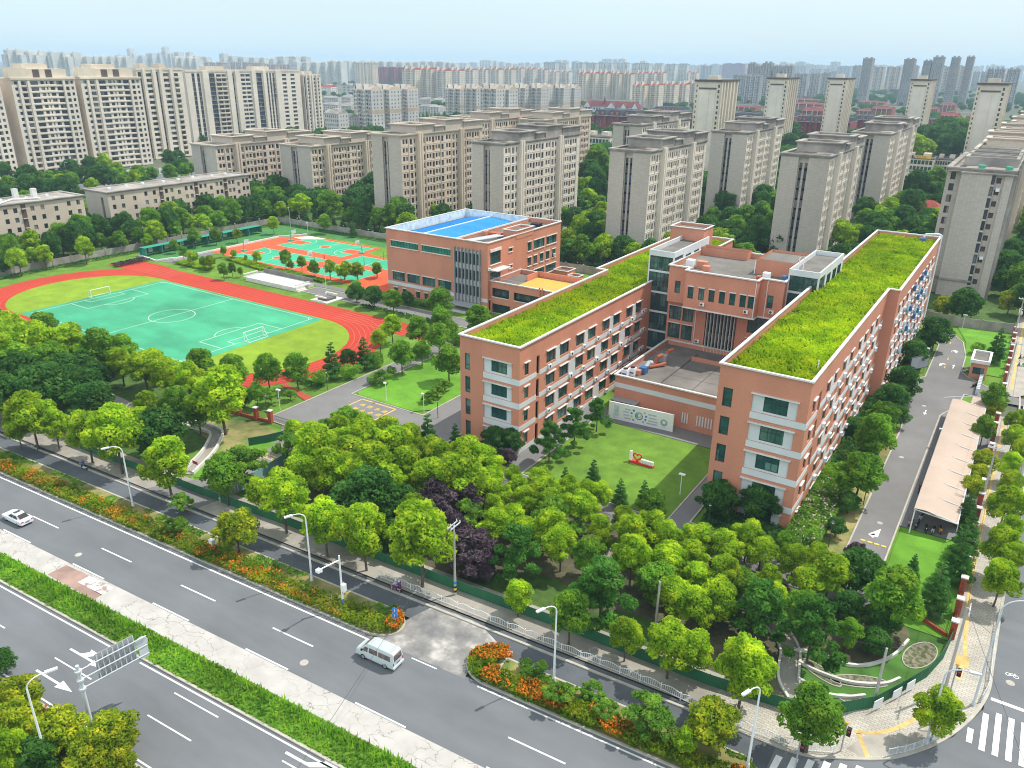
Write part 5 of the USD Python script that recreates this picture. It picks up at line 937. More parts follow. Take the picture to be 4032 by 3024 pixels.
FARP = {
 'cream_slab': (gen('class_cream_slab', cols=[(1, 2.4, .9, 2.3), (3.2, 5.4, .4, 2.5), (10.2, 12.2, .4, 2.5), (13.2, 15.4, .7, 2.4), (16.2, 18.2, .4, 2.5), (25, 27, .4, 2.5), (27.8, 29.2, .9, 2.3)], towers=[(6.4, 9.6, 5.5), (20.2, 23.6, 5.5)], roof='hip', roofm='roof_red', floors=12), 30, 36, 'cream block with lift towers and red roof edges'),
 'white_slab': (gen('class_white_slab', wallm='grey_white', cols=[(1, 2.6, .6, 2.4), (3.2, 5.0, .4, 2.5), (9, 11.6, .3, 2.6), (12.4, 14, .8, 2.4), (14.8, 17.2, .3, 2.6), (21.6, 24, .3, 2.6), (24.8, 26.6, .6, 2.4), (27.4, 29, .6, 2.4)], towers=[(5.8, 8.2, 4.2), (18.2, 20.8, 4.2)], roof='hip', roofm='brown_plain', floors=10, bands=[(12, 15, 'brown_plain')], towerm='pale_plain', balcony=[(9, 11.6), (21.6, 24)]), 30, 30, 'white block with glazed balconies and tan roof edge'),
 'pale_slab': (gen('class_pale_slab', wallm='pale_plain', cols=cl_(30, 8, 2.0, .4, 2.5), towers=[(8, 11, 3.0), (20, 23, 3.0)], floors=18, roofm='blue_cap', towerm='pale_plain'), 30, 54, 'tall pale apartment tower in the distance'),
 'grey_slab': (gen('class_grey_slab', wallm='grey_plain', cols=cl_(30, 7, 2.2, .4, 2.6), piers=[(4.2, 5.2), (12.5, 13.6), (20.8, 21.8)], floors=16, towerm='grey_white', balcony=[(14.4, 17.0), (22.6, 25.4)]), 30, 48, 'grey apartment tower with pale piers'),
 'twin_slab': (gen('class_twin_slab', wallm='brown_plain', cols=cl_(30, 7, 2.0, .4, 2.5), towers=[(6.2, 8.8, 3.5), (20, 22.4, 3.5)], floors=18, towerm='cream_light', balcony=[(9.8, 13), (23.4, 26.4)]), 30, 54, 'tan and cream tower with white balconies'),
 'brick_slab': (gen('class_brick_slab', wallm='brick_dark', cols=cl_(30, 7, 2.0, .6, 2.4), piers=[(7, 9.5), (19, 21.5)], floors=13, roofm='brick_dark', towerm='brick_mid'), 30, 39, 'dark red brick apartment slab in the distance'),
 'brown_block': (gen('class_brown_block', wallm='brown_plain', cols=cl_(30, 9, 1.9, .4, 2.6, .4), piers=[(.2, 1.6), (9.5, 11), (19.5, 21)], floors=15, towerm='cream_light'), 30, 45, 'tan block with open balconies above the striped tower roof'),
 'shaft_tower': (gen('class_shaft_tower', wallm='beige_plain', cols=cl_(30, 8, 1.3, .9, 2.3), piers=[(9, 10.5), (14, 16), (20, 21.5)], floors=17), 30, 51, 'lone beige tower with arched roof frame, upper left of centre'),
 'office_block': (gen('class_office_block', wallm='brick_dark', cols=cl_(60, 9, 5.2, .5, 2.6), W=60, D=20, floors=18), 60, 54, 'wide dark office block on the skyline'),
 'red_row': (gen('class_red_row', wallm='brick_mid', cols=cl_(30, 8, 1.4, .9, 2.3), floors=5, roof='hip', roofm='roof_maroon', piers=[(7, 7.6), (14.8, 15.4), (22, 22.6)], towerm='pale_plain'), 30, 17.5, 'brick row house with maroon hipped roof'),
 'low_house': (gen('class_low_house', wallm='grey_white', cols=cl_(30, 7, 2.0, .7, 2.3), floors=4, roof='hip', roofm='roof_grime'), 30, 14.5, 'low grey house row with weathered roof'),
 'grey_hall': (gen('class_grey_hall', wallm='grey_white', cols=cl_(30, 4, 4.0, 1, 2.5), floors=4), 30, 14, 'low grey commercial hall with pale roof box'),
 'villa': (gen('class_villa', wallm='cream_light', cols=cl_(30, 6, 2.0, .9, 2.4), floors=3, roof='hip', roofm='roof_red'), 30, 11.5, 'white hall with red hipped roof at the wood edge'),
 'haze_tower': (gen('class_haze_tower', wallm='grey_plain', cols=cl_(24, 6, 1.8, .5, 2.5), W=24, D=16, floors=24, piers=[(.3, 2), (11, 13)], towerm='grey_plain'), 24, 72, 'slim grey tower standing on the right skyline'),
 'shop_row': (gen('class_shop_row', wallm='cream_plain', cols=cl_(30, 8, 2.8, .6, 3.2), floors=2, FH=4.0, bands=[(8.1, 9.3, 'brown_dark')], glass='glass_tower'), 30, 9.6, 'low shop building with dark parapet'),
}
mp = proto('class_mansard_row')   # dark brick walls with black mansard roofs, bay by bay
wm = M(); mops = [(a, a + 1.3, k * 3 + .8, k * 3 + 2.3) for a in (2, 5, 11.5, 14.5, 21, 24, 27.5) for k in range(5)]; wall(wm, (0, 0), (1, 0), 30, 0, 15, mops, .3); wall(wm, (30, 0), (0, 1), 14, 0, 15); wall(wm, (30, 14), (-1, 0), 30, 0, 15); wall(wm, (0, 14), (0, -1), 14, 0, 15)
for a in (0, 8.3, 17.2, 26.4): wm.box(a, a + 1.6, -.8, 0, 0, 15)
wm.build('wall', 'brick_dark', mp)
for op in mops: win_flat(mp, (0, 0), (1, 0), op, .25, 'glass_far')
M().box(-.4, 30.4, -1, 14.4, 15, 15.5).build('eaves', 'grey_plain', mp)
for a in (0, 10.2, 20.4):
    M().add([(a + .2, -.6, 15.5), (a + 9.4, -.6, 15.5), (a + 9.4, 14, 15.5), (a + .2, 14, 15.5), (a + 1.4, 1.0, 19.5), (a + 8.2, 1.0, 19.5), (a + 8.2, 12.5, 19.5), (a + 1.4, 12.5, 19.5)], [[0, 1, 5, 4], [1, 2, 6, 5], [2, 3, 7, 6], [3, 0, 4, 7], [4, 5, 6, 7]]).build('mansard', 'roof_black', mp)
    for q in (2.6, 6.2): M().box(a + q, a + q + 1.2, -.5, 1.5, 16, 18).build('dormer', 'brick_mid', mp)
FARP['mansard_row'] = (mp, 30, 19.5, 'dark red brick row with black mansard roof bays')
FAR = {
 'shaft_tower': '''-1313 1369 66 52.7''',
 'brick_slab': '''-1525 1676 31 40.9; -1509 1698 26 41; -1501 1721 39 40.3; -1536 1808 41 39.5; -1518 1837 41 40.2; -1492 1861 18 39.3; -1610 2036 71 37.1; -1569 2079 38 36.3''',
 'cream_slab': '''-941 1095 34 45.2; -923 1116 33 46; -895 1124 30 43.9; -960 1249 31 42.8; -1041 1400 33 42.9; -1050 1460 32 42.8; -969 1389 32 44.6; -987 1466 29 44.3; -1155 1760 34 44.6; -1137 1786 34 43.1; -1120 1812 36 41.5; -1099 1838 32 36.4; -1083 1866 38 36.6; -710 1286 23 41.9; -695 1301 18 42; -685 1316 24 42.2; -668 1333 21 41.1; -654 1349 22 41.2; -718 1539 27 40.8; -699 1557 19 40.9; -687 1572 20 41.8; -472 1007 22 32.2; -457 1022 20 32.8; -482 1131 22 31.2; -475 1166 17 30.8; -868 2161 22 38.8; -826 2111 22 38.6; -486 1214 10 30.9; -479 1224 17 30.9; -202 2983 31 39.7; -180 3148 39 38.2''',
 'white_slab': '''-537 556 27 34.4; -534 581 22 34; -541 614 23 33.5; -552 711 24 31.9; -522 704 20 32.7; -461 648 22 35.2; -451 666 13 34.3; -485 739 20 33.7; -471 751 18 33.8; -516 835 24 32.2; -499 848 18 31.5; -495 871 15 31.1''',
 'pale_slab': '''-1269 2098 50 58.9; -1239 2133 33 58.3; -1176 2097 44 58.7; -1150 2134 39 58.1; -1130 2174 52 59.6; -1096 2221 44 60.1; -1036 2195 68 58.7; -986 2240 28 59.2; -903 2123 35 57.6; -879 2155 31 58.9''',
 'low_house': '''-798 804 20 15.4; -665 669 18 13.8; -544 546 15 12.7; -728 879 24 12.3; -714 891 21 11.8; -645 778 39 9.6; -911 878 40 8.5; -745 718 31 10.6; -544 525 22 17.6''',
 'grey_slab': '''-1150 3042 51 53.5; -498 1481 24 41.2; -441 1363 34 41.8; -426 1613 29 43.7; -422 1716 22 43.9; -415 1779 21 44.5; -468 1500 20 56.2; -435 1500 17 56.6; -418 1500 21 56.8; -1017 3846 57 55.6; -876 3537 54 46.4; -831 3591 24 46.8; -675 3012 25 41.6; -801 3681 61 56.3; -496 2466 26 59.2; -475 2495 28 55.6; -480 1500 15 60.5; -454 1500 20 61.5; -207 2542 18 47.5; -190 2562 15 47.7; -104 1500 10 56.5; -94 1500 16 56.7; -77 1500 21 56.4''',
 'office_block': '''-1369 3898 122 63.8''',
 'twin_slab': '''-386 2120 34 57.1; -368 2223 37 57.5; -347 2376 34 60.7; -317 2419 42 60.2; -243 2151 34 59.6; -213 2189 35 60.9''',
 'haze_tower': '''-288 1500 19 70.7; -225 1500 20 70; -196 1500 14 67.9; -183 1500 19 73.7; -157 1500 15 73.2; -136 1500 13 73.9''',
 'manor': '''-484 891 75 14.7''',
 'red_row': '''-341 1027 34 10.9; -305 1160 49 11.7; -220 880 26 17.9; -353 1338 49 10.1; -260 1368 46 8.8; -179 1026 27 15.7; -201 1056 22 10.4; -131 1135 10 12.4; -131 1224 23 14.2; -93 889 19 18; -85 1068 7 8.2''',
 'mansard_row': '''-342 652 51 21; -362 828 35 16.2; -283 712 21 19.7; -282 766 38 17.3; -249 736 33 18.4; -240 825 32 15.7; -182 715 34 19.5; -156 765 9 16.6; -158 821 20 16.2; -110 709 15 21.8; -100 729 26 20.4''',
 'brown_block': '''-2023 1507 106 47.8; -1984 1568 95 48.5; -1937 1608 44 47.9; -1931 1639 65 44.1; -1910 1678 66 44.5''',
 'shop_row': '''-285 527 23 10.9; -73 544 18 8.7; -56 554 12 7.8''',
 'grey_hall': '''-1046 1056 51 19.9; -1063 1158 81 17.2''',
 'villa': '''-1787 1724 61 9.3; -1135 1094 30 16.5''',
}
SKYLINE = '''-2067 1009 18 73.9; -2060 1024 21 73.4; -2050 1044 34 71.2; -2039 1065 24 70.8; -2028 1085 32 70.3; -2070 1003 14 64; -2015 1108 25 69.3; -2004 1128 21 69.4; -2013 1113 36 60.6; -2002 1132 18 60.9; -1993 1149 32 60.8; -1982 1166 18 61; -1974 1180 20 61.6; -1965 1195 23 61.5; -1956 1210 18 61.7; -1947 1224 23 61.4; -2023 1094 20 58.6; -2058 1027 43 63.5; -2044 1055 43 63.9; -2031 1079 29 62.6; -3036 1935 21 92.8; -3029 1945 14 77.5; -2967 2039 21 99.8; -2997 1994 42 76.9; -2980 2020 32 77.3; -2958 2052 25 76.5; -3017 1965 42 68.2; -3057 1902 53 68.5; -2451 1730 22 79.1; -2431 1758 21 78.2; -2458 1719 7 74.7; -2421 1771 19 67.4; -2403 1795 38 64.3; -2368 1842 24 75.6; -2351 1863 25 68.9; -2333 1887 41 65.7; -2311 1913 41 64.9; -2290 1938 37 64.1; -2269 1963 29 61.6; -2249 1986 41 69.2; -2223 2014 47 69.7; -2198 2041 38 69.1; -1802 1262 13 61.8; -1795 1272 17 61.1; -1785 1286 19 62.1; -1776 1298 19 60.6; -1628 1480 28 54.5; -1612 1497 26 53.3; -1596 1514 28 53.2; -1580 1531 24 53.8; -1566 1546 24 57.2; -1552 1559 20 56.6; -1818 1859 28 57.2; -1801 1875 23 55.7; -1783 1892 33 56.4; -1762 1912 31 57.2; -1743 1929 28 57; -1723 1947 31 56.4; -1702 1965 31 55.9; -1683 1982 26 55.7; -1665 1997 26 56; -1647 2012 26 59.1; -1629 2027 26 58.2; -1608 2043 33 58.5; -1589 2058 18 55.5; -1576 2068 20 55; -2508 3369 66 53.7; -2464 3401 54 56.4; -2414 3437 70 67; -2377 3463 21 65.3; -2348 3482 29 60.4; -2321 3500 42 55.5; -2294 3518 29 52.3; -2268 3535 37 57.9; -2241 3552 29 59.3; -2221 3564 16 53.2; -2199 3578 33 58.8; -2113 3630 37 72.2; -2084 3647 31 71.9; -2038 3672 33 69.6; -1992 3697 23 66.7; -1963 3713 37 63.5; -1931 3730 19 69.2; -1901 3745 56 80; -1865 3763 25 79.4; -1837 3777 35 80.8; -1745 3821 29 72.4; -1694 3843 49 58; -1636 3868 41 55.2; -1588 3888 50 55.8; -1522 3915 37 56.6; -1489 3927 25 58.7; -1470 3934 14 62.4; -1425 3951 41 62.9; -1398 3961 16 59.1; -1326 3985 29 68.2; -1289 3997 19 67.2; -1256 4008 33 68.3; -1231 4016 25 66.8; -1192 4027 56 69; -1151 4039 31 61; -1125 4047 37 74.4; -1092 4055 33 69.4; -1053 4066 47 77.2; -1021 4074 29 68.2; -1002 4079 16 66; -971 4086 62 64.1; -934 4095 29 61.8; -904 4102 47 78.7; -864 4110 41 61; -838 4116 26 61.3; -879 4515 36 63.8; -806 4529 18 68.2; -774 4534 43 67.5; -741 4540 41 63.6; -692 4548 23 67.7; -480 4575 18 64.2; -362 4586 32 66.2; -344 4587 16 69.8; -321 4589 14 69.4; -301 4590 18 75.4; -284 4591 25 70.5; -262 4593 25 70.7; -233 4594 38 59.3; -205 4595 27 66.4; -185 4596 30 71.6'''

DEP = {'office_block': 20, 'shop_row': 12, 'low_house': 12, 'mansard_row': 30, 'red_row': 24}
import re
for kind, txt in FAR.items():
    if kind == 'manor': continue
    pr, w0, h0, lab = FARP[kind]; rows = [tuple(map(float, q.split())) for q in txt.split(';')]
    order = sorted(range(len(rows)), key=lambda i: (rows[i][0]) / rows[i][1])
    for rank, i in enumerate(order):
        x, y, W, h = rows[i]; nm = {'low_house': 'low_house', 'red_row': 'row_house', 'mansard_row': 'row_house', 'shop_row': 'shop_building', 'office_block': 'office_block', 'villa': 'villa', 'grey_hall': 'hall'}.get(kind, 'distant_tower')
        W = W * (.82 if kind not in ('shop_row',) else 1.0)
        L_ = lab if len(rows) == 1 else f'{lab}, {ordinal(rank)} from left'
        thing(nm, L_, {'low_house': 'house', 'red_row': 'row house', 'mansard_row': 'row house', 'shop_row': 'shop', 'villa': 'house', 'grey_hall': 'hall'}.get(kind, 'apartment tower'), (x, y, -.3), 0, None, (W / w0, DEP.get(kind, 16) / 14.0, (h + .3) / (h0 + .6)), proto=pr)
# the five slim cream towers at the right
tp = proto('class_slim_tower'); FH = 2.9; fl = 17; H = fl * FH + 1
e0 = [(.6, 1.3, k * FH + .9, k * FH + 2.3) for k in range(fl)]; e1 = [(12.6, 13.6, k * FH + .7, k * FH + 2.4) for k in range(fl)]
w = M(); wall(w, (-14, 0), (1, 0), 14, 0, H, e0 + e1, .3); wall(w, (-14, 30), (0, -1), 30, 0, H); wall(w, (0, 30), (-1, 0), 14, 0, H)
sop = [(a, a + 1.6, k * FH + .7, k * FH + 2.4) for a in (2.0, 6.6, 12, 17, 23) for k in range(fl)]; wall(w, (0, 0), (0, 1), 30, 0, H, sop, .4)
for a in (.2, 4.6, 9.6, 15, 20.4, 26.5): w.box(0, .8, a, a + 1.4, 0, H)
w.build('wall', 'cream_plain', tp); M().box(-11.4, -2.6, -.12, 0, 2, H - 4.5).build('end_panel', 'cream_light', tp); M().box(-6.0, -5.8, -.2, -.12, 2, H - 4.5).build('end_seam', 'beige_plain', tp)
for op in e0 + e1: win_flat(tp, (-14, 0), (1, 0), op, .25)
for op in sop: win_flat(tp, (0, 0), (0, 1), op, .35)
M().box(-14.5, .9, -.6, 30.5, H, H + 1.1).build('roof_edge', 'brown_dark', tp); M().box(-11.8, -2.2, -.35, 0, H - 4.0, H - 3.2).build('end_canopy', 'brown_dark', tp); M().box(-10, -4, 6, 12, H + 1.1, H + 3.5).build('roof_house', 'cream_plain', tp)
for k, (xr, y, wd, h) in enumerate(((-162, 462, 15, 50.3), (-178 + 12, 612, 14, 50.2), (-146 + 10, 660, 13, 50.1), (-92 + 9, 690, 13, 50.0), (-28, 572, 15, 50.0))):
    thing('slim_tower', f'slim cream tower with dark roof edge, {ordinal(k)} from the left of the five', 'apartment tower', (xr, y, -.3), 0, 'five slim cream towers in a row at the right', (wd / 14, 1.2 if k == 4 else 1.0, (h - 1) / H), proto=tp)
# white manor with red roofs
mn = thing('manor_house', 'white manor with red pitched roofs, gables and a small spire in the middle distance', 'house', (-448, 895, 0))
mo = [(a, a + 2.2, z, z + 2.4) for a in (6, 10, 17, 20.5, 24, 31, 41, 44.5, 48, 58, 62) for z in (1.5, 6.5)]
w = M(); wall(w, (-484, 891), (1, 0), 74, 0, 10.5, mo, .4); wall(w, (-410, 891), (0, 1), 16, 0, 10.5); wall(w, (-410, 907), (-1, 0), 74, 0, 10.5); wall(w, (-484, 907), (0, -1), 16, 0, 10.5); w.build('wall', 'white_wall', mn)
for op in mo: win_flat(mn, (-484, 891), (1, 0), op, .3, 'glass_far')
M().add([(-485, 890, 10.5), (-409, 890, 10.5), (-409, 908, 10.5), (-485, 908, 10.5), (-478, 899, 16.5), (-416, 899, 16.5)], [[0, 1, 5, 4], [2, 3, 4, 5], [1, 2, 5, 5], [3, 0, 4, 4]]).build('roof', 'roof_maroon', mn)
for x, ww, h in ((-475, 10, 16), (-443, 12, 15.5), (-427, 9, 14.5), (-412.5, 8, 16)):
    M().add([(x - ww / 2, 889.3, 9), (x + ww / 2, 889.3, 9), (x, 889.3, h), (x - ww / 2, 889.9, 9), (x + ww / 2, 889.9, 9), (x, 889.9, h)], [[0, 1, 2, 2]]).build('gable', 'white_wall', mn)
    M().add([(x - ww / 2 - .6, 889, 8.6), (x, 889, h + .5), (x, 899, h + .5), (x - ww / 2 - .6, 899, 8.6), (x + ww / 2 + .6, 889, 8.6), (x + ww / 2 + .6, 899, 8.6)], [[0, 1, 2, 3], [1, 4, 5, 2]]).build('gable_roof', 'roof_maroon', mn)
M().cyl((-455, 896, 14), (-455, 896, 23), 1.8, .05, 8).build('spire', 'roof_maroon', mn)
t = thing('roof_frame', 'white arched frame on the lone beige tower roof', 'roof frame', (-1276, 1369, 50))
for q in (1, -1): M().path([(-1277 - 10 * q, 1369, 50), (-1277 - 8 * q, 1369, 58), (-1277 - 2 * q, 1369, 61)], .5, n=6).build('arch', 'white_metal', t)
# shop signs
for x0, x1, y, z, m_, lab in ((-73, -66.5, 543.4, 8.9, 'dark_metal', 'dark shop fascia with red letters at the left of the shop row'), (-65.5, -57, 543.4, 8.9, 'paint_yellow', 'yellow shop fascia with red characters by the trees at right')):
    t = thing('shop_sign', lab, 'sign', (x0, y, z)); M().box(x0, x1, y - .3, y - .05, z - 1.6, z).build('board', m_, t); g_ = M()
    for k, ch in enumerate(('jin', 'hua', 'da', 'che')[:3 if m_ == 'dark_metal' else 4]): glyph(g_, ch, (x0 + .6 + 1.4 * k, y - .33, z - 1.35), (1, 0, 0), (0, 0, 1), 1.1, .16)
    g_.build('lettering', 'red_paint', t)
# estate pavilions between the blocks
pv = thing('garden_pavilion', 'pink hipped roof pavilion among the trees beside the tall grey block', 'pavilion', (-37, 372, 0))
M().add([(-44, 366, 3.6), (-30, 366, 3.6), (-30, 378, 3.6), (-44, 378, 3.6), (-39.5, 372, 7), (-34.5, 372, 7)], [[0, 1, 5, 4], [2, 3, 4, 5], [1, 2, 5, 5], [3, 0, 4, 4]]).build('roof', 'roof_red', pv); M().box(-42.5, -31.5, 367.5, 376.5, 0, 3.6).build('wall', 'cream_plain', pv)
pv = thing('stone_pavilion', 'small flat stone pavilion among the trees behind the school wall', 'pavilion', (-127.5, 239, 0)); M().box(-131, -125.5, 236, 243, 2.7, 3.2).build('roof', 'kerb_stone', pv); M().box(-130.4, -126.1, 236.6, 242.4, 0, 2.7).build('wall', 'concrete_wall', pv)
# skyline
SK = proto('class_skyline_tower'); w = M(); so = [(1.2 + 3.1 * i, 3.1 + 3.1 * i, 1.5 + 4.0 * k, 4.0 + 4.0 * k) for i in range(7) for k in range(17)]; wall(w, (0, 0), (1, 0), 24, 0, 70, so, .5); wall(w, (24, 0), (0, 1), 18, 0, 70); wall(w, (24, 18), (-1, 0), 24, 0, 70); wall(w, (0, 18), (0, -1), 18, 0, 70); w.box(6, 17, 5, 13, 70, 73); w.sheet(rect(0, 24, 0, 18), 70); w.build('wall', 'pale_plain', SK)
wm = M()
for op in so: win_flat(None, (0, 0), (1, 0), op, .4, m=wm)
wm.build('window_grid', 'glass_far', SK)
srows = sorted([tuple(map(float, q.split())) for q in SKYLINE.split(';')], key=lambda r: r[0] / r[1])
for k, (x, y, W, h) in enumerate(srows): thing('skyline_tower', f'hazy skyline tower, {ordinal(k)} from the left along the horizon', 'tower', (x - W / 2, y, -.3), 0, 'hazy towers along the horizon', (W / 24, 1.2, h / 71.5), proto=SK)
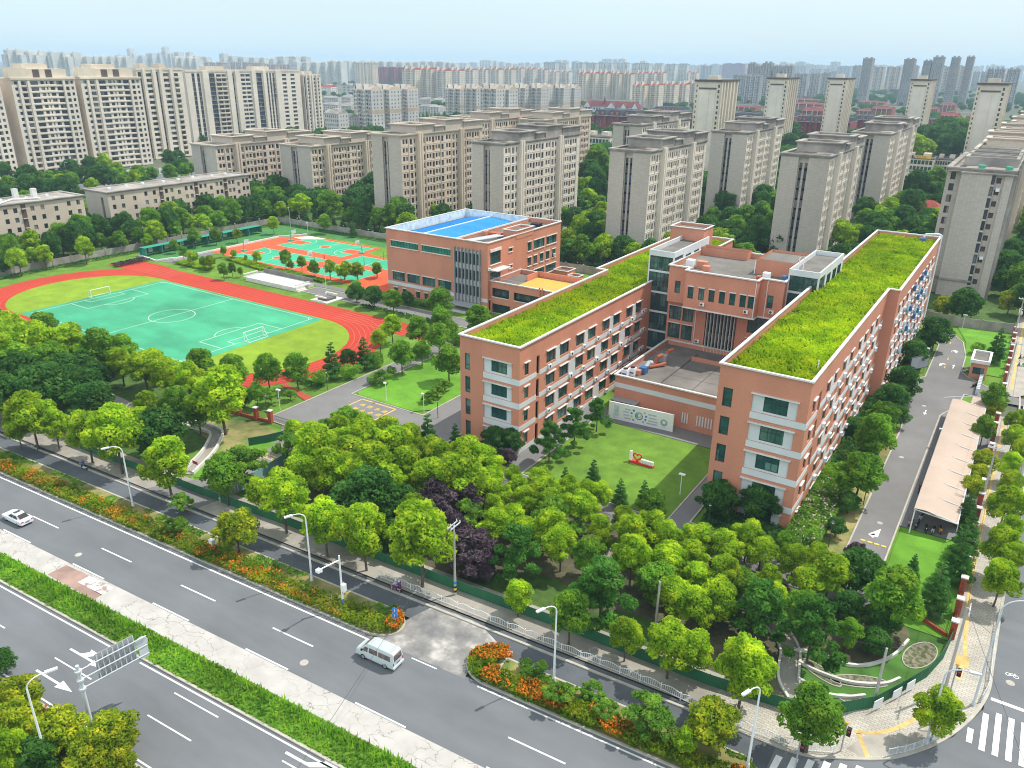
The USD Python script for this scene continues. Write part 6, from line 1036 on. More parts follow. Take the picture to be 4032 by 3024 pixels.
# ------------------------------------------------------------------ trees
TREES = {
 'street': '''cam -123.7 51.3 6.7 9.5; cam -121.3 53.3 4.6 6.8; cam -112.4 53.6 6 8.6; cam -105.4 54.2 7.6 10.7; cam -93 54 6.4 9.1; cam -126.1 49.9 3.6 5.5; mid -84.8 57.1 5.5 7.9; cam -79.6 58.3 3.4 5.3; cam -72.7 56.9 6.2 8.9; cam -64.4 56.1 5.4 7.9; cam -58.3 56.7 6 8.7; cam -50.6 58 7.9 11.1; cam -38.2 59.8 3.1 4.8; mid -31.2 59 4.5 6.7; cam -25.1 60 3.5 5.4; cam -20.4 60.2 4.6 6.7; cam -13 60.1 5.7 8.3; mid -6.5 59.9 5.1 7.4; cam 2.8 67.6 4.1 6.1''',
 'bed': '''yel -74.7 51.8 5.6 6.4; loq -88.8 53.7 3.3 3.3; loq -84.4 49.7 3 3; loq -28.3 52.1 3 3; loq -25.7 54.7 2.3 2.3; loq -23.4 53.1 2.5 2.5; loq -19.5 53.7 4.7 4.7; yel -14.1 55.7 4.6 5.3; cam -15.6 53.1 2.1 3.5''',
 'rstreet': '''cam 6.2 93.5 4.4 6.5; cam 6 99.9 5 7.3; cam 6.7 108.8 3 4.7; cam 5.6 146.5 3.6 5.5; cam 5.5 139.6 3.5 5.3; cam 6.6 135.1 3.1 4.9; cam 5.7 128.2 3.5 5.3; cam 6 121.1 3.5 5.4; cam 5.7 112.4 4.9 7.2''',
 'lwood': '''cam -172.3 73.1 6.4 9.1; mid -167.8 77.9 5.8 8.4; cam -154.7 64.6 7 9.8; cam -150.4 67.1 8.7 12.1; cam -148.9 72 7.7 10.8; mid -143.3 75.4 7.1 10; mid -142.8 79.2 5.4 7.9; dk -142.7 72.1 5.8 6.7; dk -143 60.5 8.2 9.4; dk -132.9 59.7 8.6 9.9; dk -139.2 56.5 6.3 7.3; dk -141.7 67 6.8 7.8; dk -138 71 5.1 5.9; cam -136.9 75.5 5.2 7.6; cam -129.7 75.6 5.7 8.2; cam -123.7 76.2 5.6 8; cam -119.9 77.8 5.3 7.6; dk -123.9 62.4 6.7 7.7; cam -120 69.2 3.4 5.3; mid -114.2 71 4.4 6.6; mid -107.7 70.7 4.8 7.1; cam -104.2 73 8.3 11.6; mid -125.4 84.2 5 7.3; mid -118 85.7 4.9 7.1; con -121.1 84.1 3.2 6; dk -104.9 61.3 7.1 8.2; cam -113.7 64.5 3.8 5.7; yel -122.1 61.8 2.6 3; mid -148.1 63.7 6.8 9.6; mid -144 66.5 6.8 9.6; cam -164.8 68.5 6.1 8.8; cam -132.3 79.4 5 7.2; dk -137.6 66.8 5.6 6.4; cam -155.7 61.1 8 11.2; dk -140.2 53.8 7.8 9; dk -151.2 59.3 7.3 8.4; cam -171.3 67.6 8.1 11.3; dk -151.4 62 6.8 7.8; dk -134.5 67.3 5.5 6.3''',
 'track': '''mid -112.3 89.2 5.4 7.9; mid -109.1 93.4 5.1 7.4; con -107.7 101 4.2 8; shr -106.9 97.2 3.4 3.2; mid -108 82.9 3.3 5.1; dk -110.5 82.1 3.3 3.8; loq -107.7 85.6 3.6 3.6; loq -106.2 88.9 2.4 2.4''',
 'gate': '''loq -88.1 63.6 7.2 7.2; cam -90.1 75.3 3.7 5.6; loq -88.9 81 4.3 4.3''',
 'mwood': '''cam -78.6 69.7 6.7 9.5; cam -74.1 67.9 5.6 8.1; cam -75.7 75.6 6.2 8.8; cam -74.8 72 5.6 8; cam -70.9 77 5.9 8.5; cam -68.6 70.2 6.4 9.1; cam -63.5 78.9 5.1 7.5; cam -61.6 82.2 5 7.3; cam -59.7 84.4 3.9 5.8; cam -62 74.2 4.9 7.2; cam -56.6 74.5 6.3 8.9; cam -66.7 75.5 4.9 7.1; yel -63.5 73.9 3.9 4.5; yel -65.5 72.9 3.3 3.7; cam -57.7 84.2 3.2 4.9; cam -55.8 81.1 3.1 4.8; cam -52.8 77.4 3.6 5.5; cam -51.8 75.3 2.9 4.6; cam -54.3 84 2.7 4.3; cam -51.9 81.6 2.8 4.5; cam -49.8 84.3 3.3 5.1; cam -48.8 78.3 3.3 5.1; cam -45.3 84.7 3.2 5; cam -43.3 86 2.8 4.4; cam -41.2 86.1 3 4.7; cam -41.2 80.7 3.9 5.8; cam -45.7 79.1 3.5 5.4; cam -44 81.2 2.7 4.3; dk -64.1 65.3 7.7 8.8; dk -66.1 63.3 6.1 7; dk -62.4 68.8 4.6 5.2; pur -57 70.6 6.5 7.2; pur -55.3 73.7 5.4 5.9; pur -60.6 69.7 4.1 4.6; cam -75.9 81.5 4.8 7; cam -61.4 78.3 4.4 6.5; cam -79.6 74.7 4.6 6.8; cam -71.6 69 4.7 7; cam -65.7 70 4.7 6.9; pur -47.9 65.3 5.6 6.2; pur -46.3 64.6 3.3 3.7; pur -52.9 67.9 4.3 4.8; cam -47.9 70.3 3.9 5.9; gin -42.3 66.6 4.8 7.9; cam -44.5 71.8 3.3 5.1; cam -41.4 73.4 4.4 6.6; loq -40.5 78.3 3 3; cam -37.2 78.3 3.1 4.9; cam -35.8 76.1 2.7 4.3; cam -35.6 81.8 3 4.7; cam -32.8 78 4.2 6.3; cam -47.9 74.3 3 4.7; gin -30 64.4 5.7 9.3; dk -58.6 62.8 3.9 4.5; dk -62.8 62.3 5.1 5.9; cam -25.1 78.6 3.5 5.4; cam -22.4 82.4 3.8 5.7; cam -20.7 85.9 3.8 5.8; cam -18.4 84.2 3.4 5.2; mid -16.4 87.9 3.1 4.8; cam -14.7 84.8 3.3 5.1; cam -12.7 88 2.8 4.5; cam -10.3 83.6 4.3 6.3; cam -12.1 80.9 3.5 5.4; dk -7.6 86.7 5 5.8; mid -3.2 82 5.5 8; cam -16.2 80.6 2.7 4.3; loq -19.9 80 3.5 3.5; cam -22.9 74.5 3.5 5.4; cam -19.5 71.9 4.2 6.3; cam -21 69.5 3.8 5.8; gin -14.9 71.9 4.9 8.2; gin -9.4 71.4 5.2 8.6; mid -6.4 75.9 2.4 4; dk -3.9 77 2.8 3.2; dk -4 80.8 3.4 3.9; cam -18.9 62.9 3.7 5.6; dk -27.2 84.5 3 3.4; cam -23.8 69.7 3.7 5.7; dk -7.3 81 3.3 3.8; cam -14.6 76.9 2.9 4.6''',
 'rwood': '''con 0.4 88.2 3.8 7.3; con 1.7 96.1 4.4 8.4; con -2.7 95 1.7 3.2; pur -9.1 93.9 2.9 3.2; dk -12.5 98.4 2.7 3; con 2.2 103.8 3.5 6.7''',
 'plaza': '''con -70.6 84.8 4.5 8.6; con -68.5 89.1 2.9 5.6; dk -63.5 92.6 4.2 4.8; dk -61.1 94 3.9 4.5; pur -59.7 90.9 2.6 2.9''',
 'court': '''gin -54.6 94.8 4.5 7.6; gin -53.7 101.1 4.7 7.8; gin -53.6 108.9 3.9 6.6; con -45.5 92.3 2.5 4.7; con -48.2 88.6 2.2 4.3; con -39.6 89.1 2.6 4.9; con -36.9 91.2 2.4 4.5; mid -33.6 86 4.1 6.1''',
 'avenue': '''mid -112.4 141.2 5.8 8.4; mid -104.6 123.8 5 7.3; mid -98.7 123.2 4.9 7.1; cam -111.6 123.2 4.4 6.5; cam -110 117.4 3.3 5.1; con -106 108.3 3.7 7.1; mid -98.1 110.6 4.6 6.8; mid -97.6 116.2 3.5 5.3; mid -87.7 112.4 5.1 7.4; shr -99.2 103.1 2.1 2; loq -97.6 104.4 3.3 3.3; shr -99.7 109 1.8 1.8; loq -84.9 102.4 2.4 2.4; loq -84.8 105.2 2.6 2.6; loq -85.7 108.4 2.5 2.5; shr -105.3 102.9 3 2.9; shr -104.7 110.5 3.1 3; mid -97.9 136.3 5.5 8; dk -140 141.6 4.3 5; dk -133.8 141.5 4.7 5.4; mid -125.9 139.8 4.2 6.2; dk -127.7 147.1 3.3 3.8; cam -155.6 158.2 3.5 5.3; cam -153.8 164.6 2.8 4.4; cam -157.4 155.2 3.9 5.9; shr -104.8 134.8 3.9 3.7; mid -107.5 134.9 4.2 6.3; dk -109.3 106.9 3.4 3.9; shr -99.5 130.7 3.1 2.9''',
 'rwing': '''dk -8.6 215.2 7.1 8.2; yel -12.8 216.1 5 5.7; dk -11.7 187.5 6.4 7.4; dk -13.9 173.3 5.1 5.9; dk -13 153.6 5.5 6.3; dk -13.3 144.2 5.2 6; mid -13.1 133.4 4.4 6.5; mid -12.5 123.2 5.7 8.3; dk -17.7 130.9 3.1 3.6; mid -12.1 108.6 5.4 7.8; dk -12.4 105.4 2.8 3.2; dk -27.3 94.1 4.6 5.3; dk -22.2 96.2 4.6 5.3; dk -11.5 139.8 3.5 4; dk -13 121.6 2.9 3.3''',
 'gatehouse': '''con 0.3 186.8 4.5 8.6; yel 0.6 229.8 5.8 6.7; dk -2.2 249.3 6.3 7.3; shr -3.1 191.5 2.7 2.6; dk -2.6 262.4 8.8 10.1''',
 'rfence': '''mid 1.8 154.8 4.4 6.5; yel 1.8 153.5 3.3 3.8; mid 1.3 140.7 3.5 5.4; yel 2.3 129.3 3.8 4.3; yel 1.9 125.1 3.2 3.7; yel 1.5 119.3 3.5 4.1; con 1.6 111.1 3.1 5.9''',
 'leftwall': '''cam -236.8 106.9 5.7 8.2; cam -244 114.5 4.1 6.1; cam -239.3 115.3 5 7.3; cam -235.2 125.2 6 8.6; mid -247.1 137.3 4.2 6.3; mid -242.8 138.3 3.4 5.3; mid -240.7 140.1 4.9 7.2; mid -243.2 147.8 4.8 7; cam -237.8 150.9 6.6 9.3; cam -236.6 147.2 3.7 5.7; dk -241.2 104.5 5 5.8; dk -276 121.7 2.5 2.9''',
 'leftblock': '''dk -268.5 144.6 7.9 9.1; dk -270.2 152.4 7 8.1; dk -276.6 175.9 10.1 11.7; pur -259.7 134.3 5.5 6.1; pur -263.4 157.5 3.3 3.6''',
 'backroad': '''mid -375.4 172.6 6.7 9.6; dk -352.9 170.9 10.7 12.3; dk -385.2 185.8 10.5 12.1; mid -382.5 194.2 6.4 9.1; mid -386.7 204.6 5.5 8; dk -349.8 184 9.3 10.7; dk -372 205.8 9 10.4; dk -364.5 209.4 10.4 12; mid -375.9 225.8 5.7 8.2; mid -360 224.8 7.4 10.4; mid -367.3 235.9 5.7 8.2; mid -355.8 213.6 5.7 8.3; mid -355.2 237.6 7.1 10.1; cam -354.1 197.7 5.5 8; dk -364 163.5 8.1 9.3; dk -432.9 198.8 7.7 8.9; dk -375.8 255.3 7.2 8.3; mid -366.6 253.8 5.9 8.5; mid -375 263.9 4.9 7.1''',
 'courtwall': '''mid -243.6 162.2 4.8 7; cam -246.7 170 5.2 7.5; cam -242.6 173 5.2 7.5; mid -241.9 178.9 5.5 8; mid -244.2 187.1 5.1 7.4; con -247.6 195.3 3.2 6.1; con -246.5 199.6 4.1 7.8; mid -245.6 203.8 5.9 8.5; cam -240 205.7 5.6 8.1; con -236.8 208.8 3.9 7.3; con -229.9 208.2 3.8 7.2; con -232.3 215.5 2.8 5.4; mid -210.7 199.6 5 7.3; con -216.3 209.1 3.2 6; con -208.2 206.2 3.1 5.9; con -198.6 201.4 3.3 6.2; con -198.9 207.2 2.4 4.5; con -194.6 206 3.3 6.2; con -189.5 206.5 3 5.7''',
 'courtyard': '''mid -228.3 158.3 4.6 6.7; mid -226.3 165.1 4.1 6.2; cam -223.6 171.4 3.3 5; cam -224.8 188.5 4.4 6.5; mid -226.6 149.5 3 4.6; mid -215.4 144.8 3.1 4.8; cam -207.4 142.3 3.2 5; mid -201.1 141.3 2.5 4.1; cam -198.4 141.7 3.2 4.9; mid -209.7 155.1 2.3 3.8; cam -204.3 154.8 2 3.4; mid -199.2 155.1 1.2 2.3; cam -192.6 153.9 3 4.7; mid -187 137.4 3.2 4.9; mid -187.9 141 2.7 4.2; cam -185.4 141.9 1.8 3.1; mid -182.6 156.2 3.9 5.9; mid -179.2 155 2.2 3.6; mid -176.2 156.6 3.2 4.9; mid -167.6 153.3 3.5 5.4; cam -162.9 155 3.9 5.9; mid -160.2 156.4 2.4 3.9; mid -155.5 158.4 3.1 4.8; mid -153 163.5 2.8 4.4; cam -159.7 157.2 2.8 4.5; mid -143.4 145.1 3.2 5''',
 'blockwood': '''dk -268.8 188.2 8 9.2; dk -266.2 202.3 9.1 10.5; dk -269.8 217.1 9.5 11; dk -271.6 231.4 10.5 12.1; dk -304.1 250.9 8.7 10; dk -250.9 224.4 9.4 10.8; mid -220.1 211.8 9.2 12.8; dk -310.6 269 6.1 7; dk -212.5 221.5 8.5 9.8; dk -215.6 240.8 7.7 8.9; mid -191.4 218.1 8.7 12.1; dk -204.5 242.8 6.7 7.7; cam -191.6 237.3 5.3 7.7; dk -248.9 256.3 6.8 7.8; dk -249.2 268.1 9.7 11.2; mid -192.7 247.9 3.3 5.2; dk -226.1 228.8 6.7 7.7; dk -224.6 243.5 8.2 9.4; dk -151.4 251.3 10.6 12.1; mid -146.2 258.5 5.8 8.3; dk -138.4 252.7 8.1 9.4; loq -155.8 296.1 5.2 5.2; dk -137.8 269.3 5.9 6.7; mid -120.2 236.7 5.4 7.9; con -109.6 213.7 4.5 8.5; con -108.1 219.9 3.4 6.4; cam -127.2 226.9 3.8 5.8; dk -116.4 217.5 3.9 4.5; dk -106.8 226.3 4.9 5.6; dk -103.8 231.5 5.2 6; dk -178.7 344.6 10.4 11.9; dk -173.5 326.7 7.1 8.2; dk -162.2 315.6 9.5 10.9; mid -150.8 298.1 4.8 7.1; dk -132.4 246.5 6 6.9; dk -126.2 242 5.3 6.1; mid -101.2 294.7 5.3 7.7; dk -103.9 316.9 9.4 10.8; mid -89 296.3 6.6 9.4; mid -83.7 299.9 6.4 9.1; dk -93.7 334.6 10.2 11.8; dk -88.4 268.1 5.4 6.2; dk -83.4 269.7 5.1 5.8; dk -80.3 280.9 6.6 7.5; dk -66.3 252.1 10.7 12.3; dk -59.9 259.5 5.9 6.8; dk -56.1 262.8 8.4 9.7; cam -49.6 270.7 8.5 11.8; dk -112.9 409.1 5.4 6.2; dk -91.2 288.6 5.4 6.2; mid -99.8 333 5.8 8.3; dk -116.6 333.8 4.7 5.3; dk -53.3 331.8 9.5 11; cam -46.2 338.4 7.8 10.9; mid -50 311.6 7 9.9; mid -43.4 305.8 7.7 10.7; mid -57.3 445.5 6.2 8.8; dk -46.4 410.9 12 13.9; mid -41.9 440.5 9.4 13; dk -38 414.8 7.8 9; dk -40.8 356.2 10.5 12.1; dk -34.8 385.7 6.6 7.6; dk -32.2 323.4 7.9 9.1; mid -32 346.7 4.5 6.6; cam -44.5 336 4.8 7; cam -48.5 293 5.1 7.4; cam -48.7 384.6 5.4 7.8''',
 'grayside': '''dk -2.4 293.4 7.3 8.4; dk -0.2 277.4 6.5 7.4; dk 0.5 258.4 5.2 6; mid 1.4 239.2 4 6; mid -0.5 314.9 5.2 7.6; mid -1.9 344.9 4 6''',
 'farblock': '''cam -69.2 559.5 14.3 19.4; dk -71.6 626.2 18 20.7; dk -60 589.6 19.8 22.8; dk -64.8 674.1 20.2 23.3; mid -57.2 686.7 17 22.9; dk -49.5 624.9 15.5 17.9; mid -79.1 748.5 12.5 17.1; cam -63.8 560.4 12.4 16.9; dk -51.9 576.2 16.4 18.8; dk -171.8 662.1 14.6 16.8; dk -152.4 587.2 11.9 13.7; dk -243.6 680.5 9.2 10.6; dk -349.5 654.9 15.2 17.4; dk -306.2 577.1 13.4 15.4; dk -238.9 445.5 9.5 11; mid -190.1 369.7 14.1 19.2; dk -225.6 442.4 11.2 12.9; dk -240.6 480.3 8.1 9.3; dk -184.5 351.4 12.1 13.9''',
 'farrow': '''con -558 617.6 5.2 9.9; con -563.5 629.8 5.3 10; con -569.2 642.4 5.4 10.2; con -549.2 625.6 5.2 9.9; con -554.6 637.9 5.3 10.1; con -560.2 650.6 5.4 10.2; con -540.4 633.6 5.2 9.9; con -557.1 659.6 5.4 10.3; con -562.9 673 5.5 10.5; con -542.5 654.9 5.3 10.2; con -548 668 5.4 10.3; con -553.6 681.5 5.5 10.5; con -533.5 663.1 5.4 10.2; con -538.8 676.4 5.4 10.3; con -532.9 675.7 5.4 10.3; con -513.8 657.8 5.3 10; con -508.6 662.4 5.3 10; con -513.2 676.3 5 9.6; con -501.7 668.7 5.3 10; con -502.1 686.4 5.1 9.6; con -501 692.9 5.4 10.3; con -493.6 689.4 4.4 8.4''',
 'near': '''yel -69.3 22.7 4.2 4.8; dk -76.9 24.7 2.5 2.9; yel -66 20.8 4.5 5.2; yel -62 22.5 4.5 5.2; yel -57.4 24.6 4.7 5.4; cam -63.2 18.9 3.3 5.1; yel -57.3 22.2 3.9 4.5; dk -61.6 20.4 3.5 4; yel -55.5 23.7 3.4 4''',
}

def leaf_cloud(m, C, Rr, n, size, r, up=.25, jitter=.6, squash=1.0, fill=.35, elong=1.0, curl=.25):
    """n folded leaf clumps over the shells of the lobes C (centres) with radii Rr, fewer inside and on the underside."""
    C = np.asarray(C, float); Rr = np.asarray(Rr, float); wgt = Rr ** 2 / (Rr ** 2).sum(); k = r.choice(len(C), n, p=wgt)
    d = r.normal(size=(n, 3)); d[:, 2] += up; d /= np.linalg.norm(d, axis=1, keepdims=True)
    rad = Rr[k] * np.where(r.random(n) < fill, r.uniform(.45, .95, n), r.uniform(.88, 1.1, n))
    p = C[k] + d * rad[:, None] * [1, 1, squash]
    inside = (((p[:, None] - C[None]) / [1, 1, squash]) ** 2).sum(2) ** .5 < Rr[None] * .72
    inside[np.arange(n), k] = False; ok = ~inside.any(1); p, d = p[ok], d[ok]; n = len(p)
    nn = d + r.normal(size=(n, 3)) * jitter; nn /= np.linalg.norm(nn, axis=1, keepdims=True)
    t = np.cross(nn, r.normal(size=(n, 3))); t /= np.linalg.norm(t, axis=1, keepdims=True); b = np.cross(nn, t)
    s = size * r.uniform(.6, 1.25, (n, 1)); c = nn * s * curl
    v = np.stack([p - t * s * elong, p - b * s * .62 - c, p + t * s * elong, p + b * s * .62 - c], 1).reshape(-1, 3); i = np.arange(n)[:, None] * 4
    return m.add(v, np.vstack([np.hstack([i, i + 1, i + 2]), np.hstack([i, i + 2, i + 3])]))
def limbs(m, base_h, tops, r0, r):
    m.path([(0, 0, -.2), (r.normal(0, .05), r.normal(0, .05), base_h * .5), (r.normal(0, .08), r.normal(0, .08), base_h)], r0, r0 * .72, 7)
    for t in tops:
        t = np.asarray(t, float); mid_ = np.array([0, 0, base_h]) * .55 + t * .45 + r.normal(0, .12, 3); m.path([(0, 0, base_h * .96), mid_, t], r0 * .5, r0 * .12, 5)
def make_tree(kind, v):
    """A class prim with trunk and crown, nominally 6 m wide."""
    r = np.random.default_rng(sum(map(ord, kind)) * 7 + v); p = proto(f'class_{kind}_tree_{v}' if v else f'class_{kind}_tree'); c, t = M(), M()
    if kind in ('cam', 'mid', 'dk'):
        H = {'cam': 8.4, 'mid': 8.4, 'dk': 7.0}[kind]; th = H * (.30 if kind != 'dk' else .22); C, Rr = [], []; nl = 15 if kind != 'dk' else 17
        for i in range(nl):
            z = th + (H - th) * (.12 + .80 * (i + .5) / nl); f = math.sin(math.pi * min(.97, (z - th * .85) / (H - th * .85)) ** .85); rr = r.uniform(.65, 1.3) * (1.0 if kind != 'dk' else 1.1)
            a = i * 2.4 + r.uniform(-.5, .5); q = (3.0 - rr * .9) * f * r.uniform(.6, 1.05); C.append((q * math.cos(a), q * math.sin(a), min(z, H - rr * .8))); Rr.append(rr)
        for i in range(7): a, f = r.uniform(0, 6.28), r.uniform(.15, .8); C.append((2.55 * math.cos(a) * math.sin(math.pi * (.15 + .8 * f)), 2.55 * math.sin(a) * math.sin(math.pi * (.15 + .8 * f)), th + (H - th) * f)); Rr.append(r.uniform(.4, .7))
        C += [(0, 0, th + (H - th) * .5), (r.normal(0, .3), r.normal(0, .3), H - 1.35)]; Rr += [1.9, 1.3]
        leaf_cloud(c, C, Rr, 5600, .22 if kind == 'cam' else .23, r, up=.35, squash=.85, jitter=.7)
        limbs(t, th * 1.15, [C[i] for i in range(0, nl, 2)], .17, r)
    elif kind == 'con':
        H = 11.4; C, Rr = [], []
        for i in range(34):
            z = 1.6 + (H - 2.0) * (i / 34) ** 1.05; q = 2.75 * (1 - (z - 1.2) / (H - .6)) ** .8; a = i * 2.39996; C.append((q * .66 * math.cos(a), q * .66 * math.sin(a), z - .15)); Rr.append(max(.3, q * .42))
        leaf_cloud(c, C, Rr, 5200, .17, r, up=-.1, squash=.5, jitter=.8, fill=.5, elong=1.5); limbs(t, H * .8, [], .16, r); t.path([(0, 0, H * .78), (0, 0, H - .3)], .1, .03, 5)
    elif kind == 'gin':
        H = 9.0; C, Rr = [], []
        for i in range(24):
            z = 2.0 + (H - 2.6) * i / 24; q = 3.1 * (1 - ((z - 2.0) / (H - 1.4)) ** 1.25) + .25; a = i * 2.4 + r.uniform(-.4, .4); s = r.uniform(.6, 1.0); C.append((q * s * math.cos(a), q * s * math.sin(a), z)); Rr.append(r.uniform(.5, .85))
        C += [(0, 0, H * .45), (0, 0, H - .8)]; Rr += [1.3, .6]; leaf_cloud(c, C, Rr, 4600, .22, r, up=.2, squash=.65, jitter=.75); limbs(t, H * .45, C[::3], .15, r)
    elif kind == 'loq':
        H = 6.0; C, Rr = [], []
        for i in range(20):
            a = i * 2.4; q = 2.6 * math.sqrt((i + .5) / 20); C.append((q * math.cos(a), q * math.sin(a), 2.6 + r.uniform(-.6, 1.6) + (2.4 - q) * .5)); Rr.append(r.uniform(.4, .75))
        leaf_cloud(c, C, Rr, 2600, .26, r, up=.3, squash=.7, jitter=.9, elong=1.3); limbs(t, 1.5, C[::2], .11, r)
    elif kind == 'pur':
        H = 6.4; C, Rr = [], []
        for i in range(24):
            a = i * 2.4; q = 2.5 * math.sqrt((i + .5) / 24); z = 1.6 + (H - 2.3) * (1 - (q / 2.7) ** 2) * r.uniform(.55, 1.05); C.append((q * math.cos(a), q * math.sin(a), z)); Rr.append(r.uniform(.55, .95))
        C.append((0, 0, 3)); Rr.append(1.6); leaf_cloud(c, C, Rr, 4800, .2, r, up=.3, jitter=.95, elong=1.5); limbs(t, 1.5, C[::3], .14, r)
    elif kind == 'yel':
        H = 6.8; C, Rr = [], []
        for i in range(16):
            a = i * 2.4; f = (i + .5) / 16; z = 2.2 + (H - 3.1) * f; q = 2.2 * math.sin(math.pi * (.18 + .72 * f)) * r.uniform(.7, 1.05); C.append((q * math.cos(a), q * math.sin(a), z)); Rr.append(r.uniform(.7, 1.15))
        C.append((0, 0, H * .6)); Rr.append(1.8); leaf_cloud(c, C, Rr, 5000, .21, r, up=.3, squash=.85); limbs(t, 1.8, C[::3], .16, r)
    elif kind == 'shr':
        C = [(r.normal(0, 1.1), r.normal(0, 1.1), r.uniform(1.4, 3.6)) for _ in range(12)] + [(0, 0, 2.6)]; Rr = [r.uniform(1.0, 1.6) for _ in range(12)] + [2.2]
        leaf_cloud(c, C, Rr, 3000, .26, r, up=.3); limbs(t, 1.2, C[::4], .1, r)
    c.v = [q * [1.1, 1.1, 1.0] for q in c.v]; c.build('crown', 'leaf_' + {'shr': 'mid'}.get(kind, kind), p); t.build('trunk', 'bark', p, smooth=True)
    return p
TP = {k: [make_tree(k, v) for v in range(n)] for k, n in (('cam', 6), ('mid', 5), ('dk', 5), ('con', 3), ('gin', 2), ('loq', 3), ('pur', 2), ('yel', 2), ('shr', 2))}
TH = {'cam': 8.4, 'mid': 8.4, 'dk': 7.0, 'con': 11.4, 'gin': 9.0, 'loq': 6.0, 'pur': 6.4, 'yel': 6.8, 'shr': 5.0}
TLOOK = {'cam': 'bright round tree', 'mid': 'mid green round tree', 'dk': 'dark dense tree', 'con': 'conical feathery tree', 'gin': 'pointed layered tree', 'loq': 'loose pale tree', 'pur': 'purple leaved tree', 'yel': 'yellow tipped tree', 'shr': 'clipped dark shrub'}
TNAME = {'cam': 'camphor_tree', 'mid': 'camphor_tree', 'dk': 'broadleaf_tree', 'con': 'conifer_tree', 'gin': 'ginkgo_tree', 'loq': 'small_leafy_tree', 'pur': 'purple_plum_tree', 'yel': 'osmanthus_tree', 'shr': 'shrub'}
TPLACE = {'street': 'on the side road pavement', 'bed': 'in the flower beds', 'rstreet': 'on the right street pavement', 'lwood': 'in the left wood', 'track': 'at the track bend', 'gate': 'beside the left driveway', 'mwood': 'in the wood before the school', 'rwood': 'in the right corner wood', 'plaza': 'at the left wing front', 'court': 'on the courtyard lawn', 'avenue': 'along the path to the gymnasium', 'rwing': 'beside the right wing', 'gatehouse': 'by the guard house', 'rfence': 'beside the long canopy', 'leftwall': 'along the left perimeter wall', 'leftblock': 'before the low sand block', 'backroad': 'along the far road', 'courtwall': 'behind the sports courts', 'courtyard': 'between track and courts', 'blockwood': 'among the beige blocks', 'grayside': 'right of the grey block', 'farblock': 'among distant row houses', 'farrow': 'before the white distant blocks', 'near': 'on the near left verge'}
tr = np.random.default_rng(11)
def sx(x, y): return (x * math.cos(YAW) + y * math.sin(YAW)) / max(1e-3, (-x * math.sin(YAW) + y * math.cos(YAW)))
tree_xy = []
xr_, extra = np.random.default_rng(77), []
for g_, x0, x1, y0, y1, n_, dmin in (('leftblock', -262, -243, 98, 214, 34, 4.2), ('leftblock', -300, -262, 208, 232, 16, 5.0), ('backroad', -425, -285, 95, 340, 85, 6.5), ('blockwood', -240, -22, 207.5, 217, 46, 4.0), ('blockwood', -93, -66, 228, 345, 34, 5.5), ('blockwood', -138, -114, 228, 340, 30, 5.5), ('blockwood', -186, -160, 228, 330, 26, 5.5), ('blockwood', -46, -23, 228, 345, 30, 5.5), ('grayside', 0.5, 7, 215, 400, 22, 5.0)):
    got = []
    for q in range(n_ * 30):
        x, y = xr_.uniform(x0, x1), xr_.uniform(y0, y1)
        if len(got) < n_ and all((x - a) ** 2 + (y - b) ** 2 > dmin ** 2 for a, b in got): got.append((x, y))
    TREES[g_] += ''.join(f"; {('dk', 'mid', 'dk', 'cam', 'dk')[int(xr_.integers(5))]} {x:.0f} {y:.0f} {xr_.uniform(6, 8.5):.1f} {xr_.uniform(7.5, 11):.1f}" for x, y in got)
for q in range(4000):   # fill the planted rows between the two fences
    x, y = xr_.uniform(-86, -10), xr_.uniform(66, 82.2)
    if x > -56 and y < 70.5 or x > -14 and y < 76 or x < -80 and y < 70: continue
    if all((x - a) ** 2 + (y - b) ** 2 > 3.1 ** 2 for a, b in [(float(t_.split()[1]), float(t_.split()[2])) for g_ in ('mwood', 'gate') for t_ in TREES[g_].split(';')] + extra): extra.append((x, y))
TREES['mwood'] += ''.join(f"; {('cam', 'cam', 'mid', 'cam', 'loq')[int(xr_.integers(5))]} {x:.1f} {y:.1f} {xr_.uniform(3.4, 4.8):.1f} {xr_.uniform(5.4, 7.4):.1f}" for x, y in extra)
for grp, txt in TREES.items():
    rows = [q.split() for q in txt.split(';')]; rows = [(q[0], *map(float, q[1:])) for q in rows]
    cnt, tot = {}, {}
    for q in rows: tot[q[0]] = tot.get(q[0], 0) + 1
    for q in sorted(rows, key=lambda q: sx(q[1], q[2])):
        t, x, y, w, h = q; i = cnt.get(t, 0); cnt[t] = i + 1
        if grp == 'street' and x < -10: x -= .35; y += 1.3; h *= 1.06; w *= 1.04
        if grp in ('mwood', 'lwood', 'avenue', 'rwing'): w *= 1.14; h *= 1.05
        if grp in ('blockwood', 'leftblock', 'backroad', 'farblock'): w *= 1.12; h *= 1.05
        lab = f"{TLOOK[t]} {TPLACE[grp]}" + (f", {ordinal(i)} from the left" if tot[t] > 1 else '')
        k = int(tr.integers(len(TP[t])))
        thing(TNAME[t], lab, 'shrub' if t == 'shr' else 'tree', (x, y, .0), tr.uniform(0, 360), 'trees ' + TPLACE[grp], (w / 6 * tr.uniform(.95, 1.06), w / 6 * tr.uniform(.95, 1.06), h / TH[t]), proto=TP[t][k]); tree_xy.append((x, y))
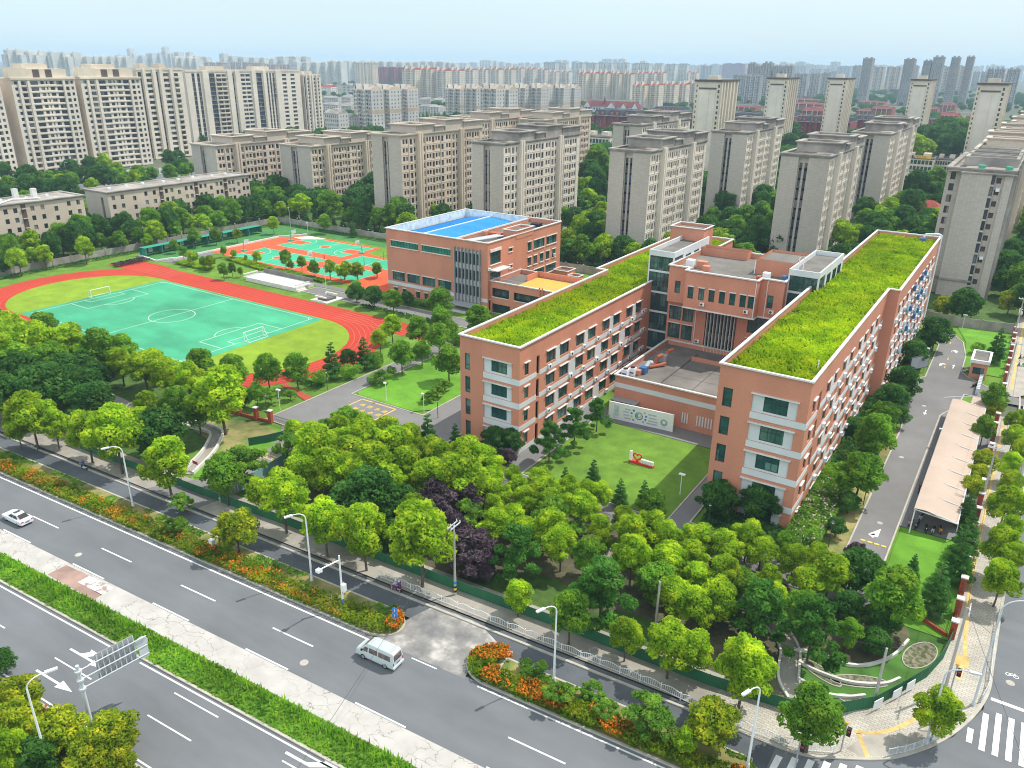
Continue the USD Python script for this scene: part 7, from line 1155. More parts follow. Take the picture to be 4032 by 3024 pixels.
# the far masses of trees: one scatter of crowns
def scatter(name, pts, protos, idx, scales, yaws, label, cat):
    pi = UsdGeom.PointInstancer.Define(stage, uname('/World', name)); pi.CreatePrototypesRel().SetTargets([Sdf.Path(q) for q in protos])
    pi.CreateProtoIndicesAttr(Vt.IntArray([int(i) for i in idx])); pi.CreatePositionsAttr(Vt.Vec3fArray([Gf.Vec3f(*map(float, q)) for q in pts])); pi.CreateScalesAttr(Vt.Vec3fArray([Gf.Vec3f(*map(float, s)) for s in scales]))
    pi.CreateOrientationsAttr(Vt.QuathArray([Gf.Quath(math.cos(a / 2), 0, 0, math.sin(a / 2)) for a in yaws])); data(pi.GetPrim(), label, cat, kind='stuff'); return pi
fc = M(); rr_ = np.random.default_rng(5)
leaf_cloud(fc, [(0, 0, 4), (2, 1, 4.5), (-2, .5, 4.2), (.5, -2, 4), (-.6, 2, 4.8)], [2.6, 1.9, 2, 1.9, 1.8], 900, .62, rr_, up=.4)
pts = []
W_ = np.random.default_rng(21)
for (x0, x1, y0, y1, n) in ((-420, -60, 520, 640, 420), (-1150, -420, 300, 560, 500), (-700, -40, 640, 1100, 700), (-520, -30, 1100, 2300, 900), (-2600, -700, 400, 2600, 1700), (-330, -245, 215, 330, 110), (-420, -310, 300, 480, 200), (-245, -20, 365, 520, 260), (5, 60, 300, 700, 120), (-30, 14, 560, 1200, 160), (-44, -24, 250, 345, 22), (-92, -70, 250, 345, 22), (-138, -116, 240, 330, 22), (-182, -160, 240, 330, 22)):
    k = 0
    while k < n:
        x, y = W_.uniform(x0, x1), W_.uniform(y0, y1)
        if meshkit.fbm(np.array([[x / 60, y / 60, 0]]), 2, 3)[0] > .40: pts.append((x, y))
        k += 1
sz = W_.uniform(.8, 1.5, len(pts))
pi = UsdGeom.PointInstancer.Define(stage, '/World/far_wood'); src = '/World/far_wood/crown'
_used[('/World', 'far_wood')] = 1
m_ = usdkit.mesh(stage, src, (np.vstack(fc.v), np.vstack(fc.f)), MAT['leaf_dk'])
pi.CreatePrototypesRel().SetTargets([Sdf.Path(src)]); pi.CreateProtoIndicesAttr(Vt.IntArray([0] * len(pts))); pi.CreatePositionsAttr(Vt.Vec3fArray([Gf.Vec3f(float(x), float(y), -1.0) for x, y in pts]))
pi.CreateScalesAttr(Vt.Vec3fArray([Gf.Vec3f(float(s), float(s), float(s)) for s in sz])); pi.CreateOrientationsAttr(Vt.QuathArray([Gf.Quath(math.cos(a), 0, 0, math.sin(a)) for a in W_.uniform(0, 3.14, len(pts))]))
data(pi.GetPrim(), 'dark green tree cover between the distant housing rows', 'wood', kind='stuff')

# ------------------------------------------------------------------ hedges, flowers, reeds
def cover(name, poly, zf, n, size, mat_, label, cat, seed, lean=.6, up=.5, elong=1.0, mask=None, parent='/World'):
    """Leaf clumps filling a bed up to the height zf(x, y)."""
    import shapely
    r = np.random.default_rng(seed); x0, y0, x1, y1 = poly.bounds; p = np.zeros((0, 2))
    while len(p) < n:
        q = np.c_[r.uniform(x0, x1, n * 2), r.uniform(y0, y1, n * 2)]; q = q[shapely.contains_xy(poly, q[:, 0], q[:, 1])]
        if mask is not None: q = q[mask(q)]
        p = np.vstack([p, q])
        if len(q) < 5: break
    p = p[:n]; n = len(p); z = zf(p) * r.uniform(.55, 1.05, n); nn = np.c_[r.normal(0, lean, (n, 2)), np.full(n, up)]; nn /= np.linalg.norm(nn, axis=1, keepdims=True)
    t = np.cross(nn, r.normal(size=(n, 3))); t /= np.linalg.norm(t, axis=1, keepdims=True); b = np.cross(nn, t); s = size * r.uniform(.6, 1.3, (n, 1)); c = np.c_[p, z]
    v = np.stack([c - t * s * elong, c - b * s * .7, c + t * s * elong, c + b * s * .7], 1).reshape(-1, 3); i = np.arange(n)[:, None] * 4
    m = M().add(v, np.hstack([i, i + 1, i + 2, i + 3])); return m.build(name, mat_, parent, label=label if parent == '/World' else None, cat=cat if parent == '/World' else None, kind='stuff')
nz = lambda p, f, s=0: meshkit.fbm(np.c_[p * f, np.zeros(len(p))], 3, s)
bed1v = bed1.intersection(rect(-150, 0, 0, 90)); near1 = Rrect(-150, -45, 52.6, 55.2).intersection(bed1v); tip1 = unary_union([Polygon([R(-49.5, 52.5), R(-44, 52.5), R(-44, 58), R(-47.5, 58), R(-46.9, 55)]).intersection(bed1)])
near2 = unary_union([Rrect(-33, -4, 52.5, 54.8).intersection(bed2), Rrect(-36.5, -33, 52, 59).intersection(bed2)])
prof = lambda t0, hh: (lambda p: hh * (.75 + .5 * nz(p, .8)) + .12)
cover('hedge', unary_union([near1, tip1]), prof(53, .8), 15000, .17, 'leaf_hedge', 'yellow green hedge edging the long flower bed beside the side road', 'hedge', 31)
cover('hedge', near2, prof(53, .85), 7000, .17, 'leaf_hedge', 'yellow green hedge edging the rounded flower bed near the van', 'hedge', 32)
fm = lambda p: nz(p, .45, 4) > .52
cover('flower_cover', unary_union([near1, tip1]), prof(53, 1.0), 3200, .13, 'leaf_orange', 'orange flowers over the long flower bed hedge', 'flowers', 33, mask=fm); cover('flower_cover', near2, prof(53, 1.05), 2600, .13, 'leaf_orange', 'orange flowers over the rounded flower bed hedge', 'flowers', 34, mask=fm)
cover('flower_cover', Polygon([R(-36.3, 54.5), R(-35, 57.6), R(-32.3, 58.2), R(-31.5, 57.0), R(-34, 55)]).intersection(bed2), prof(53, .9), 900, .15, 'leaf_orange', 'orange flowers on the rounded tip of near bed', 'flowers', 35); cover('flower_cover', Polygon([R(-46.5, 54), R(-44, 54), R(-44, 57.5), R(-47, 58)]).intersection(bed1), prof(53, .9), 700, .15, 'leaf_orange', 'orange flowers on the rounded end of long bed', 'flowers', 36)
cover('bed_grass', bed1v, lambda p: .16 + .12 * nz(p, 1.2), 9000, .16, 'leaf_mid', 'rough grass in the long flower bed', 'grass', 37, mask=lambda p: nz(p, .35, 8) > .5); cover('bed_grass', bed2, lambda p: .16 + .12 * nz(p, 1.2), 3500, .16, 'leaf_mid', 'rough grass in the rounded flower bed', 'grass', 38, mask=lambda p: nz(p, .35, 8) > .5)
for i_, (x, y, w) in enumerate(((-33.4, 54.6, 1.5), (-31.9, 55.2, 1.5), (-32.6, 53.8, 1.4), (-31.0, 53.5, 1.3), (-50.4, 53.6, 1.4), (-49.2, 52.0, 1.2))): thing('shrub', f'small round dark shrub among orange flowers, {("second", "third", "fourth", "fifth", "first", "sixth")[i_]} at the tip of the ' + ('rounded near bed' if x > -40 else 'long left bed'), 'shrub', (x, y, .1), 0, 'small shrubs at the flower bed tips', (w / 6,) * 3, proto=TP['shr'][0])
med = Rrect(-125, -5, 37.7, 40.85)
cover('median_weeds', med, lambda p: .14 + .34 * nz(p, .6), 13000, .16, 'leaf_mid', 'green weeds covering the planted median', 'weeds', 41)
cover('median_weeds', med, lambda p: .2 + .3 * nz(p, .6), 1600, .18, 'leaf_mid', 'darker weeds in the planted median', 'weeds', 42)
rd_ = np.random.default_rng(43); q = np.array([R(s, t) for s, t in zip(rd_.uniform(-125, -8, 1900), 40.6 - np.abs(rd_.normal(0, .9, 2600)))]); hh = rd_.uniform(.6, 1.4, len(q)) * (.5 + .7 * nz(q, .25, 3)); a = rd_.uniform(0, 6.28, len(q)); d = np.c_[np.cos(a), np.sin(a)] * .09; le = rd_.normal(0, .12, (len(q), 2))
v = np.stack([np.c_[q - d, np.zeros(len(q))], np.c_[q + d, np.zeros(len(q))], np.c_[q + le + d * .9, hh * .75], np.c_[q + le * 1.3, hh]], 1).reshape(-1, 3); i = np.arange(len(q))[:, None] * 4
M().add(v, np.hstack([i, i + 1, i + 2, i + 3])).build('median_reeds', 'leaf_reed', '/World', label='tall upright reeds along the far side of the median', cat='reeds', kind='stuff')
cover('verge_hedge', Rrect(-90, -52, 24.5, 28.2), lambda p: .5 + .5 * nz(p, .5), 5000, .2, 'leaf_hedge', 'low hedge on the near verge at the lower left', 'hedge', 44); cover('verge_flowers', Rrect(-90, -48, 26.5, 28.3), lambda p: .8 + .3 * nz(p, .5), 900, .15, 'leaf_orange', 'orange flowers edging the near verge', 'flowers', 45, mask=fm)
ground_sheet('verge_soil', Rrect(-430, -44, 10, 28.45), .1, 'lawn_dry'); kerb('verge_kerb', [R(-430, 28.55), R(-44, 28.55)])
# campus hedges
for pts_, mt, lab, n in (([(-214.7, 140.8), (-199.5, 140.8), (-199.7, 144.3), (-214.5, 144.0)], 'leaf_lime', 'lime green hedge block between the track and left court', 3000), ([(-208.3, 153.6), (-187.2, 150.3), (-185.6, 154.4), (-203.6, 156.3)], 'leaf_lime', 'lime green hedge at the near edge of the courts', 3600), ([(-180.2, 151.8), (-180.2, 154.6), (-163.2, 153.1), (-161.7, 150.8)], 'leaf_mid', 'mid green hedge behind the podium', 2600)):
    cover('hedge', Polygon(pts_), lambda p: np.full(len(p), .75), n, .24, mt, lab, 'hedge', n)
for (x0, x1, y0, y1, lab, s) in ((-238.5, -237, 98, 200, 'dark clipped hedge at the foot of left perimeter wall', 51), (-238, -112, 201.5, 203, 'dark clipped hedge at the foot of wall behind the courts', 52), (-103.2, -101.4, 131, 140, 'low hedge by the gymnasium path', 53), (-137, -109, 139.5, 141, 'low hedge along the track side of gymnasium path', 54), (-137, -120, 148, 150.5, 'low dark hedge at the gymnasium wall', 55), (-117, -106, 95.5, 97.0, 'low hedge by the red brick path', 56), (-228, -224, 128, 139, 'maroon low shrubs behind the track bend', 57)):
    cover('hedge', rect(x0, x1, y0, y1), lambda p: .7 + .25 * nz(p, .6), int((x1 - x0) * (y1 - y0) * 26), .24, 'leaf_pur' if s == 57 else 'leaf_dk', lab, 'hedge', s)
cover('rose_bush', Polygon([(-18, 92), (-13.6, 92), (-13.2, 112), (-16.5, 118), (-18, 118)]), lambda p: .8 + 1.4 * nz(p, .5), 9000, .2, 'leaf_mid', 'bushy shrubs with pale blossom beside the right wing base', 'shrub', 61); cover('blossom', Polygon([(-17.6, 92), (-13.6, 92), (-13.2, 110), (-17.6, 112)]), lambda p: 1.2 + 1.5 * nz(p, .5), 420, .15, 'leaf_flower', 'pale pink blossom on shrubs beside the right wing base', 'flowers', 62)
cover('bed_shrubs', Polygon([(-28.6, 91.5), (-18.2, 91.0), (-18.2, 95.9), (-28.6, 95.9)]), lambda p: .5 + .7 * nz(p, .5), 2600, .22, 'leaf_dk', 'dark low shrubs at the front foot of the right wing', 'shrub', 63)
cover('wing_shrubs', Polygon([(-17.9, 118), (-12, 118), (-12, 200), (-15.9, 200), (-15.9, 150), (-17.9, 150)]), lambda p: .6 + 1.2 * nz(p, .4), 9000, .26, 'leaf_dk', 'dark undergrowth between the right wing and campus road', 'shrub', 64)
# ------------------------------------------------------------------ fences, walls, rails
def fence_run(name, pts, panel_len, label, cat, build_panel, post=None):
    t = thing(name, label, cat, (*pts[0], 0)); P = [np.array(p, float) for p in pts]
    for a, b in zip(P[:-1], P[1:]):
        L = np.linalg.norm(b - a); n = max(1, round(L / panel_len)); d = (b - a) / L
        for i in range(n): build_panel(t, a + d * L * i / n, d, L / n)
        if post: post(t, a, d)
    if post: post(t, P[-1], d)
    return t
def hoarding(mt='hoarding_green', h=1.35):
    def f(t, o, d, L):
        m = M(); k = max(2, int(L / .3))
        for i in range(k): m.obox(o, d, L * i / k, L * (i + .62) / k, -.03, .01, .12, h); m.obox(o, d, L * (i + .62) / k, L * (i + 1) / k, -.01, .03, .12, h - .01)
        m.build('panel', mt, t)
    return f
def post_h(mt, h, r=.04): return lambda t, o, d: M().cyl((*o, 0), (*o, h), r, n=6).build('post', mt, t)
fence_run('hoarding_fence', [R(-91.4, 63.6), R(-83.6, 63.6)], 2, 'green sheet hoarding on the pavement between ramp path and driveway', 'fence', hoarding(), post_h('hoarding_green', 1.45))
fence_run('hoarding_fence', [R(-118, 63.6), R(-99, 63.5), R(-93.3, 63.4), R(-91.4, 63.8)], 2, 'green sheet hoarding at the foot of the walled ramp path', 'fence', hoarding(), post_h('hoarding_green', 1.45))
fence_run('hoarding_fence', [R(-83.0, 63.5), R(-70, 63.9), R(-44, 63.85), R(-28, 63.95), R(-13, 63.85), (-9.0, 64.1), (-6.8, 65.2), (-4.7, 66.8), (-2.4, 69.2), (-.5, 72.8), (1.35, 76.6), (2.4, 80.5), (2.8, 84.4)], 2, 'long green sheet hoarding in front of the school wood curving round the corner', 'fence', hoarding(h=1.5), post_h('hoarding_green', 1.6))
fence_run('hoarding_fence', [(-97.6, 72.3), (-96.2, 74.6), (-95.0, 77.4), (-94.2, 79.4)], 1.2, 'curved green sheet hoarding along the left driveway', 'fence', hoarding(h=1.5), post_h('hoarding_green', 1.6))
fence_run('hoarding_fence', [(-87.2, 61.8), (-88.7, 73.2)], 1.1, 'pale blue sheet hoarding along the right of the left driveway', 'fence', hoarding('teal_board', 1.6), post_h('white_metal', 1.7))
for k, (x, y, a) in enumerate(((-2.25, 69.0, 62), (-.95, 71.5, 63), (-.0, 73.4, 64))):
    t = thing('notice_board', ('nearest', 'middle', 'farthest')[k] + ' of three blank white notice boards on the green hoarding at the corner', 'notice board', (x, y, .4)); d = np.array([math.cos(math.radians(a)), math.sin(math.radians(a))]); M().obox((x + .08, y - .04), d, -.65, .65, -.12, -.06, .35, 1.45).build('board', 'board_white', t)
def arch_panel(t, o, d, L):
    m = M(); zt = lambda a: .78 + .26 * math.sin(math.pi * a / L); N = 10; o3 = lambda a, z: (*(o + d * a), z)
    m.path([o3(a, zt(a)) for a in np.linspace(.06, L - .06, 8)], .035, n=6); m.path([o3(.06, .22), o3(L - .06, .22)], .03, n=6)
    for i in range(1, N): a = L * i / N; m.cyl(o3(a, .22), o3(a, zt(a)), .022, n=5, cap=False)
    m.build('rail_panel', 'white_metal', t)
rp = post_h('white_metal', 1.0, .06)
def arch_run(pts, label):
    t = thing('pavement_railing', label, 'railing', (*pts[0], 0)); P = [np.array(p, float) for p in pts]
    for a, b in zip(P[:-1], P[1:]):
        L = np.linalg.norm(b - a); n = max(1, round(L / 2.2)); d = (b - a) / L
        for i in range(n): arch_panel(t, a + d * L * i / n, d, L / n); rp(t, a + d * L * i / n, d)
    rp(t, P[-1], d)
arch_run([R(-52.6, 61.15), R(-17.0, 60.85), R(-12.8, 60.3)], 'white arched railing along the pavement opposite the flower bed gap')
arch_run([R(-9.8, 60.0), (-8.9, 59.6), (-6.6, 60.0), (-4.4, 61.2)], 'white arched railing at the street corner by the yellow tipped tree')
def bar_panel(t, o, d, L):
    m = M(); o3 = lambda a, z: (*(o + d * a), z); m.path([o3(0, .95), o3(L, .95)], .035, n=6); m.path([o3(0, .2), o3(L, .2)], .03, n=6)
    for i in range(1, 7): m.cyl(o3(L * i / 7, .2), o3(L * i / 7, .95), .02, n=5, cap=False)
    m.build('rail_panel', 'silver_metal', t)
fence_run('pavement_railing', smoothline([(-.2, 63.6), (1.6, 65.6), (3.4, 68.4), (4.0, 69.6)], 3), 1.5, 'grey barred railing round the street corner tree', 'railing', bar_panel, post_h('silver_metal', 1.05, .05))
fence_run('pavement_railing', smoothline([(6.3, 75.8), (6.7, 78.5), (6.7, 83), (6.8, 92)], 3), 2.0, 'grey barred railing along the right street kerb', 'railing', bar_panel, post_h('silver_metal', 1.05, .05))
BASE_H = .55
def iron(t, o, d, L):
    m = M(); o3 = lambda a, z: (*(o + d * a), z); m.path([o3(0, 1.9), o3(L, 1.9)], .025, n=5).path([o3(0, .75), o3(L, .75)], .025, n=5)
    for i in range(int(L / .16)): m.cyl(o3(.16 * i, .6), o3(.16 * i, 2.1), .013, n=4, cap=False)
    m.build('iron_panel', 'dark_metal', t); M().obox(o, d, 0, L, -.12, .12, 0, BASE_H).build('brick_base', 'brick_red', t)
def brick_post(t, o, d): M().obox(o, d, -.32, .32, -.32, .32, 0, 2.3).build('post', 'brick_red', t); M().obox(o, d, -.4, .4, -.4, .4, 2.3, 2.45).build('post_cap', 'kerb_pale', t)
fp = [(2.75, 84.8)] + [(2.8, y) for y in np.arange(89.5, 156, 4.75)]
fence_run('iron_fence', fp, 4.8, 'red brick posts and black iron fence along the right pavement near the corner', 'fence', iron, brick_post)
fence_run('iron_fence', [(2.9, 168), (2.9, 175)] + [(2.9, y) for y in np.arange(180, 213, 5)], 5, 'brick posts and iron fence beyond the guard house', 'fence', iron, brick_post)
fence_run('iron_fence', [(2.3, 84.6), (-2.6, 87.4)], 5.5, 'short iron fence with brick base behind the corner garden', 'fence', iron)
fence_run('iron_fence', [(-112.5, 79.0), (-108.6, 79.4), (-104.7, 79.8), (-101.6, 80.3)], 3.6, 'three red brick gate posts with iron panels left of the sliding gate', 'fence', iron, brick_post)
BASE_H = .2
fence_run('iron_fence', [(-78, 82.9), (-66, 83.2), (-54, 83.6), (-42, 83.6), (-30, 83.8), (-18, 83.6)], 4.0, 'black iron fence between the school front and the wood', 'fence', iron)
gt = thing('sliding_gate', 'black barred sliding gate at the left school entrance', 'gate', (-100.5, 80.5, 0)); 
for k in range(5):
    m = M(); o = np.array([-100.8 + 2.2 * k, 80.4 + .1 * k]); d = np.array([1.0, .045]); o3 = lambda a, z: (*(o + d * a), z)
    for z in (.3, 1.0, 1.6): m.path([o3(0, z), o3(2.1, z)], .03, n=5)
    for i in range(14): m.cyl(o3(.16 * i, .15), o3(.16 * i, 1.75), .016, n=4, cap=False)
    m.build('gate_panel', 'dark_metal', gt)
def cwall(t, o, d, L): M().obox(o, d, 0, L, -.1, .1, 0, 2.3).build('wall_panel', 'concrete_wall', t)
def cpost(t, o, d): M().obox(o, d, -.2, .2, -.2, .2, 0, 2.6).build('post', 'concrete_wall', t)
pt_ = [(-240.2, y) for y in np.arange(96, 207, 5.5)]
fence_run('perimeter_wall', pt_[::-1], 5.5, 'stained concrete perimeter wall with posts left of the running track', 'wall', cwall, cpost)
fence_run('perimeter_wall', [(x, 204.3) for x in np.arange(-240, -73, 6.0)], 6, 'concrete perimeter wall with posts behind the courts and gymnasium', 'wall', cwall, cpost)
fence_run('perimeter_wall', [(-30, 212.5), (-24, 212.5), (-16, 212.7), (-10, 211.5), (-4, 211.7), (2.7, 213)], 6, 'concrete perimeter wall below the tall grey block', 'wall', cwall, cpost)
WL = proto('class_wall_lamp'); M().tm(trimesh.creation.icosphere(1, .17).apply_translation((0, 0, .3))).build('globe', 'lamp_clear', WL); M().cyl((0, 0, 0), (0, 0, .2), .05, n=6).build('stem', 'dark_metal', WL)
for k, (x, y) in enumerate([(-240.2, yy) for yy in np.arange(96, 206, 11)] + [(xx, 204.3) for xx in np.arange(-230, -76, 12)]): thing('wall_lamp', f'small white globe lamp on the perimeter wall, {ordinal(k)} from the left', 'lamp', (x, y, 2.6), 0, 'globe lamps on the perimeter wall', proto=WL)

# ------------------------------------------------------------------ lamps and poles
def street_lamp(x, y, h, arm, yaw, label, mt='white_metal', base='white_metal', armh=1.0):
    t = thing('street_lamp', label, 'street lamp', (x, y, 0)); d = np.array([math.cos(math.radians(yaw)), math.sin(math.radians(yaw)), 0]); b = np.array([x, y, 0.1])
    M().cyl(b, b + [0, 0, h - armh], .13, .075, 10).cyl(b, b + [0, 0, .5], .2, .16, 10).build('pole', mt, t, smooth=40)
    top = b + [0, 0, h - armh]; pts = [top] + [top + d * arm * (1 - math.cos(q)) + np.array([0, 0, armh * math.sin(q)]) for q in np.linspace(.25, math.pi / 2, 6)]
    e = pts[-1]; M().path(pts + [e + d * .3], .07, .05, 8).build('arm', mt, t, smooth=50)
    n = np.array([-d[1], d[0], 0]); hd = M(); c = [e + d * .2 - n * .16, e + d * 1.15 - n * .13, e + d * 1.15 + n * .13, e + d * .2 + n * .16]
    hd.add([*[q + [0, 0, -.07] for q in c], *[q + [0, 0, .09] for q in c]], [[3, 2, 1, 0], [4, 5, 6, 7], [0, 1, 5, 4], [1, 2, 6, 5], [2, 3, 7, 6], [3, 0, 4, 7]]).build('lamp_head', mt, t)
    return t
RDEG = math.degrees(RD)
for s, lab in ((-92.6, 'tall white street lamp in the flower bed left, near the first motorcyclist'), (-59.4, 'tall white street lamp in the flower bed beside the camera mast'), (-26.8, 'tall white street lamp in the rounded flower bed facing the van'), (-7.1, 'tall white street lamp in the bed near the street corner')):
    x, y = R(s, 56.5 if s != -7.1 else 55.8); street_lamp(x, y, 9.6, 1.3, RDEG - 115, lab)
x, y = R(-58.8, 25.5); street_lamp(x - 1.0, y - 1.2, 10.2, 1.3, RDEG + 65, 'tall white street lamp on the near verge at lower left')
street_lamp(2.5, 67.2, 9.0, 1.5, 10, 'pale blue grey street lamp at the corner beside the round tree', 'silver_metal')
street_lamp(5.7, 75.0, 12.5, 1.6, 30, 'tallest blue grey lamp mast at the right street', 'silver_metal')
street_lamp(7.2, 126.0, 8.5, 1.2, 0, 'slim grey lamp on the right street pavement beyond the trees', 'silver_metal')
for k, (x, y) in enumerate(((-412, 218), (-379, 208), (-417, 256), (-391, 268))): street_lamp(x, y, 9, 1.2, 0, f'white street lamp on the far road behind the low block, {ordinal(k)} from the left', 'white_metal')
def lawn_lamp(x, y, h, label, twin=False, mt='white_metal'):
    t = thing('lamp_post', label, 'lamp', (x, y, 0)); M().cyl((x, y, 0), (x, y, h), .06, n=7).build('pole', mt, t)
    if mt == 'dark_metal': M().cyl((x, y, h), (x, y, h + .35), .1, .2, 8).build('lantern', 'dark_metal', t); M().cyl((x, y, h + .05), (x, y, h + .3), .15, .17, 8).build('lantern_glass', 'lamp_clear', t)
    else:
        hd = M(); hd.box(x - .42, x + .1, y - .2, y + .2, h - .02, h + .16)
        if twin: hd.box(x + .1, x + .5, y - .2, y + .2, h - .02, h + .16)
        hd.build('lamp_head', mt, t)
for x, y, h, lab, tw, mt in ((-91.5, 98.5, 3.6, 'white lawn lamp at the near corner of left lawn', False, 'white_metal'), (-83.0, 98.9, 3.4, 'white lawn lamp beside the left wing lawn', False, 'white_metal'), (-104.7, 85, 3.8, 'white twin headed lamp behind the brick gate posts', True, 'white_metal'), (-103.6, 81.2, 4.2, 'black lantern post by the brick gate posts', False, 'dark_metal'), (-104.6, 96.5, 3.4, 'black lantern post by the plaza corner hedge', False, 'dark_metal'), (-12.6, 95.1, 3.8, 'black lantern post at the front of the right wing lawn', False, 'dark_metal'), (-27.5, 91.4, 3.2, 'black lantern post in the bed before the right wing', False, 'dark_metal'), (-33.8, 97.1, 3.4, 'white lawn lamp on the shaded edge of courtyard lawn', True, 'white_metal'), (-217.4, 197.6, 3.5, 'white lamp at the far corner of the courts', False, 'white_metal'), (-228.9, 199.8, 7.5, 'tall grey pole behind the practice turf', False, 'silver_metal'), (-7.7, 206.5, 4.2, 'grey lamp at the end of the campus road', True, 'silver_metal'), (-11.0, 109.2, 3.6, 'black lantern post beside the campus road kerb', False, 'dark_metal'), (-79.2, 98.1, 3.2, 'black lantern post left of the left wing', False, 'dark_metal'), (-11.4, 174.8, 4.4, 'white lamp above the grey screen board', False, 'white_metal'), (-4.5, 136, 3.2, 'grey post at the canopy side', False, 'silver_metal')): lawn_lamp(x, y, h, lab, tw, mt)
def utility_pole(x, y, h, label, arms=2, band=False, yaw=0, r=.16):
    t = thing('utility_pole', label, 'utility pole', (x, y, 0)); M().cyl((x, y, 0), (x, y, h), r, r * .7, 9).build('pole', 'concrete_pole', t, smooth=40); d = np.array([math.cos(math.radians(yaw)), math.sin(math.radians(yaw)), 0])
    for k in range(arms):
        c = np.array([x, y, h - .25 - .0 * k]) + np.array([-d[1], d[0], 0]) * (.22 * (1 if k else -1)); m = M(); m.obox(c[:2], d[:2], -1.0, 1.0, -.05, .05, c[2] - .06, c[2] + .06); m.build('cross_arm', 'silver_metal', t)
        for a in (-.9, -.3, .9): q = c + d * a; M().cyl(q + [0, 0, .06], q + [0, 0, .3], .07, .04, 6).build('insulator', 'white_metal', t)
    if band: M().cyl((x, y, .5), (x, y, .8), r * 1.06, n=9).build('black_band', 'black', t); M().cyl((x, y, .8), (x, y, 1.1), r * 1.06, n=9).build('yellow_band', 'paint_yellow', t); M().cyl((x, y, 1.1), (x, y, 1.35), r * 1.06, n=9).build('black_band', 'black', t); M().cyl((x, y, 1.7), (x, y, 2.0), r * 1.04, n=9).build('blue_band', 'blue_sign', t)
    return np.array([x, y, h])
P1 = utility_pole(-46.8, 60.3, 9.8, 'concrete utility pole with banded base behind the white arched railing', 2, True, RDEG + 90)
P2 = utility_pole(-24.9, 68.1, 6.2, 'short concrete pole in the wood with a small cap', 0); P3 = utility_pole(-52.1, 71.2, 4.6, 'short pale pole among the purple plum trees', 0)
P4 = utility_pole(-2.5, 69.8, 6.8, 'bare concrete pole standing in the corner garden', 0); P5 = utility_pole(3.1, 75.3, 10.4, 'leaning look concrete pole on the corner pavement tiles', 1, False, 90)
P6 = utility_pole(3.0, 118.4, 9.6, 'concrete pole with cross arm beside the canopy end', 2, False, 0); P7 = utility_pole(3.1, 171.7, 9.6, 'concrete pole with cross arm beside the guard house', 2, False, 0); P8 = utility_pole(2.9, 209, 9.6, 'concrete pole at the far end of the right fence', 2, False, 0)
P9 = utility_pole(7.0, 127, 8.6, 'grey transformer pole frame on the right pavement', 2, False, 90); P10 = utility_pole(-72.5, 58.6 + 2.5, 4.4, 'thin pale post among pavement trees', 0, r=.08)
def wire(a, b, sag, label):
    m = M(); pts = [a + (b - a) * t - np.array([0, 0, sag * 4 * t * (1 - t)]) for t in np.linspace(0, 1, 9)]; m.path(pts, .018, n=4); m.build('overhead_wire', 'wire', '/World', label=label, cat='wire', group='overhead wires')
for a, b, s, lab in ((P5, P6, .5, 'overhead wire from corner pole to canopy pole'), (P6, P7, .6, 'overhead wire from canopy pole to guard house pole'), (P7, P8, .5, 'overhead wire beyond the guard house'), (P4, P2, .4, 'low wire from garden pole into the wood'), (P2, P3, .5, 'low wire through the wood behind the hoarding'), (P4, P5 - [0, 0, 3], .3, 'wire from garden pole to the corner pole'), (P5 - [0, 0, .4], np.array([5.7, 75, 8.5]), .1, 'short wire between the corner pole and lamp mast'), (P5, np.array([14.0, 40, 10.5]), .5, 'overhead wire crossing the street corner toward the camera'), (np.array([R(-62, 26)[0], 26, 7.0]) + [30, -4, 5], P1, .8, 'long overhead wire crossing the carriageways')): wire(a, b, s, lab)
for dy in (-.9, .9): wire(P6 + [dy, 0, 0], P7 + [dy, 0, 0], .6, f'{"left" if dy < 0 else "right"} strand of the line over the right fence')

# camera mast, signals, signs
t = thing('camera_mast', 'white traffic camera mast with blue and white base in the flower bed', 'mast', (-55.9, 51.2, 0)); x, y = -55.9, 51.2
M().cyl((x, y, 1.4), (x, y, 7.2), .13, .1, 9).build('pole', 'white_metal', t); M().cyl((x, y, .1), (x, y, 1.4), .14, n=9).build('blue_base', 'blue_sign', t)
M().path([(x, y, 6.6), (x - .3, y - 2.1, 6.7), (x - .35, y - 2.5, 6.72)], .09, .06, 7).build('arm', 'white_metal', t); M().box(x - .62, x - .12, y - 3.0, y - 2.5, 6.5, 6.85).cyl((x - .35, y - 2.4, 6.3), (x - .35, y - 2.4, 6.6), .14, n=8).build('camera', 'white_metal', t); M().box(x + .1, x + .55, y - .25, y + .25, 2.6, 3.5).build('control_box', 'white_metal', t)
t = thing('direction_sign', 'two round blue direction discs on a post among orange flowers', 'sign', (-48.9, 52.1, 0)); M().cyl((-48.9, 52.15, 0), (-48.9, 52.15, 2.6), .04, n=6).build('post', 'silver_metal', t)
for z in (2.3, 1.6):
    M().cyl((-48.88, 52.1, z), (-48.86, 52.05, z), .36, n=18).build('disc', 'blue_sign', t); a = M(); q = lambda u_, w_: (-48.855 + u_, 52.035, z + w_); a.quad(q(-.05, -.2), q(.05, -.2), q(.05, .08), q(-.05, .08)); a.add([q(-.16, .05), q(.16, .05), q(0, .25)], [[0, 1, 2]]); a.build('arrow', 'paint_white', t)
t = thing('gantry_sign', 'large road sign seen from behind on a grey mast over the near carriageway', 'road sign', (-62.9, 25.6, 0)); x, y = -62.6, 25.4
M().cyl((x, y, 0), (x, y, 7.6), .19, .16, 12).build('mast', 'silver_metal', t, smooth=40)
for z in (5.0, 6.0, 7.0): M().path([(x, y, z), (x + .75, y + 6.2, z)], .06, n=8).build('arm', 'silver_metal', t); M().cyl((x, y, z - .09), (x, y, z + .09), .32, n=10).build('flange', 'silver_metal', t)
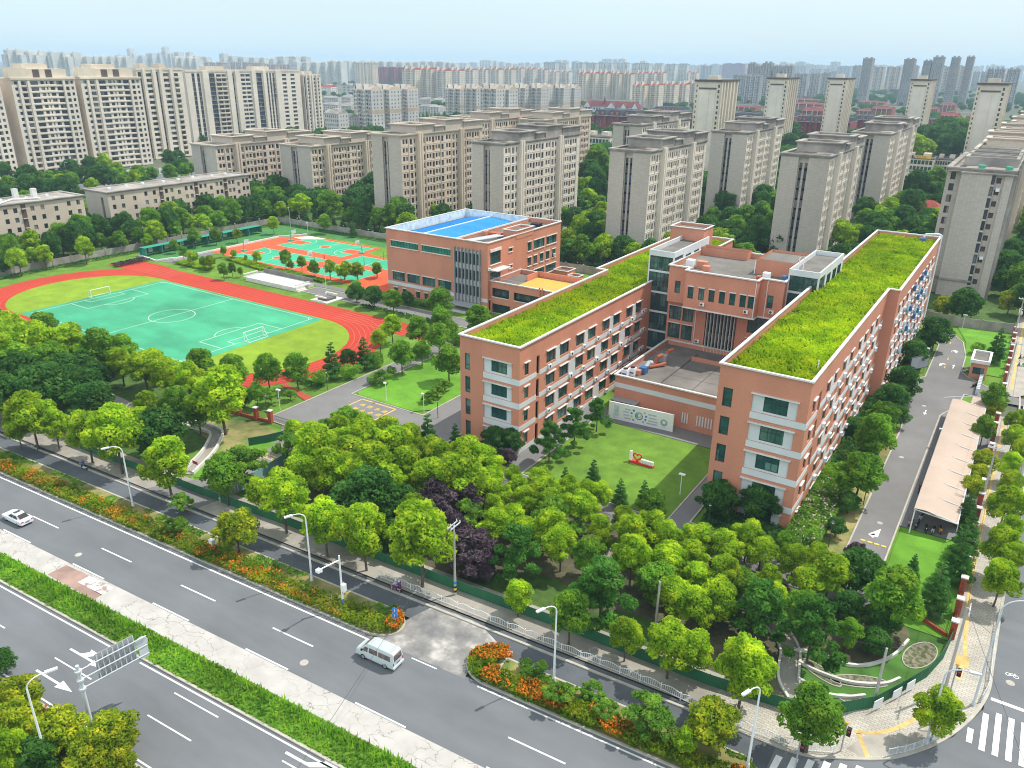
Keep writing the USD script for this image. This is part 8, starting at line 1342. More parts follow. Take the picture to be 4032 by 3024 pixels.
d = np.array([.12, .993]); n_ = M(); n_.obox((x - .14, y), d, 1.6, 5.2, .1, .16, 4.7, 7.6).build('sign_panel', 'grey_metal', t)
for k in range(8): M().obox((x - .05, y), d, 1.7 + k * .48, 1.78 + k * .48, .04, .1, 4.75, 7.55).build('rib', 'silver_metal', t)
M().cyl((x + .55, y + 5.75, 6.4), (x + .48, y + 5.76, 6.4), .62, n=20).build('round_panel', 'silver_metal', t); M().obox((x + .05, y), d, 5.35, 6.2, .05, .1, 4.7, 6.0).build('small_panel', 'silver_metal', t)
for k, (x, y, lab) in enumerate(((-3.9, 61.8, 'pedestrian signal post with orange top on the corner pavement'), (3.6, 75.8, 'pedestrian signal post with orange top near the right street corner'), (-6.9, 57.7, 'traffic signal with orange top at the bottom edge near the crossing'))):
    t = thing('traffic_signal', lab, 'traffic signal', (x, y, 0)); M().cyl((x, y, 0), (x, y, 3.3), .07, n=8).build('post', 'grey_metal', t); M().cyl((x, y, 3.3), (x, y, 3.55), .13, n=8).build('cap', 'orange_lamp', t); M().box(x + .12, x + .5, y - .2, y + .2, 2.2, 3.0).build('signal_head', 'black', t); M().box(x + .08, x + .12, y - .1, y + .1, 2.45, 2.6).build('bracket', 'grey_metal', t); M().box(x + .2, x + .42, y - .215, y - .2, 2.65, 2.85).build('lens', 'lamp_red', t)
t = thing('barrier_post', 'red and white striped short post at the corner kerb', 'bollard', (4.9, 72.3, 0))
for k in range(5): M().cyl((4.9, 72.3, .1 + .2 * k), (4.9, 72.3, .3 + .2 * k), .07, n=8).build('band', 'red_paint' if k % 2 else 'paint_white', t)
t = thing('control_cabinet', 'small white electrical cabinet in the flower bed by the shrubs', 'cabinet', (-77.9, 50.3, 0)); M().box(-78.2, -77.6, 50.1, 50.6, .1, 1.5).build('body', 'white_trim', t); M().box(-78.25, -77.55, 50.05, 50.65, 1.5, 1.58).build('lid', 'white_metal', t)
t = thing('rubbish_bag', 'white plastic bag lying on the flower bed grass', 'bag', (-108.2, 47.9, .1)); m_ = trimesh.creation.icosphere(2, .4); m_.vertices *= [1.2, .8, .7]; m_.vertices += (meshkit.noise(m_.vertices * 3)[:, None] - .5) * .25; M().tm(m_.apply_translation((-108.2, 47.9, .35))).build('bag', 'white_trim', t, smooth=True)
t = thing('notice_sign', 'small maroon notice sign at the foot of walled ramp path', 'sign', (-97.5, 62.3, 0)); M().cyl((-97.5, 62.3, 0), (-97.5, 62.3, 1.5), .03, n=5).build('post', 'silver_metal', t); M().box(-98.1, -96.9, 62.26, 62.3, 1.2, 1.7).build('board', 'cloth_maroon', t)
t = thing('no_parking_sign', 'round white and red sign on the pale hoarding end', 'sign', (-87.4, 61.5, 0)); M().cyl((-87.4, 61.4, 0), (-87.4, 61.4, 1.8), .03, n=5).build('post', 'silver_metal', t); M().cyl((-87.4, 61.36, 1.6), (-87.4, 61.33, 1.6), .25, n=14).build('disc', 'red_paint', t); M().cyl((-87.4, 61.33, 1.6), (-87.4, 61.32, 1.6), .17, n=14).build('disc_face', 'paint_white', t)

# ------------------------------------------------------------------ sports things
for k, (x, sgn_, lab) in enumerate(((-199.4, -1, 'white football goal at the far left end of the pitch'), (-139.6, 1, 'white football goal at the near right end of the pitch'))):
    t = thing('football_goal', lab, 'football goal', (x, 108.2, 0)); y0, y1, hz, dp = 105.7, 110.9, 2.1, 1.5
    M().path([(x, y0, 0), (x, y0, hz), (x, y1, hz), (x, y1, 0)], .075, n=7).build('front_frame', 'white_metal', t)
    for y in (y0, y1): M().path([(x, y, hz), (x + sgn_ * .4, y, hz), (x + sgn_ * dp, y, .08), (x, y, .08)], .05, n=6).build('side_frame', 'white_metal', t)
    M().path([(x + sgn_ * dp, y0, .08), (x + sgn_ * dp, y1, .08)], .05, n=6).build('rear_bar', 'white_metal', t)
t = thing('football', 'white ball beside the near goal', 'ball', (-139.0, 109.3, .05)); M().tm(trimesh.creation.icosphere(2, .14).apply_translation((-139.0, 109.3, .2))).build('ball', 'paint_white', t, smooth=True)
for k, (x, y, sg_, lab) in enumerate(((-212.1, 164.8, 1, 'green basketball stand at the left end of near court'), (-211.8, 184.6, 1, 'green basketball stand at the left end of rear court'), (-179.6, 164.8, -1, 'green basketball stand at the right end of near court'), (-178.8, 184.6, -1, 'green basketball stand at the right end of rear court'))):
    t = thing('basketball_stand', lab, 'basketball stand', (x, y, 0)); M().box(x - .9, x + .9, y - .55, y + .55, 0, .35).build('base', 'green_paint', t); M().path([(x - sg_ * .3, y, .3), (x, y, 2.4), (x + sg_ * 1.6, y, 3.3)], .13, .1, 7).build('arm', 'green_paint', t)
    M().box(x + sg_ * 1.65 - .03, x + sg_ * 1.65 + .03, y - .9, y + .9, 2.9, 3.95).build('backboard', 'ink_pale', t); m = M(); m.path([(x + sg_ * 1.7, y - .9, 2.9), (x + sg_ * 1.7, y + .9, 2.9), (x + sg_ * 1.7, y + .9, 3.95), (x + sg_ * 1.7, y - .9, 3.95), (x + sg_ * 1.7, y - .9, 2.9)], .045, n=5).build('board_frame', 'white_metal', t)
    M().add(*[(q.vertices, q.faces) for q in [trimesh.creation.torus(.23, .02, major_sections=14, minor_sections=5).apply_translation((x + sg_ * 2.0, y, 3.05))]][0]).build('hoop', 'rust_red', t)
for k, (x, y) in enumerate(((-167, 173.2), (-167, 182), (-165.8, 157.6), (-165.8, 169.2))): t = thing('net_post', f'slim dark net post on the small courts, {ORD[k]} of four', 'post', (x, y, 0)); M().cyl((x, y, 0), (x, y, 2.4), .06, n=6).build('post', 'dark_metal', t); M().cyl((x, y, 0), (x, y, .2), .25, n=8).build('foot', 'green_paint', t)
t = thing('podium', 'white railed concrete podium beside the running track', 'podium', (-171.5, 143.5, 0)); M().box(-181.5, -161.5, 140.4, 147.2, 0, 1.1).build('deck', 'kerb_pale', t)
for k in range(3): M().box(-161.5 + .5 * k, -161.0 + .5 * k, 140.4, 143.5, 0, .85 - .28 * k).box(-182.0 - .5 * k, -181.5 - .5 * k, 143, 147, 0, .85 - .28 * k).build('step', 'kerb_pale', t)
M().box(-181.5, -161.5, 146.9, 147.2, 1.1, 2.3).build('back_wall', 'roof_concrete', t)
m = M()
for k in range(21): m.cyl((-181.4 + k * .99, 140.5, 1.1), (-181.4 + k * .99, 140.5, 2.0), .03, n=5)
m.path([(-181.4, 140.5, 2.0), (-161.6, 140.5, 2.0)], .035, n=5).build('railing', 'white_metal', t)
for x in (-161.3, -182.3): M().box(x - .15, x + .15, 140.5, 145.5, 1.6, 1.9).box(x - .15, x + .15, 140.5, 145.5, .9, 1.15).build('side_rail', 'white_trim', t)
t = thing('bench_platform', 'small pale platform with white benches beside the track', 'bench', (-149, 139.5, 0)); M().box(-152, -146, 136.9, 143, 0, .25).build('slab', 'kerb_pale', t); M().box(-150.6, -147.2, 138.2, 141.6, .25, .8).build('plinth', 'roof_concrete', t); M().box(-150.9, -147.0, 137.6, 138.0, 1.1, 1.4).box(-150.9, -150.4, 141.2, 141.7, .8, 1.4).box(-150.9, -147.0, 141.5, 141.9, 1.2, 1.5).build('bench', 'white_trim', t)
t = thing('flagpole', 'slim flagpole with a small red flag by the podium', 'flagpole', (-153.8, 144.4, 0)); M().cyl((-153.8, 144.4, 0), (-153.8, 144.4, 12.2), .08, .04, 7).build('pole', 'silver_metal', t)
fl_ = M(); xs = np.linspace(0, 1, 7)
for i in range(6): z0 = 10.4; a, b = xs[i], xs[i + 1]; f_ = lambda q: (-153.75 + .55 * q, 144.4 + .2 * math.sin(5 * q), z0 - .5 * q * q); fl_.quad(tuple(np.array(f_(a)) - [0, 0, 1.1]), tuple(np.array(f_(b)) - [0, 0, 1.1]), f_(b), f_(a))
fl_.build('flag', 'red_paint', t)
t = thing('batting_cage', 'long green netted practice cage with white target sheets by the track', 'sports cage', (-228, 160, 0)); M().box(-232.4, -232.3, 141, 187, .3, 2.8).build('rear_net', 'net_green', t); M().box(-232.4, -229.5, 141, 187, 2.75, 2.82).build('roof_net', 'net_green', t)
for k in range(9): y = 141.5 + 5.7 * k; M().cyl((-229.5, y, 0), (-229.5, y, 2.8), .05, n=5).build('post', 'teal_board', t); M().box(-232.4, -229.5, y - .03, y + .03, .4, 2.75).build('side_net', 'net_green', t)
for k in range(7): y = 144.5 + 5.7 * k; M().box(-231.9, -231.85, y - .7, y + .7, .9, 2.4).build('target_sheet', 'board_white', t); M().cyl((-231.84, y, 1.65), (-231.82, y, 1.65), .35, n=10).build('target_mark', 'ink_grey', t)

# ------------------------------------------------------------------ courtyard board and heart
t = thing('display_board', 'long white display board with round crests before the low hall', 'display board', (-48.8, 115.8, 0)); o = np.array([-54.6, 115.4]); d = np.array([11.7, .9]); L = np.linalg.norm(d); d = d / L
M().obox(o, d, 0, L, -.12, .12, 0, 3.3).build('board', 'board_white', t); fo = np.array([*(o + np.array([d[1], -d[0]]) * .125), 0]); ex = np.array([*d, 0]); ez = np.array([0, 0, 1.0]); en = np.array([d[1], -d[0], 0])
def bd(m, a0, a1, z0, z1, k=.005): m.quad(*[fo + ex * a + ez * z + en * k for a, z in ((a0, z0), (a1, z0), (a1, z1), (a0, z1))])
def bdisc(a, z, r, mt, k=.006, r2=0): M().add([fo + ex * (a + r * math.cos(q)) + ez * (z + r * math.sin(q)) + en * k for q in np.linspace(0, 2 * math.pi, 20, endpoint=False)] + [fo + ex * a + ez * z + en * k], [[i, (i + 1) % 20, 20] for i in range(20)]).build('crest', mt, t)
m = M(); bd(m, .95, 1.95, .75, 2.85); m.build('picture_panel', 'ink_pale', t); m = M(); bd(m, 1.2, 1.6, 1.75, 1.95, .01); bd(m, 1.55, 1.65, 1.5, 2.5, .01); m.build('picture_leaf', 'ink_leaf', t)
for a, z, r, mt in ((4.6, 2.5, .21, 'ink_blue'), (4.25, 1.95, .19, 'ink_blue'), (4.3, 1.35, .19, 'ink_sand'), (4.6, .75, .2, 'ink_green'), (6.6, 2.45, .2, 'ink_sand'), (6.9, 1.85, .19, 'ink_blue'), (6.8, 1.25, .19, 'ink_blue'), (6.45, .75, .19, 'teal_board'), (1.1, .5, .08, 'ink_blue'), (1.45, .5, .08, 'ink_blue'), (9.9, .6, .08, 'ink_grey'), (10.25, .6, .08, 'ink_grey')): bdisc(a, z, r, mt)
for a, z, r, mt, k in ((5.6, 1.65, .72, 'ink_blue', .006), (5.6, 1.65, .56, 'board_white', .009), (5.45, 1.65, .4, 'ink_green', .012), (5.78, 1.6, .3, 'ink_sand', .014), (5.62, 1.75, .2, 'board_white', .016), (10.1, 1.45, .62, 'ink_leaf', .006), (10.1, 1.5, .3, 'board_white', .01)): bdisc(a, z, r, mt, k)
m = M()
for a, z, w_ in ((3.0, 2.45, 1.05), (2.7, 1.95, 1.1), (2.75, 1.35, 1.1), (3.0, .8, 1.15), (7.2, 2.35, 1.5), (7.4, 1.75, 1.4), (7.3, 1.2, 1.75), (7.05, .7, 1.9)): bd(m, a, a + w_, z - .13, z + .13)
m.build('text_line', 'ink_grey', t)
t = thing('heart_sculpture', 'red heart with white lettering block on a red base on the courtyard lawn', 'sculpture', (-42.3, 102.4, .15)); M().box(-44.4, -40.3, 102.1, 102.75, .15, .45).build('base', 'red_paint', t); M().add([(-44.4, 102.2, .45), (-44.0, 102.2, .45), (-44.0, 102.7, .45), (-44.4, 102.7, .45), (-44.4, 102.35, 1.95), (-44.05, 102.35, 1.95), (-44.05, 102.7, 1.95), (-44.4, 102.7, 1.95)], [[0, 1, 5, 4], [1, 2, 6, 5], [2, 3, 7, 6], [3, 0, 4, 7], [4, 5, 6, 7]]).build('white_slab', 'board_white', t)
q = np.linspace(0, 2 * math.pi, 40); hp = np.c_[16 * np.sin(q) ** 3, np.zeros(40), 13 * np.cos(q) - 5 * np.cos(2 * q) - 2 * np.cos(3 * q) - np.cos(4 * q)] / 17 * .72 + [-43.1, 102.45, 1.22]; M().path(list(hp), .13, n=7).build('heart', 'red_paint', t, smooth=50)
for k in range(5): M().box(-42.45 + .43 * k, -42.08 + .43 * k, 102.25, 102.6, .45, 1.05).build('letter_block', 'board_white', t)

# ------------------------------------------------------------------ gate side: guard house, canopy, board, gate
t = thing('guard_house', 'small salmon guard house with flat white edged roof at the right gate', 'guard house', (-2, 178, 0)); gp_ = [(-3.5, 174.4), (-.5, 174.6), (-.5, 181.5), (-3.5, 181.5)]; w = M(); go_ = {0: [(.5, 2.5, 1.0, 2.4)], 1: [(1, 3, 1.0, 2.4)], 3: [(2, 4, 1.0, 2.4)]}; shell(w, gp_, 0, 3.6, go_, .15); w.build('wall', 'salmon_tile', t)
window(t, gp_[0], (.9978, .0665), (.5, 2.5, 1, 2.4), .1, 2); window(t, gp_[1], (0, 1), (1, 3, 1, 2.4), .1, 2); m = M(); m.prism(Polygon(gp_).buffer(.25, join_style=2).difference(Polygon(gp_).buffer(-.2, join_style=2)), 3.3, 3.95).build('roof_edge', 'white_trim', t); M().sheet(Polygon(gp_), 3.6).build('roof', 'roof_concrete', t)
t = thing('folding_gate', 'silver folding gate pushed back beside the guard house', 'gate', (-1.2, 170, 0))
for k in range(10): M().box(-1.5, -.9, 164.9 + .95 * k, 165.5 + .95 * k, .1, 1.35).build('gate_link', 'silver_metal', t); M().box(-1.25, -1.15, 165.5 + .95 * k, 165.85 + .95 * k, .3, 1.2).build('gate_joint', 'grey_metal', t)
t = thing('screen_board', 'dark grey electronic screen board on posts beside the campus road', 'board', (-12.6, 171.5, 0)); d = np.array([2.4, 3.9]); d /= np.linalg.norm(d); M().obox((-13.8, 168.2), d, 0, 5.4, -.15, .1, 1.2, 4.0).build('screen', 'dark_metal', t); M().obox((-13.8, 168.2), d, .15, 5.25, -.17, -.15, 1.35, 3.85).build('screen_face', 'grey_metal', t)
for a in (.6, 4.6): M().cyl((*(np.array([-13.8, 168.2]) + d * a), 0), (*(np.array([-13.8, 168.2]) + d * a), 1.3), .08, n=6).build('leg', 'grey_metal', t)
t = thing('canopy', 'long pale tensile canopy over the scooter parking along the right fence', 'canopy', (-1.8, 130, 0)); NY, NX = 64, 8; ys = np.linspace(106.3, 151.5, NY); V = []
for y in ys:
    ph = ((y - 106.3) / 45.2 * 9) % 1.0; e = math.sin(math.pi * ph)
    for j in range(NX + 1): u_ = j / NX; V.append((-4.5 + 5.3 * u_ + 0, y - (1.6 * u_ if y < 107 else 0) * 0, 3.15 - .55 * u_ + .32 * math.exp(-((u_ - .28) / .25) ** 2) * (1 - .3 * e)))
F_ = [[a * (NX + 1) + b, a * (NX + 1) + b + 1, (a + 1) * (NX + 1) + b + 1, (a + 1) * (NX + 1) + b] for a in range(NY - 1) for b in range(NX)]
m = M(); m.add(V, F_); m.add(np.array(V) - [0, 0, .05], np.array(F_)[:, ::-1]); m.build('membrane', 'membrane', t, smooth=True)
for k in range(10):
    y = 106.5 + 5.0 * k; M().path([(.9, y, 0), (.85, y, 2.6), (-1.6, y, 3.0), (-4.4, y, 2.95)], .07, .05, 6).build('frame', 'white_metal', t)
    M().path([(-3.0, y, 3.25), (.7, y, 2.62)], .025, n=5).build('ridge_cable', 'silver_metal', t)
M().path([(-4.5, 106.3, 3.1), (-4.5, 151.5, 3.1)], .06, n=6).path([(.8, 106.3, 2.6), (.8, 151.5, 2.6)], .06, n=6).path([(-4.5, 106.3, 3.1), (.8, 106.3, 2.6)], .06, n=6).build('edge_bar', 'white_metal', t)
M().path([(-4.4, 105.0, 0), (-4.4, 106.4, 3.0)], .09, n=6).build('raking_post', 'white_metal', t)
t = thing('canopy', 'small pale awning frame joining the long canopy to the gate', 'canopy', (-.5, 157, 0)); M().box(-1.6, .8, 151.8, 156.6, 2.5, 2.58).build('membrane', 'membrane', t)
for x, y in ((-1.5, 152), (-1.5, 156.5), (.7, 152), (.7, 156.5)): M().cyl((x, y, 0), (x, y, 2.5), .06, n=6).build('post', 'white_metal', t)
M().path([(-6, 153, 2.6), (-1.6, 156.6, 2.6), (3.5, 156.0, 2.6)], .05, n=5).build('cross_bar', 'white_metal', t)
t = thing('white_barrel_group', 'cluster of white stones on the guard house lawn', 'stones', (-4.2, 179.5, 0))
for k, (x, y) in enumerate(((-4.4, 177.6), (-4.0, 178.6), (-4.5, 179.6), (-4.1, 180.4))): M().tm(trimesh.creation.icosphere(1, .35).apply_scale((1, 1, .6)).apply_translation((x, y, .25))).build('stone', 'kerb_pale', t)
# ------------------------------------------------------------------ vehicles
MF = manifold3d.Manifold
def hull_mesh(pts):
    return trimesh.convex.convex_hull(np.asarray(pts, float))
def loft(m, secs):
    """Skin through rings of equal point count."""
    k = len(secs[0]); v = np.vstack(secs); n = len(secs); f = []
    for i in range(n - 1):
        for j in range(k): a, b = i * k + j, i * k + (j + 1) % k; f.append([a, b, b + k, a + k])
    m.add(v, f); m.add(np.vstack([secs[0], secs[0].mean(0)[None]]), [[(j + 1) % k, j, k] for j in range(k)]); m.add(np.vstack([secs[-1], secs[-1].mean(0)[None]]), [[j, (j + 1) % k, k] for j in range(k)]); return m
def section(x, w, z0, z1, zb, wt, r=.10):
    """Cross-section of a car body: sill z0, belt zb, roof z1, half width w at belt and wt at the roof."""
    return np.array([(x, -w + .06, z0), (x, -w, z0 + .12), (x, -w, zb), (x, -wt - .0, z1 - r), (x, -wt + r, z1), (x, wt - r, z1), (x, wt, z1 - r), (x, w, zb), (x, w, z0 + .12), (x, w - .06, z0)])
def wheels(t, xs, hw, r):
    for x in xs:
        for s in (-1, 1):
            wp = M().cyl((x, s * (hw - .2), r), (x, s * (hw + .01), r), r, n=20).build('wheel', 'tyre', t); M().cyl((x, s * (hw + .01), r), (x, s * (hw + .02), r), r * .6, n=14).build('rim', 'rim', wp)
def place(tpath, x, y, z, yaw):
    pr = UsdGeom.Xformable(stage.GetPrimAtPath(tpath)); pr.ClearXformOpOrder(); pr.AddTranslateOp(opSuffix='p').Set(Gf.Vec3d(x, y, z)); pr.AddRotateZOp(opSuffix='p').Set(yaw)
# silver van, nose towards -x in its own frame
vx, vy = R(-44.5 + .0, 0)[0], 0
van = thing('van', 'silver minibus van with ribbed roof driving left on the far carriageway', 'van', (0, 0, 0))
b = M(); S_ = [(-2.42, .80, .42, 1.0, .92, .70), (-2.36, .84, .32, 1.12, 1.0, .74), (-1.9, .86, .28, 1.28, 1.05, .78), (-1.72, .86, .28, 1.42, 1.08, .78), (-1.0, .87, .28, 2.04, 1.12, .72), (-.6, .87, .28, 2.1, 1.12, .73), (1.0, .87, .28, 2.12, 1.12, .74), (2.2, .87, .28, 2.08, 1.12, .73), (2.36, .86, .32, 1.98, 1.1, .70), (2.44, .84, .4, 1.3, 1.08, .78)]
loft(b, [section(x, w, z0, z1, zb, wt, .09) for x, w, z0, z1, zb, wt in S_]); b.build('body', 'van_silver', van, smooth=35)
def sidewin(name, pts, s, mt, t, wb, zb, wt, zt, off=.012):
    hw = lambda z: wb + (wt - wb) * (z - zb) / (zt - zb) + off
    M().add([(x, s * hw(z), z) for x, z in pts], [[0, 1, 2, 3]] if s < 0 else [[3, 2, 1, 0]]).build(name, mt, t)
for s in (-1, 1):
    sidewin('side_window', [(-1.6, 1.18), (-.85, 1.18), (-.8, 1.72), (-1.2, 1.72)], s, 'van_glass', van, .87, 1.12, .73, 2.0); sidewin('side_window', [(-.68, 1.2), (.42, 1.2), (.42, 1.76), (-.66, 1.76)], s, 'van_glass', van, .87, 1.12, .73, 2.02); sidewin('side_window', [(.55, 1.2), (2.1, 1.2), (2.05, 1.76), (.55, 1.76)], s, 'van_glass', van, .87, 1.12, .735, 2.02)
    M().box(2.40, 2.47, s * .76 - .06, s * .76 + .06, .75, 1.05).build('tail_light', 'lamp_red', van); M().box(-2.47, -2.38, s * .6 - .14, s * .6 + .14, .72, .9).build('headlight', 'lamp_clear', van); M().box(-1.62, -1.5, s * .98 - .07, s * .98 + .07, 1.2, 1.42).build('mirror', 'black', van)
M().add([(2.455, -.66, 1.16), (2.455, .66, 1.16), (2.40, .58, 1.82), (2.40, -.58, 1.82)], [[0, 1, 2, 3]]).build('rear_window', 'van_glass', van); M().add([(-1.72, -.7, 1.44), (-1.03, -.62, 2.02), (-1.03, .62, 2.02), (-1.72, .7, 1.44)], [[0, 1, 2, 3]]).build('windscreen', 'van_glass', van)
M().box(2.40, 2.56, -.86, .86, .34, .56).build('rear_bumper', 'silver_metal', van); M().box(-2.52, -2.36, -.82, .82, .32, .58).build('front_bumper', 'silver_metal', van); M().box(2.46, 2.48, -.26, .26, .72, .86).build('number_plate', 'ink_blue', van)
for k in range(6): M().box(-.75, 2.05, -.55 + .21 * k, -.51 + .21 * k, 2.1, 2.135).build('roof_rib', 'van_silver', van)
wheels(van, (-1.5, 1.35), .86, .33)
# white saloon
car = thing('car', 'white saloon car driving left at the left edge of the far carriageway', 'car', (0, 0, 0)); b = M()
S_ = [(-2.3, .70, .34, .66, .62, .56), (-2.2, .82, .26, .76, .70, .66), (-1.6, .89, .22, .90, .82, .74), (-.95, .90, .22, .97, .90, .78), (1.75, .90, .22, 1.0, .92, .78), (2.2, .84, .26, .96, .86, .72), (2.32, .76, .34, .82, .74, .64)]
loft(b, [section(x, w, z0, z1, zb, wt, .06) for x, w, z0, z1, zb, wt in S_]); b.build('body', 'car_white', car, smooth=40)
g = M(); loft(g, [section(x, w, z0, z1, zb, wt, .06) for x, w, z0, z1, zb, wt in ((-.95, .74, .9, .98, .94, .70), (-.15, .76, .9, 1.40, .98, .60), (.55, .76, .9, 1.46, .98, .60), (1.1, .76, .9, 1.38, .98, .58), (1.85, .72, .9, .99, .94, .68))]); g.build('cabin', 'car_white', car, smooth=40)
for s in (-1, 1):
    sidewin('side_window', [(-.62, 1.0), (.38, 1.0), (.38, 1.34), (-.12, 1.34)], s, 'car_glass', car, .77, .98, .60, 1.42); sidewin('side_window', [(.46, 1.0), (1.45, 1.0), (1.05, 1.32), (.46, 1.34)], s, 'car_glass', car, .77, .98, .60, 1.42)
    M().box(2.2, 2.34, s * .64 - .16, s * .64 + .16, .72, .84).build('tail_light', 'lamp_red', car); M().box(-2.3, -2.18, s * .6 - .17, s * .6 + .17, .58, .70).build('headlight', 'lamp_clear', car)
M().add([(1.82, -.62, 1.03), (1.82, .62, 1.03), (1.12, .52, 1.40), (1.12, -.52, 1.40)], [[0, 1, 2, 3]]).build('rear_window', 'car_glass', car); M().add([(-.92, -.64, 1.02), (-.18, -.54, 1.41), (-.18, .54, 1.41), (-.92, .64, 1.02)], [[0, 1, 2, 3]]).build('windscreen', 'car_glass', car); M().box(-.05, .5, -.42, .42, 1.452, 1.475).build('sunroof', 'car_glass', car); M().box(2.32, 2.35, -.26, .26, .56, .7).build('number_plate', 'ink_blue', car)
wheels(car, (-1.42, 1.38), .88, .33)
c_ = R(-44.8 + .3, 49.9); place(van, -46.9, 47.35, 0, RDEG); place(car, -105.3, 40.1, 0, RDEG)

# ------------------------------------------------------------------ scooters and people
def scooter(name, label, x, y, yaw, paint, group=None):
    t = thing(name, label, 'scooter', (0, 0, 0), group=group)
    for xx in (-.58, .58):
        wp = M().cyl((xx, -.06, .24), (xx, .06, .24), .24, n=16).build('wheel', 'tyre', t); M().cyl((xx, -.065, .24), (xx, .065, .24), .12, n=12).build('rim', 'rim', wp)
    b = M(); b.tm(hull_mesh([(.1, -.13, .36), (.1, .13, .36), (.75, -.12, .48), (.75, .12, .48), (.85, -.07, .62), (.85, .07, .62), (.12, -.14, .64), (.12, .14, .64)])); b.tm(hull_mesh([(-.36, -.16, .28), (-.36, .16, .28), (.14, -.16, .28), (.14, .16, .28), (-.36, -.16, .35), (.14, .16, .36)])); b.tm(hull_mesh([(-.5, -.17, .34), (-.5, .17, .34), (-.36, -.19, .34), (-.36, .19, .34), (-.62, -.12, .88), (-.62, .12, .88), (-.5, -.14, .92), (-.5, .14, .92)])); b.build('body', paint, t)
    M().box(.05, .78, -.13, .13, .64, .74).build('seat', 'black', t); m = M(); m.path([(-.6, 0, .85), (-.52, 0, 1.0)], .035, n=6); m.path([(-.5, -.3, 1.02), (-.52, 0, 1.0), (-.5, .3, 1.02)], .022, n=6); m.path([(-.58, 0, .24), (-.6, 0, .8)], .04, n=6); m.build('handlebar', 'dark_metal', t); M().tm(trimesh.creation.icosphere(1, .075).apply_translation((-.66, 0, .82))).build('headlight', 'lamp_clear', t)
    for s in (-1, 1): M().cyl((-.5, s * .22, 1.05), (-.52, s * .26, 1.22), .01, n=4).cyl((-.53, s * .26, 1.22), (-.545, s * .26, 1.23), .06, n=8).build('mirror', 'black', t)
    place(t, x, y, 0, yaw); return t
def body_mesh(J, bones, step=.03):
    """One smooth continuous surface round the bones of a skeleton of joints (x, y, z, radius)."""
    parts = []
    for a, b in bones: parts.append(MF.hull(MF.batch_boolean([MF.sphere(J[q][3], 14).translate(list(map(float, J[q][:3]))) for q in (a, b)], manifold3d.OpType.Add)))
    s = MF.batch_boolean(parts, manifold3d.OpType.Add).refine_to_length(step).to_mesh(); t = trimesh.Trimesh(s.vert_properties[:, :3], s.tri_verts, process=True); trimesh.smoothing.filter_taubin(t, iterations=6); return t
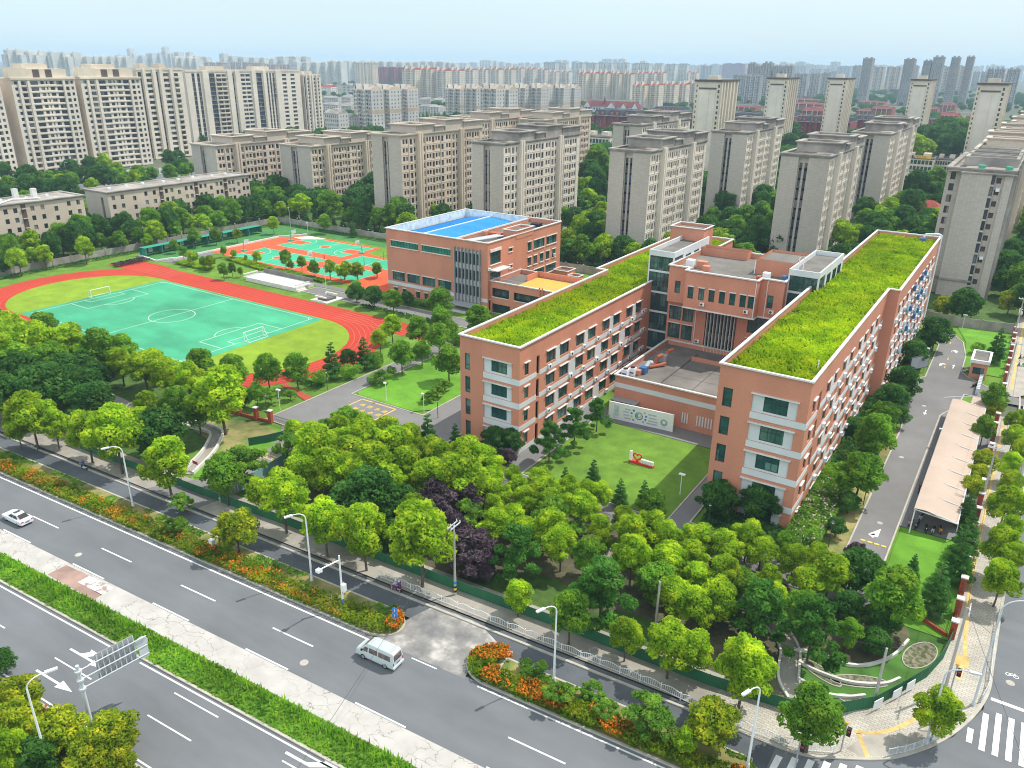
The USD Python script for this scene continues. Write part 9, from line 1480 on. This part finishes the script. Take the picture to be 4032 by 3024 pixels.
def person(label, J, x, y, z, yaw, top, legs, hair_='hair', helmet=None):
    """A figure: skin surface with face and hands; clothing, hair or helmet are its children."""
    t = thing('person', label, 'person', (0, 0, 0)); H = J['head']; hd = np.array(H[:3])
    JJ = dict(J)
    bones = [('pelvis', 'chest'), ('chest', 'neck'), ('neck', 'head')]
    for s in 'lr': bones += [('chest', 'sh' + s), ('sh' + s, 'el' + s), ('el' + s, 'wr' + s), ('pelvis', 'hip' + s), ('hip' + s, 'kn' + s), ('kn' + s, 'an' + s), ('an' + s, 'to' + s)]
    f = np.array(J['face']); f = f / np.linalg.norm(f); sd = np.cross([0, 0, 1], f); sd /= np.linalg.norm(sd)
    # nose, chin and ears
    for n_, q, r in (('nose', hd + f * .105 - [0, 0, .01], .016), ('chin', hd + f * .05 - [0, 0, .085], .045), ('earl', hd + sd * .09, .02), ('earr', hd - sd * .09, .02)): JJ[n_] = (*q, r); bones.append(('head', n_))
    for s in 'lr':   # hands: palm, four fingers and a thumb closed a little
        w = np.array(J['wr' + s][:3]); e = np.array(J['el' + s][:3]); d = (w - e) / np.linalg.norm(w - e); a = np.cross(d, [0, 0, 1.0]); a = a / (np.linalg.norm(a) + 1e-6); dn = np.cross(a, d); dn = dn if dn[2] < 0 else -dn
        JJ['pa' + s] = (*(w + d * .07), .028); bones.append(('wr' + s, 'pa' + s))
        for k, L in enumerate((.075, .085, .08, .065)):
            k0, k1, k2 = f'k{s}{k}', f'm{s}{k}', f't{s}{k}'; o = w + d * .085 + a * (.021 * (k - 1.5)); JJ[k0] = (*o, .010); JJ[k1] = (*(o + d * L * .55 + dn * .01), .009); JJ[k2] = (*(o + d * L * .85 + dn * .035), .008); bones += [(k0, k1), (k1, k2)]
        th = w + d * .03 + a * .035; JJ['q' + s] = (*th, .011); JJ['v' + s] = (*(th + d * .045 + a * .02 + dn * .01), .009); bones.append(('q' + s, 'v' + s))
    skin = body_mesh(JJ, bones, .028); sp = M().tm(skin).build('body', 'skin', t, smooth=True)
    g = .022; E_ = lambda ks, bs, ex=g: M().tm(body_mesh({q: (*J[q][:3], J[q][3] + ex) for q in ks}, bs, .035))
    E_(['pelvis', 'chest', 'shl', 'shr', 'ell', 'elr', 'neck'], [('pelvis', 'chest'), ('chest', 'shl'), ('chest', 'shr'), ('shl', 'ell'), ('shr', 'elr')]).build('shirt', top, t, smooth=True)
    E_(['pelvis', 'hipl', 'hipr', 'knl', 'knr', 'anl', 'anr'], [('pelvis', 'hipl'), ('pelvis', 'hipr'), ('hipl', 'knl'), ('hipr', 'knr'), ('knl', 'anl'), ('knr', 'anr')], .016).build('trousers', legs, t, smooth=True)
    for s in 'lr': M().tm(body_mesh({q: (*J[q][:3], J[q][3] + .014) for q in ('an' + s, 'to' + s)}, [('an' + s, 'to' + s)])).build('shoe', 'cloth_dark', t, smooth=True)
    for s in (-1, 1): M().tm(trimesh.creation.icosphere(1, .012).apply_translation(hd + f * .088 + sd * s * .034 + [0, 0, .015])).build('eye', 'black', t)
    M().obox((hd + f * .098)[:2], sd[:2], -.022, .022, -.004, .004, hd[2] - .052, hd[2] - .044).build('mouth', 'lamp_red', t)
    cap = trimesh.creation.icosphere(3, .125 if helmet else .112); cap.update_faces(~((cap.triangles_center @ np.array([*f[:2], 0]) > .035) & (cap.triangles_center[:, 2] < (.03 if helmet else .05))) & (cap.triangles_center[:, 2] > -.07)); M().tm(cap.apply_translation(hd - f * .012 + [0, 0, .02])).build('helmet' if helmet else 'hair', helmet or hair_, t, smooth=True)
    place(t, x, y, z, yaw); return t
def riding(dx=0.0, lean=0.0):
    return {'pelvis': (.25 + dx, 0, .86, .15), 'chest': (.12 + dx - lean, 0, 1.22, .145), 'neck': (.08 + dx - lean, 0, 1.43, .055), 'head': (.05 + dx - lean, 0, 1.58, .098), 'face': (-1, 0, -.05),
            'shl': (.1 + dx - lean, -.19, 1.35, .058), 'shr': (.1 + dx - lean, .19, 1.35, .058), 'ell': (-.14 + dx - lean, -.27, 1.13, .045), 'elr': (-.14 + dx - lean, .27, 1.13, .045), 'wrl': (-.4 + dx * .5, -.27, 1.06, .032), 'wrr': (-.4 + dx * .5, .27, 1.06, .032),
            'hipl': (.2 + dx, -.1, .84, .088), 'hipr': (.2 + dx, .1, .84, .088), 'knl': (-.2 + dx, -.19, .80, .065), 'knr': (-.2 + dx, .19, .80, .065), 'anl': (-.14 + dx, -.19, .42, .045), 'anr': (-.14 + dx, .19, .42, .045), 'tol': (-.3 + dx, -.19, .38, .035), 'tor': (-.3 + dx, .19, .38, .035)}
def standing(stride=.12):
    return {'pelvis': (0, 0, .95, .14), 'chest': (-.02, 0, 1.27, .14), 'neck': (-.02, 0, 1.47, .055), 'head': (-.03, 0, 1.62, .098), 'face': (-1, 0, -.05), 'shl': (-.01, -.19, 1.41, .058), 'shr': (-.01, .19, 1.41, .058), 'ell': (.06, -.24, 1.13, .045), 'elr': (-.06, .24, 1.13, .045), 'wrl': (-.02, -.25, .88, .032), 'wrr': (-.16, .25, .92, .032),
            'hipl': (0, -.1, .92, .09), 'hipr': (0, .1, .92, .09), 'knl': (-stride, -.1, .5, .065), 'knr': (stride * .6, .1, .5, .065), 'anl': (-stride, -.1, .09, .045), 'anr': (stride * 1.5, .1, .1, .045), 'tol': (-stride - .15, -.1, .05, .038), 'tor': (stride * 1.5 - .15, .1, .05, .038)}
scooter('scooter', 'pink and black scooter carrying two people on the side road', -53.1, 57.0, RDEG, 'pink_paint'); person('person riding a pink scooter in a pale blue jacket and white helmet', riding(0), -53.1, 57.0, 0, RDEG, 'cloth_pale', 'cloth_blue', helmet='lamp_clear')
person('person in dark purple sitting behind the rider on the pink scooter, white helmet', riding(.42, -.05), -53.1, 57.0, .02, RDEG, 'cloth_purple', 'cloth_dark', helmet='lamp_clear')
scooter('scooter', 'pale scooter ridden along the side road at the far left', -112.0, 53.1, RDEG, 'white_metal'); person('person in dark blue riding the far left scooter, red helmet', riding(0), -112.0, 53.1, 0, RDEG, 'cloth_blue', 'cloth_dark', helmet='helmet_red')
t = thing('carried_bag', 'red bag hanging at the front of the far left scooter', 'bag', (-112.5, 53.0, .6)); M().tm(trimesh.creation.icosphere(2, .2).apply_scale((.8, 1.1, 1.2)).apply_translation((-112.62, 53.05, .75))).build('bag', 'helmet_red', t, smooth=True)
person('person in a maroon top standing at the canopy edge by the parking strip', standing(.05), -4.9, 117.4, .12, 40, 'cloth_maroon', 'cloth_dark')
person('person in pale grey walking on the path near the gymnasium', standing(.16), -119.2, 140.0, .05, 190, 'cloth_grey', 'cloth_dark')
for k, (x, y, yw, mt, lab) in enumerate(((-4.55, 107.2, 75, 'pink_paint', 'pink scooter parked outside the near end of the canopy'), (-3.75, 107.0, 80, 'dark_metal', 'dark scooter parked second from left at the near canopy end'), (-2.6, 106.8, 95, 'black', 'small black scooter parked third from left at the near canopy end'), (-1.75, 106.9, 85, 'silver_metal', 'grey scooter parked fourth from left at the near canopy end'), (-.95, 107.6, 100, 'orange_lamp', 'orange trimmed scooter parked at right of the near canopy end'), (-3.6, 109.6, 80, 'cloth_pale', 'pale scooter parked under the canopy behind the pink one'), (-1.9, 169.2, 60, 'dark_metal', 'dark scooter parked by the folding gate'), (5.3, 193.5, 20, 'dark_metal', 'dark scooter on the right pavement beyond the gate'), (5.3, 188.0, 20, 'green_paint', 'green scooter on the right pavement beyond the gate'))):
    scooter('scooter', lab, x, y, yw, mt, 'scooters parked by the gate and canopy')
# parked cars far down the right street
for k, (x, y) in enumerate(((-5.8 + 12, 452), (-4.6 + 12, 434), (-5.4 + 12, 397))):
    t = thing('car', f'white car parked far off right of the grey block, {ORD[k]} from top', 'car', (0, 0, 0)); loft(b := M(), [section(x_, w, z0, z1, zb, wt, .06) for x_, w, z0, z1, zb, wt in S_]); b.build('body', 'car_white', t)
    g = M(); loft(g, [section(x_, w, z0, z1, zb, wt, .06) for x_, w, z0, z1, zb, wt in ((-.95, .74, .9, .98, .94, .70), (-.15, .76, .9, 1.40, .98, .60), (1.1, .76, .9, 1.38, .98, .58), (1.85, .72, .9, .99, .94, .68))]); g.build('cabin', 'car_glass', t); wheels(t, (-1.42, 1.38), .88, .33); place(t, x - 11.4, y, .0, 88)

# ------------------------------------------------------------------ air between here and the skyline
HZ = usdkit.material(stage, '/World/Looks/haze_air', {'v': ('principled_volume', {'color': (.58, .79, 1.0), 'density': HAZE, 'anisotropy': 0.0})}, [], volume='v.volume')
M().box(-6500, 3000, -800, 7000, -1.4, 112).build('haze', HZ, '/World', label='pale blue haze over the city', cat='haze', kind='stuff')
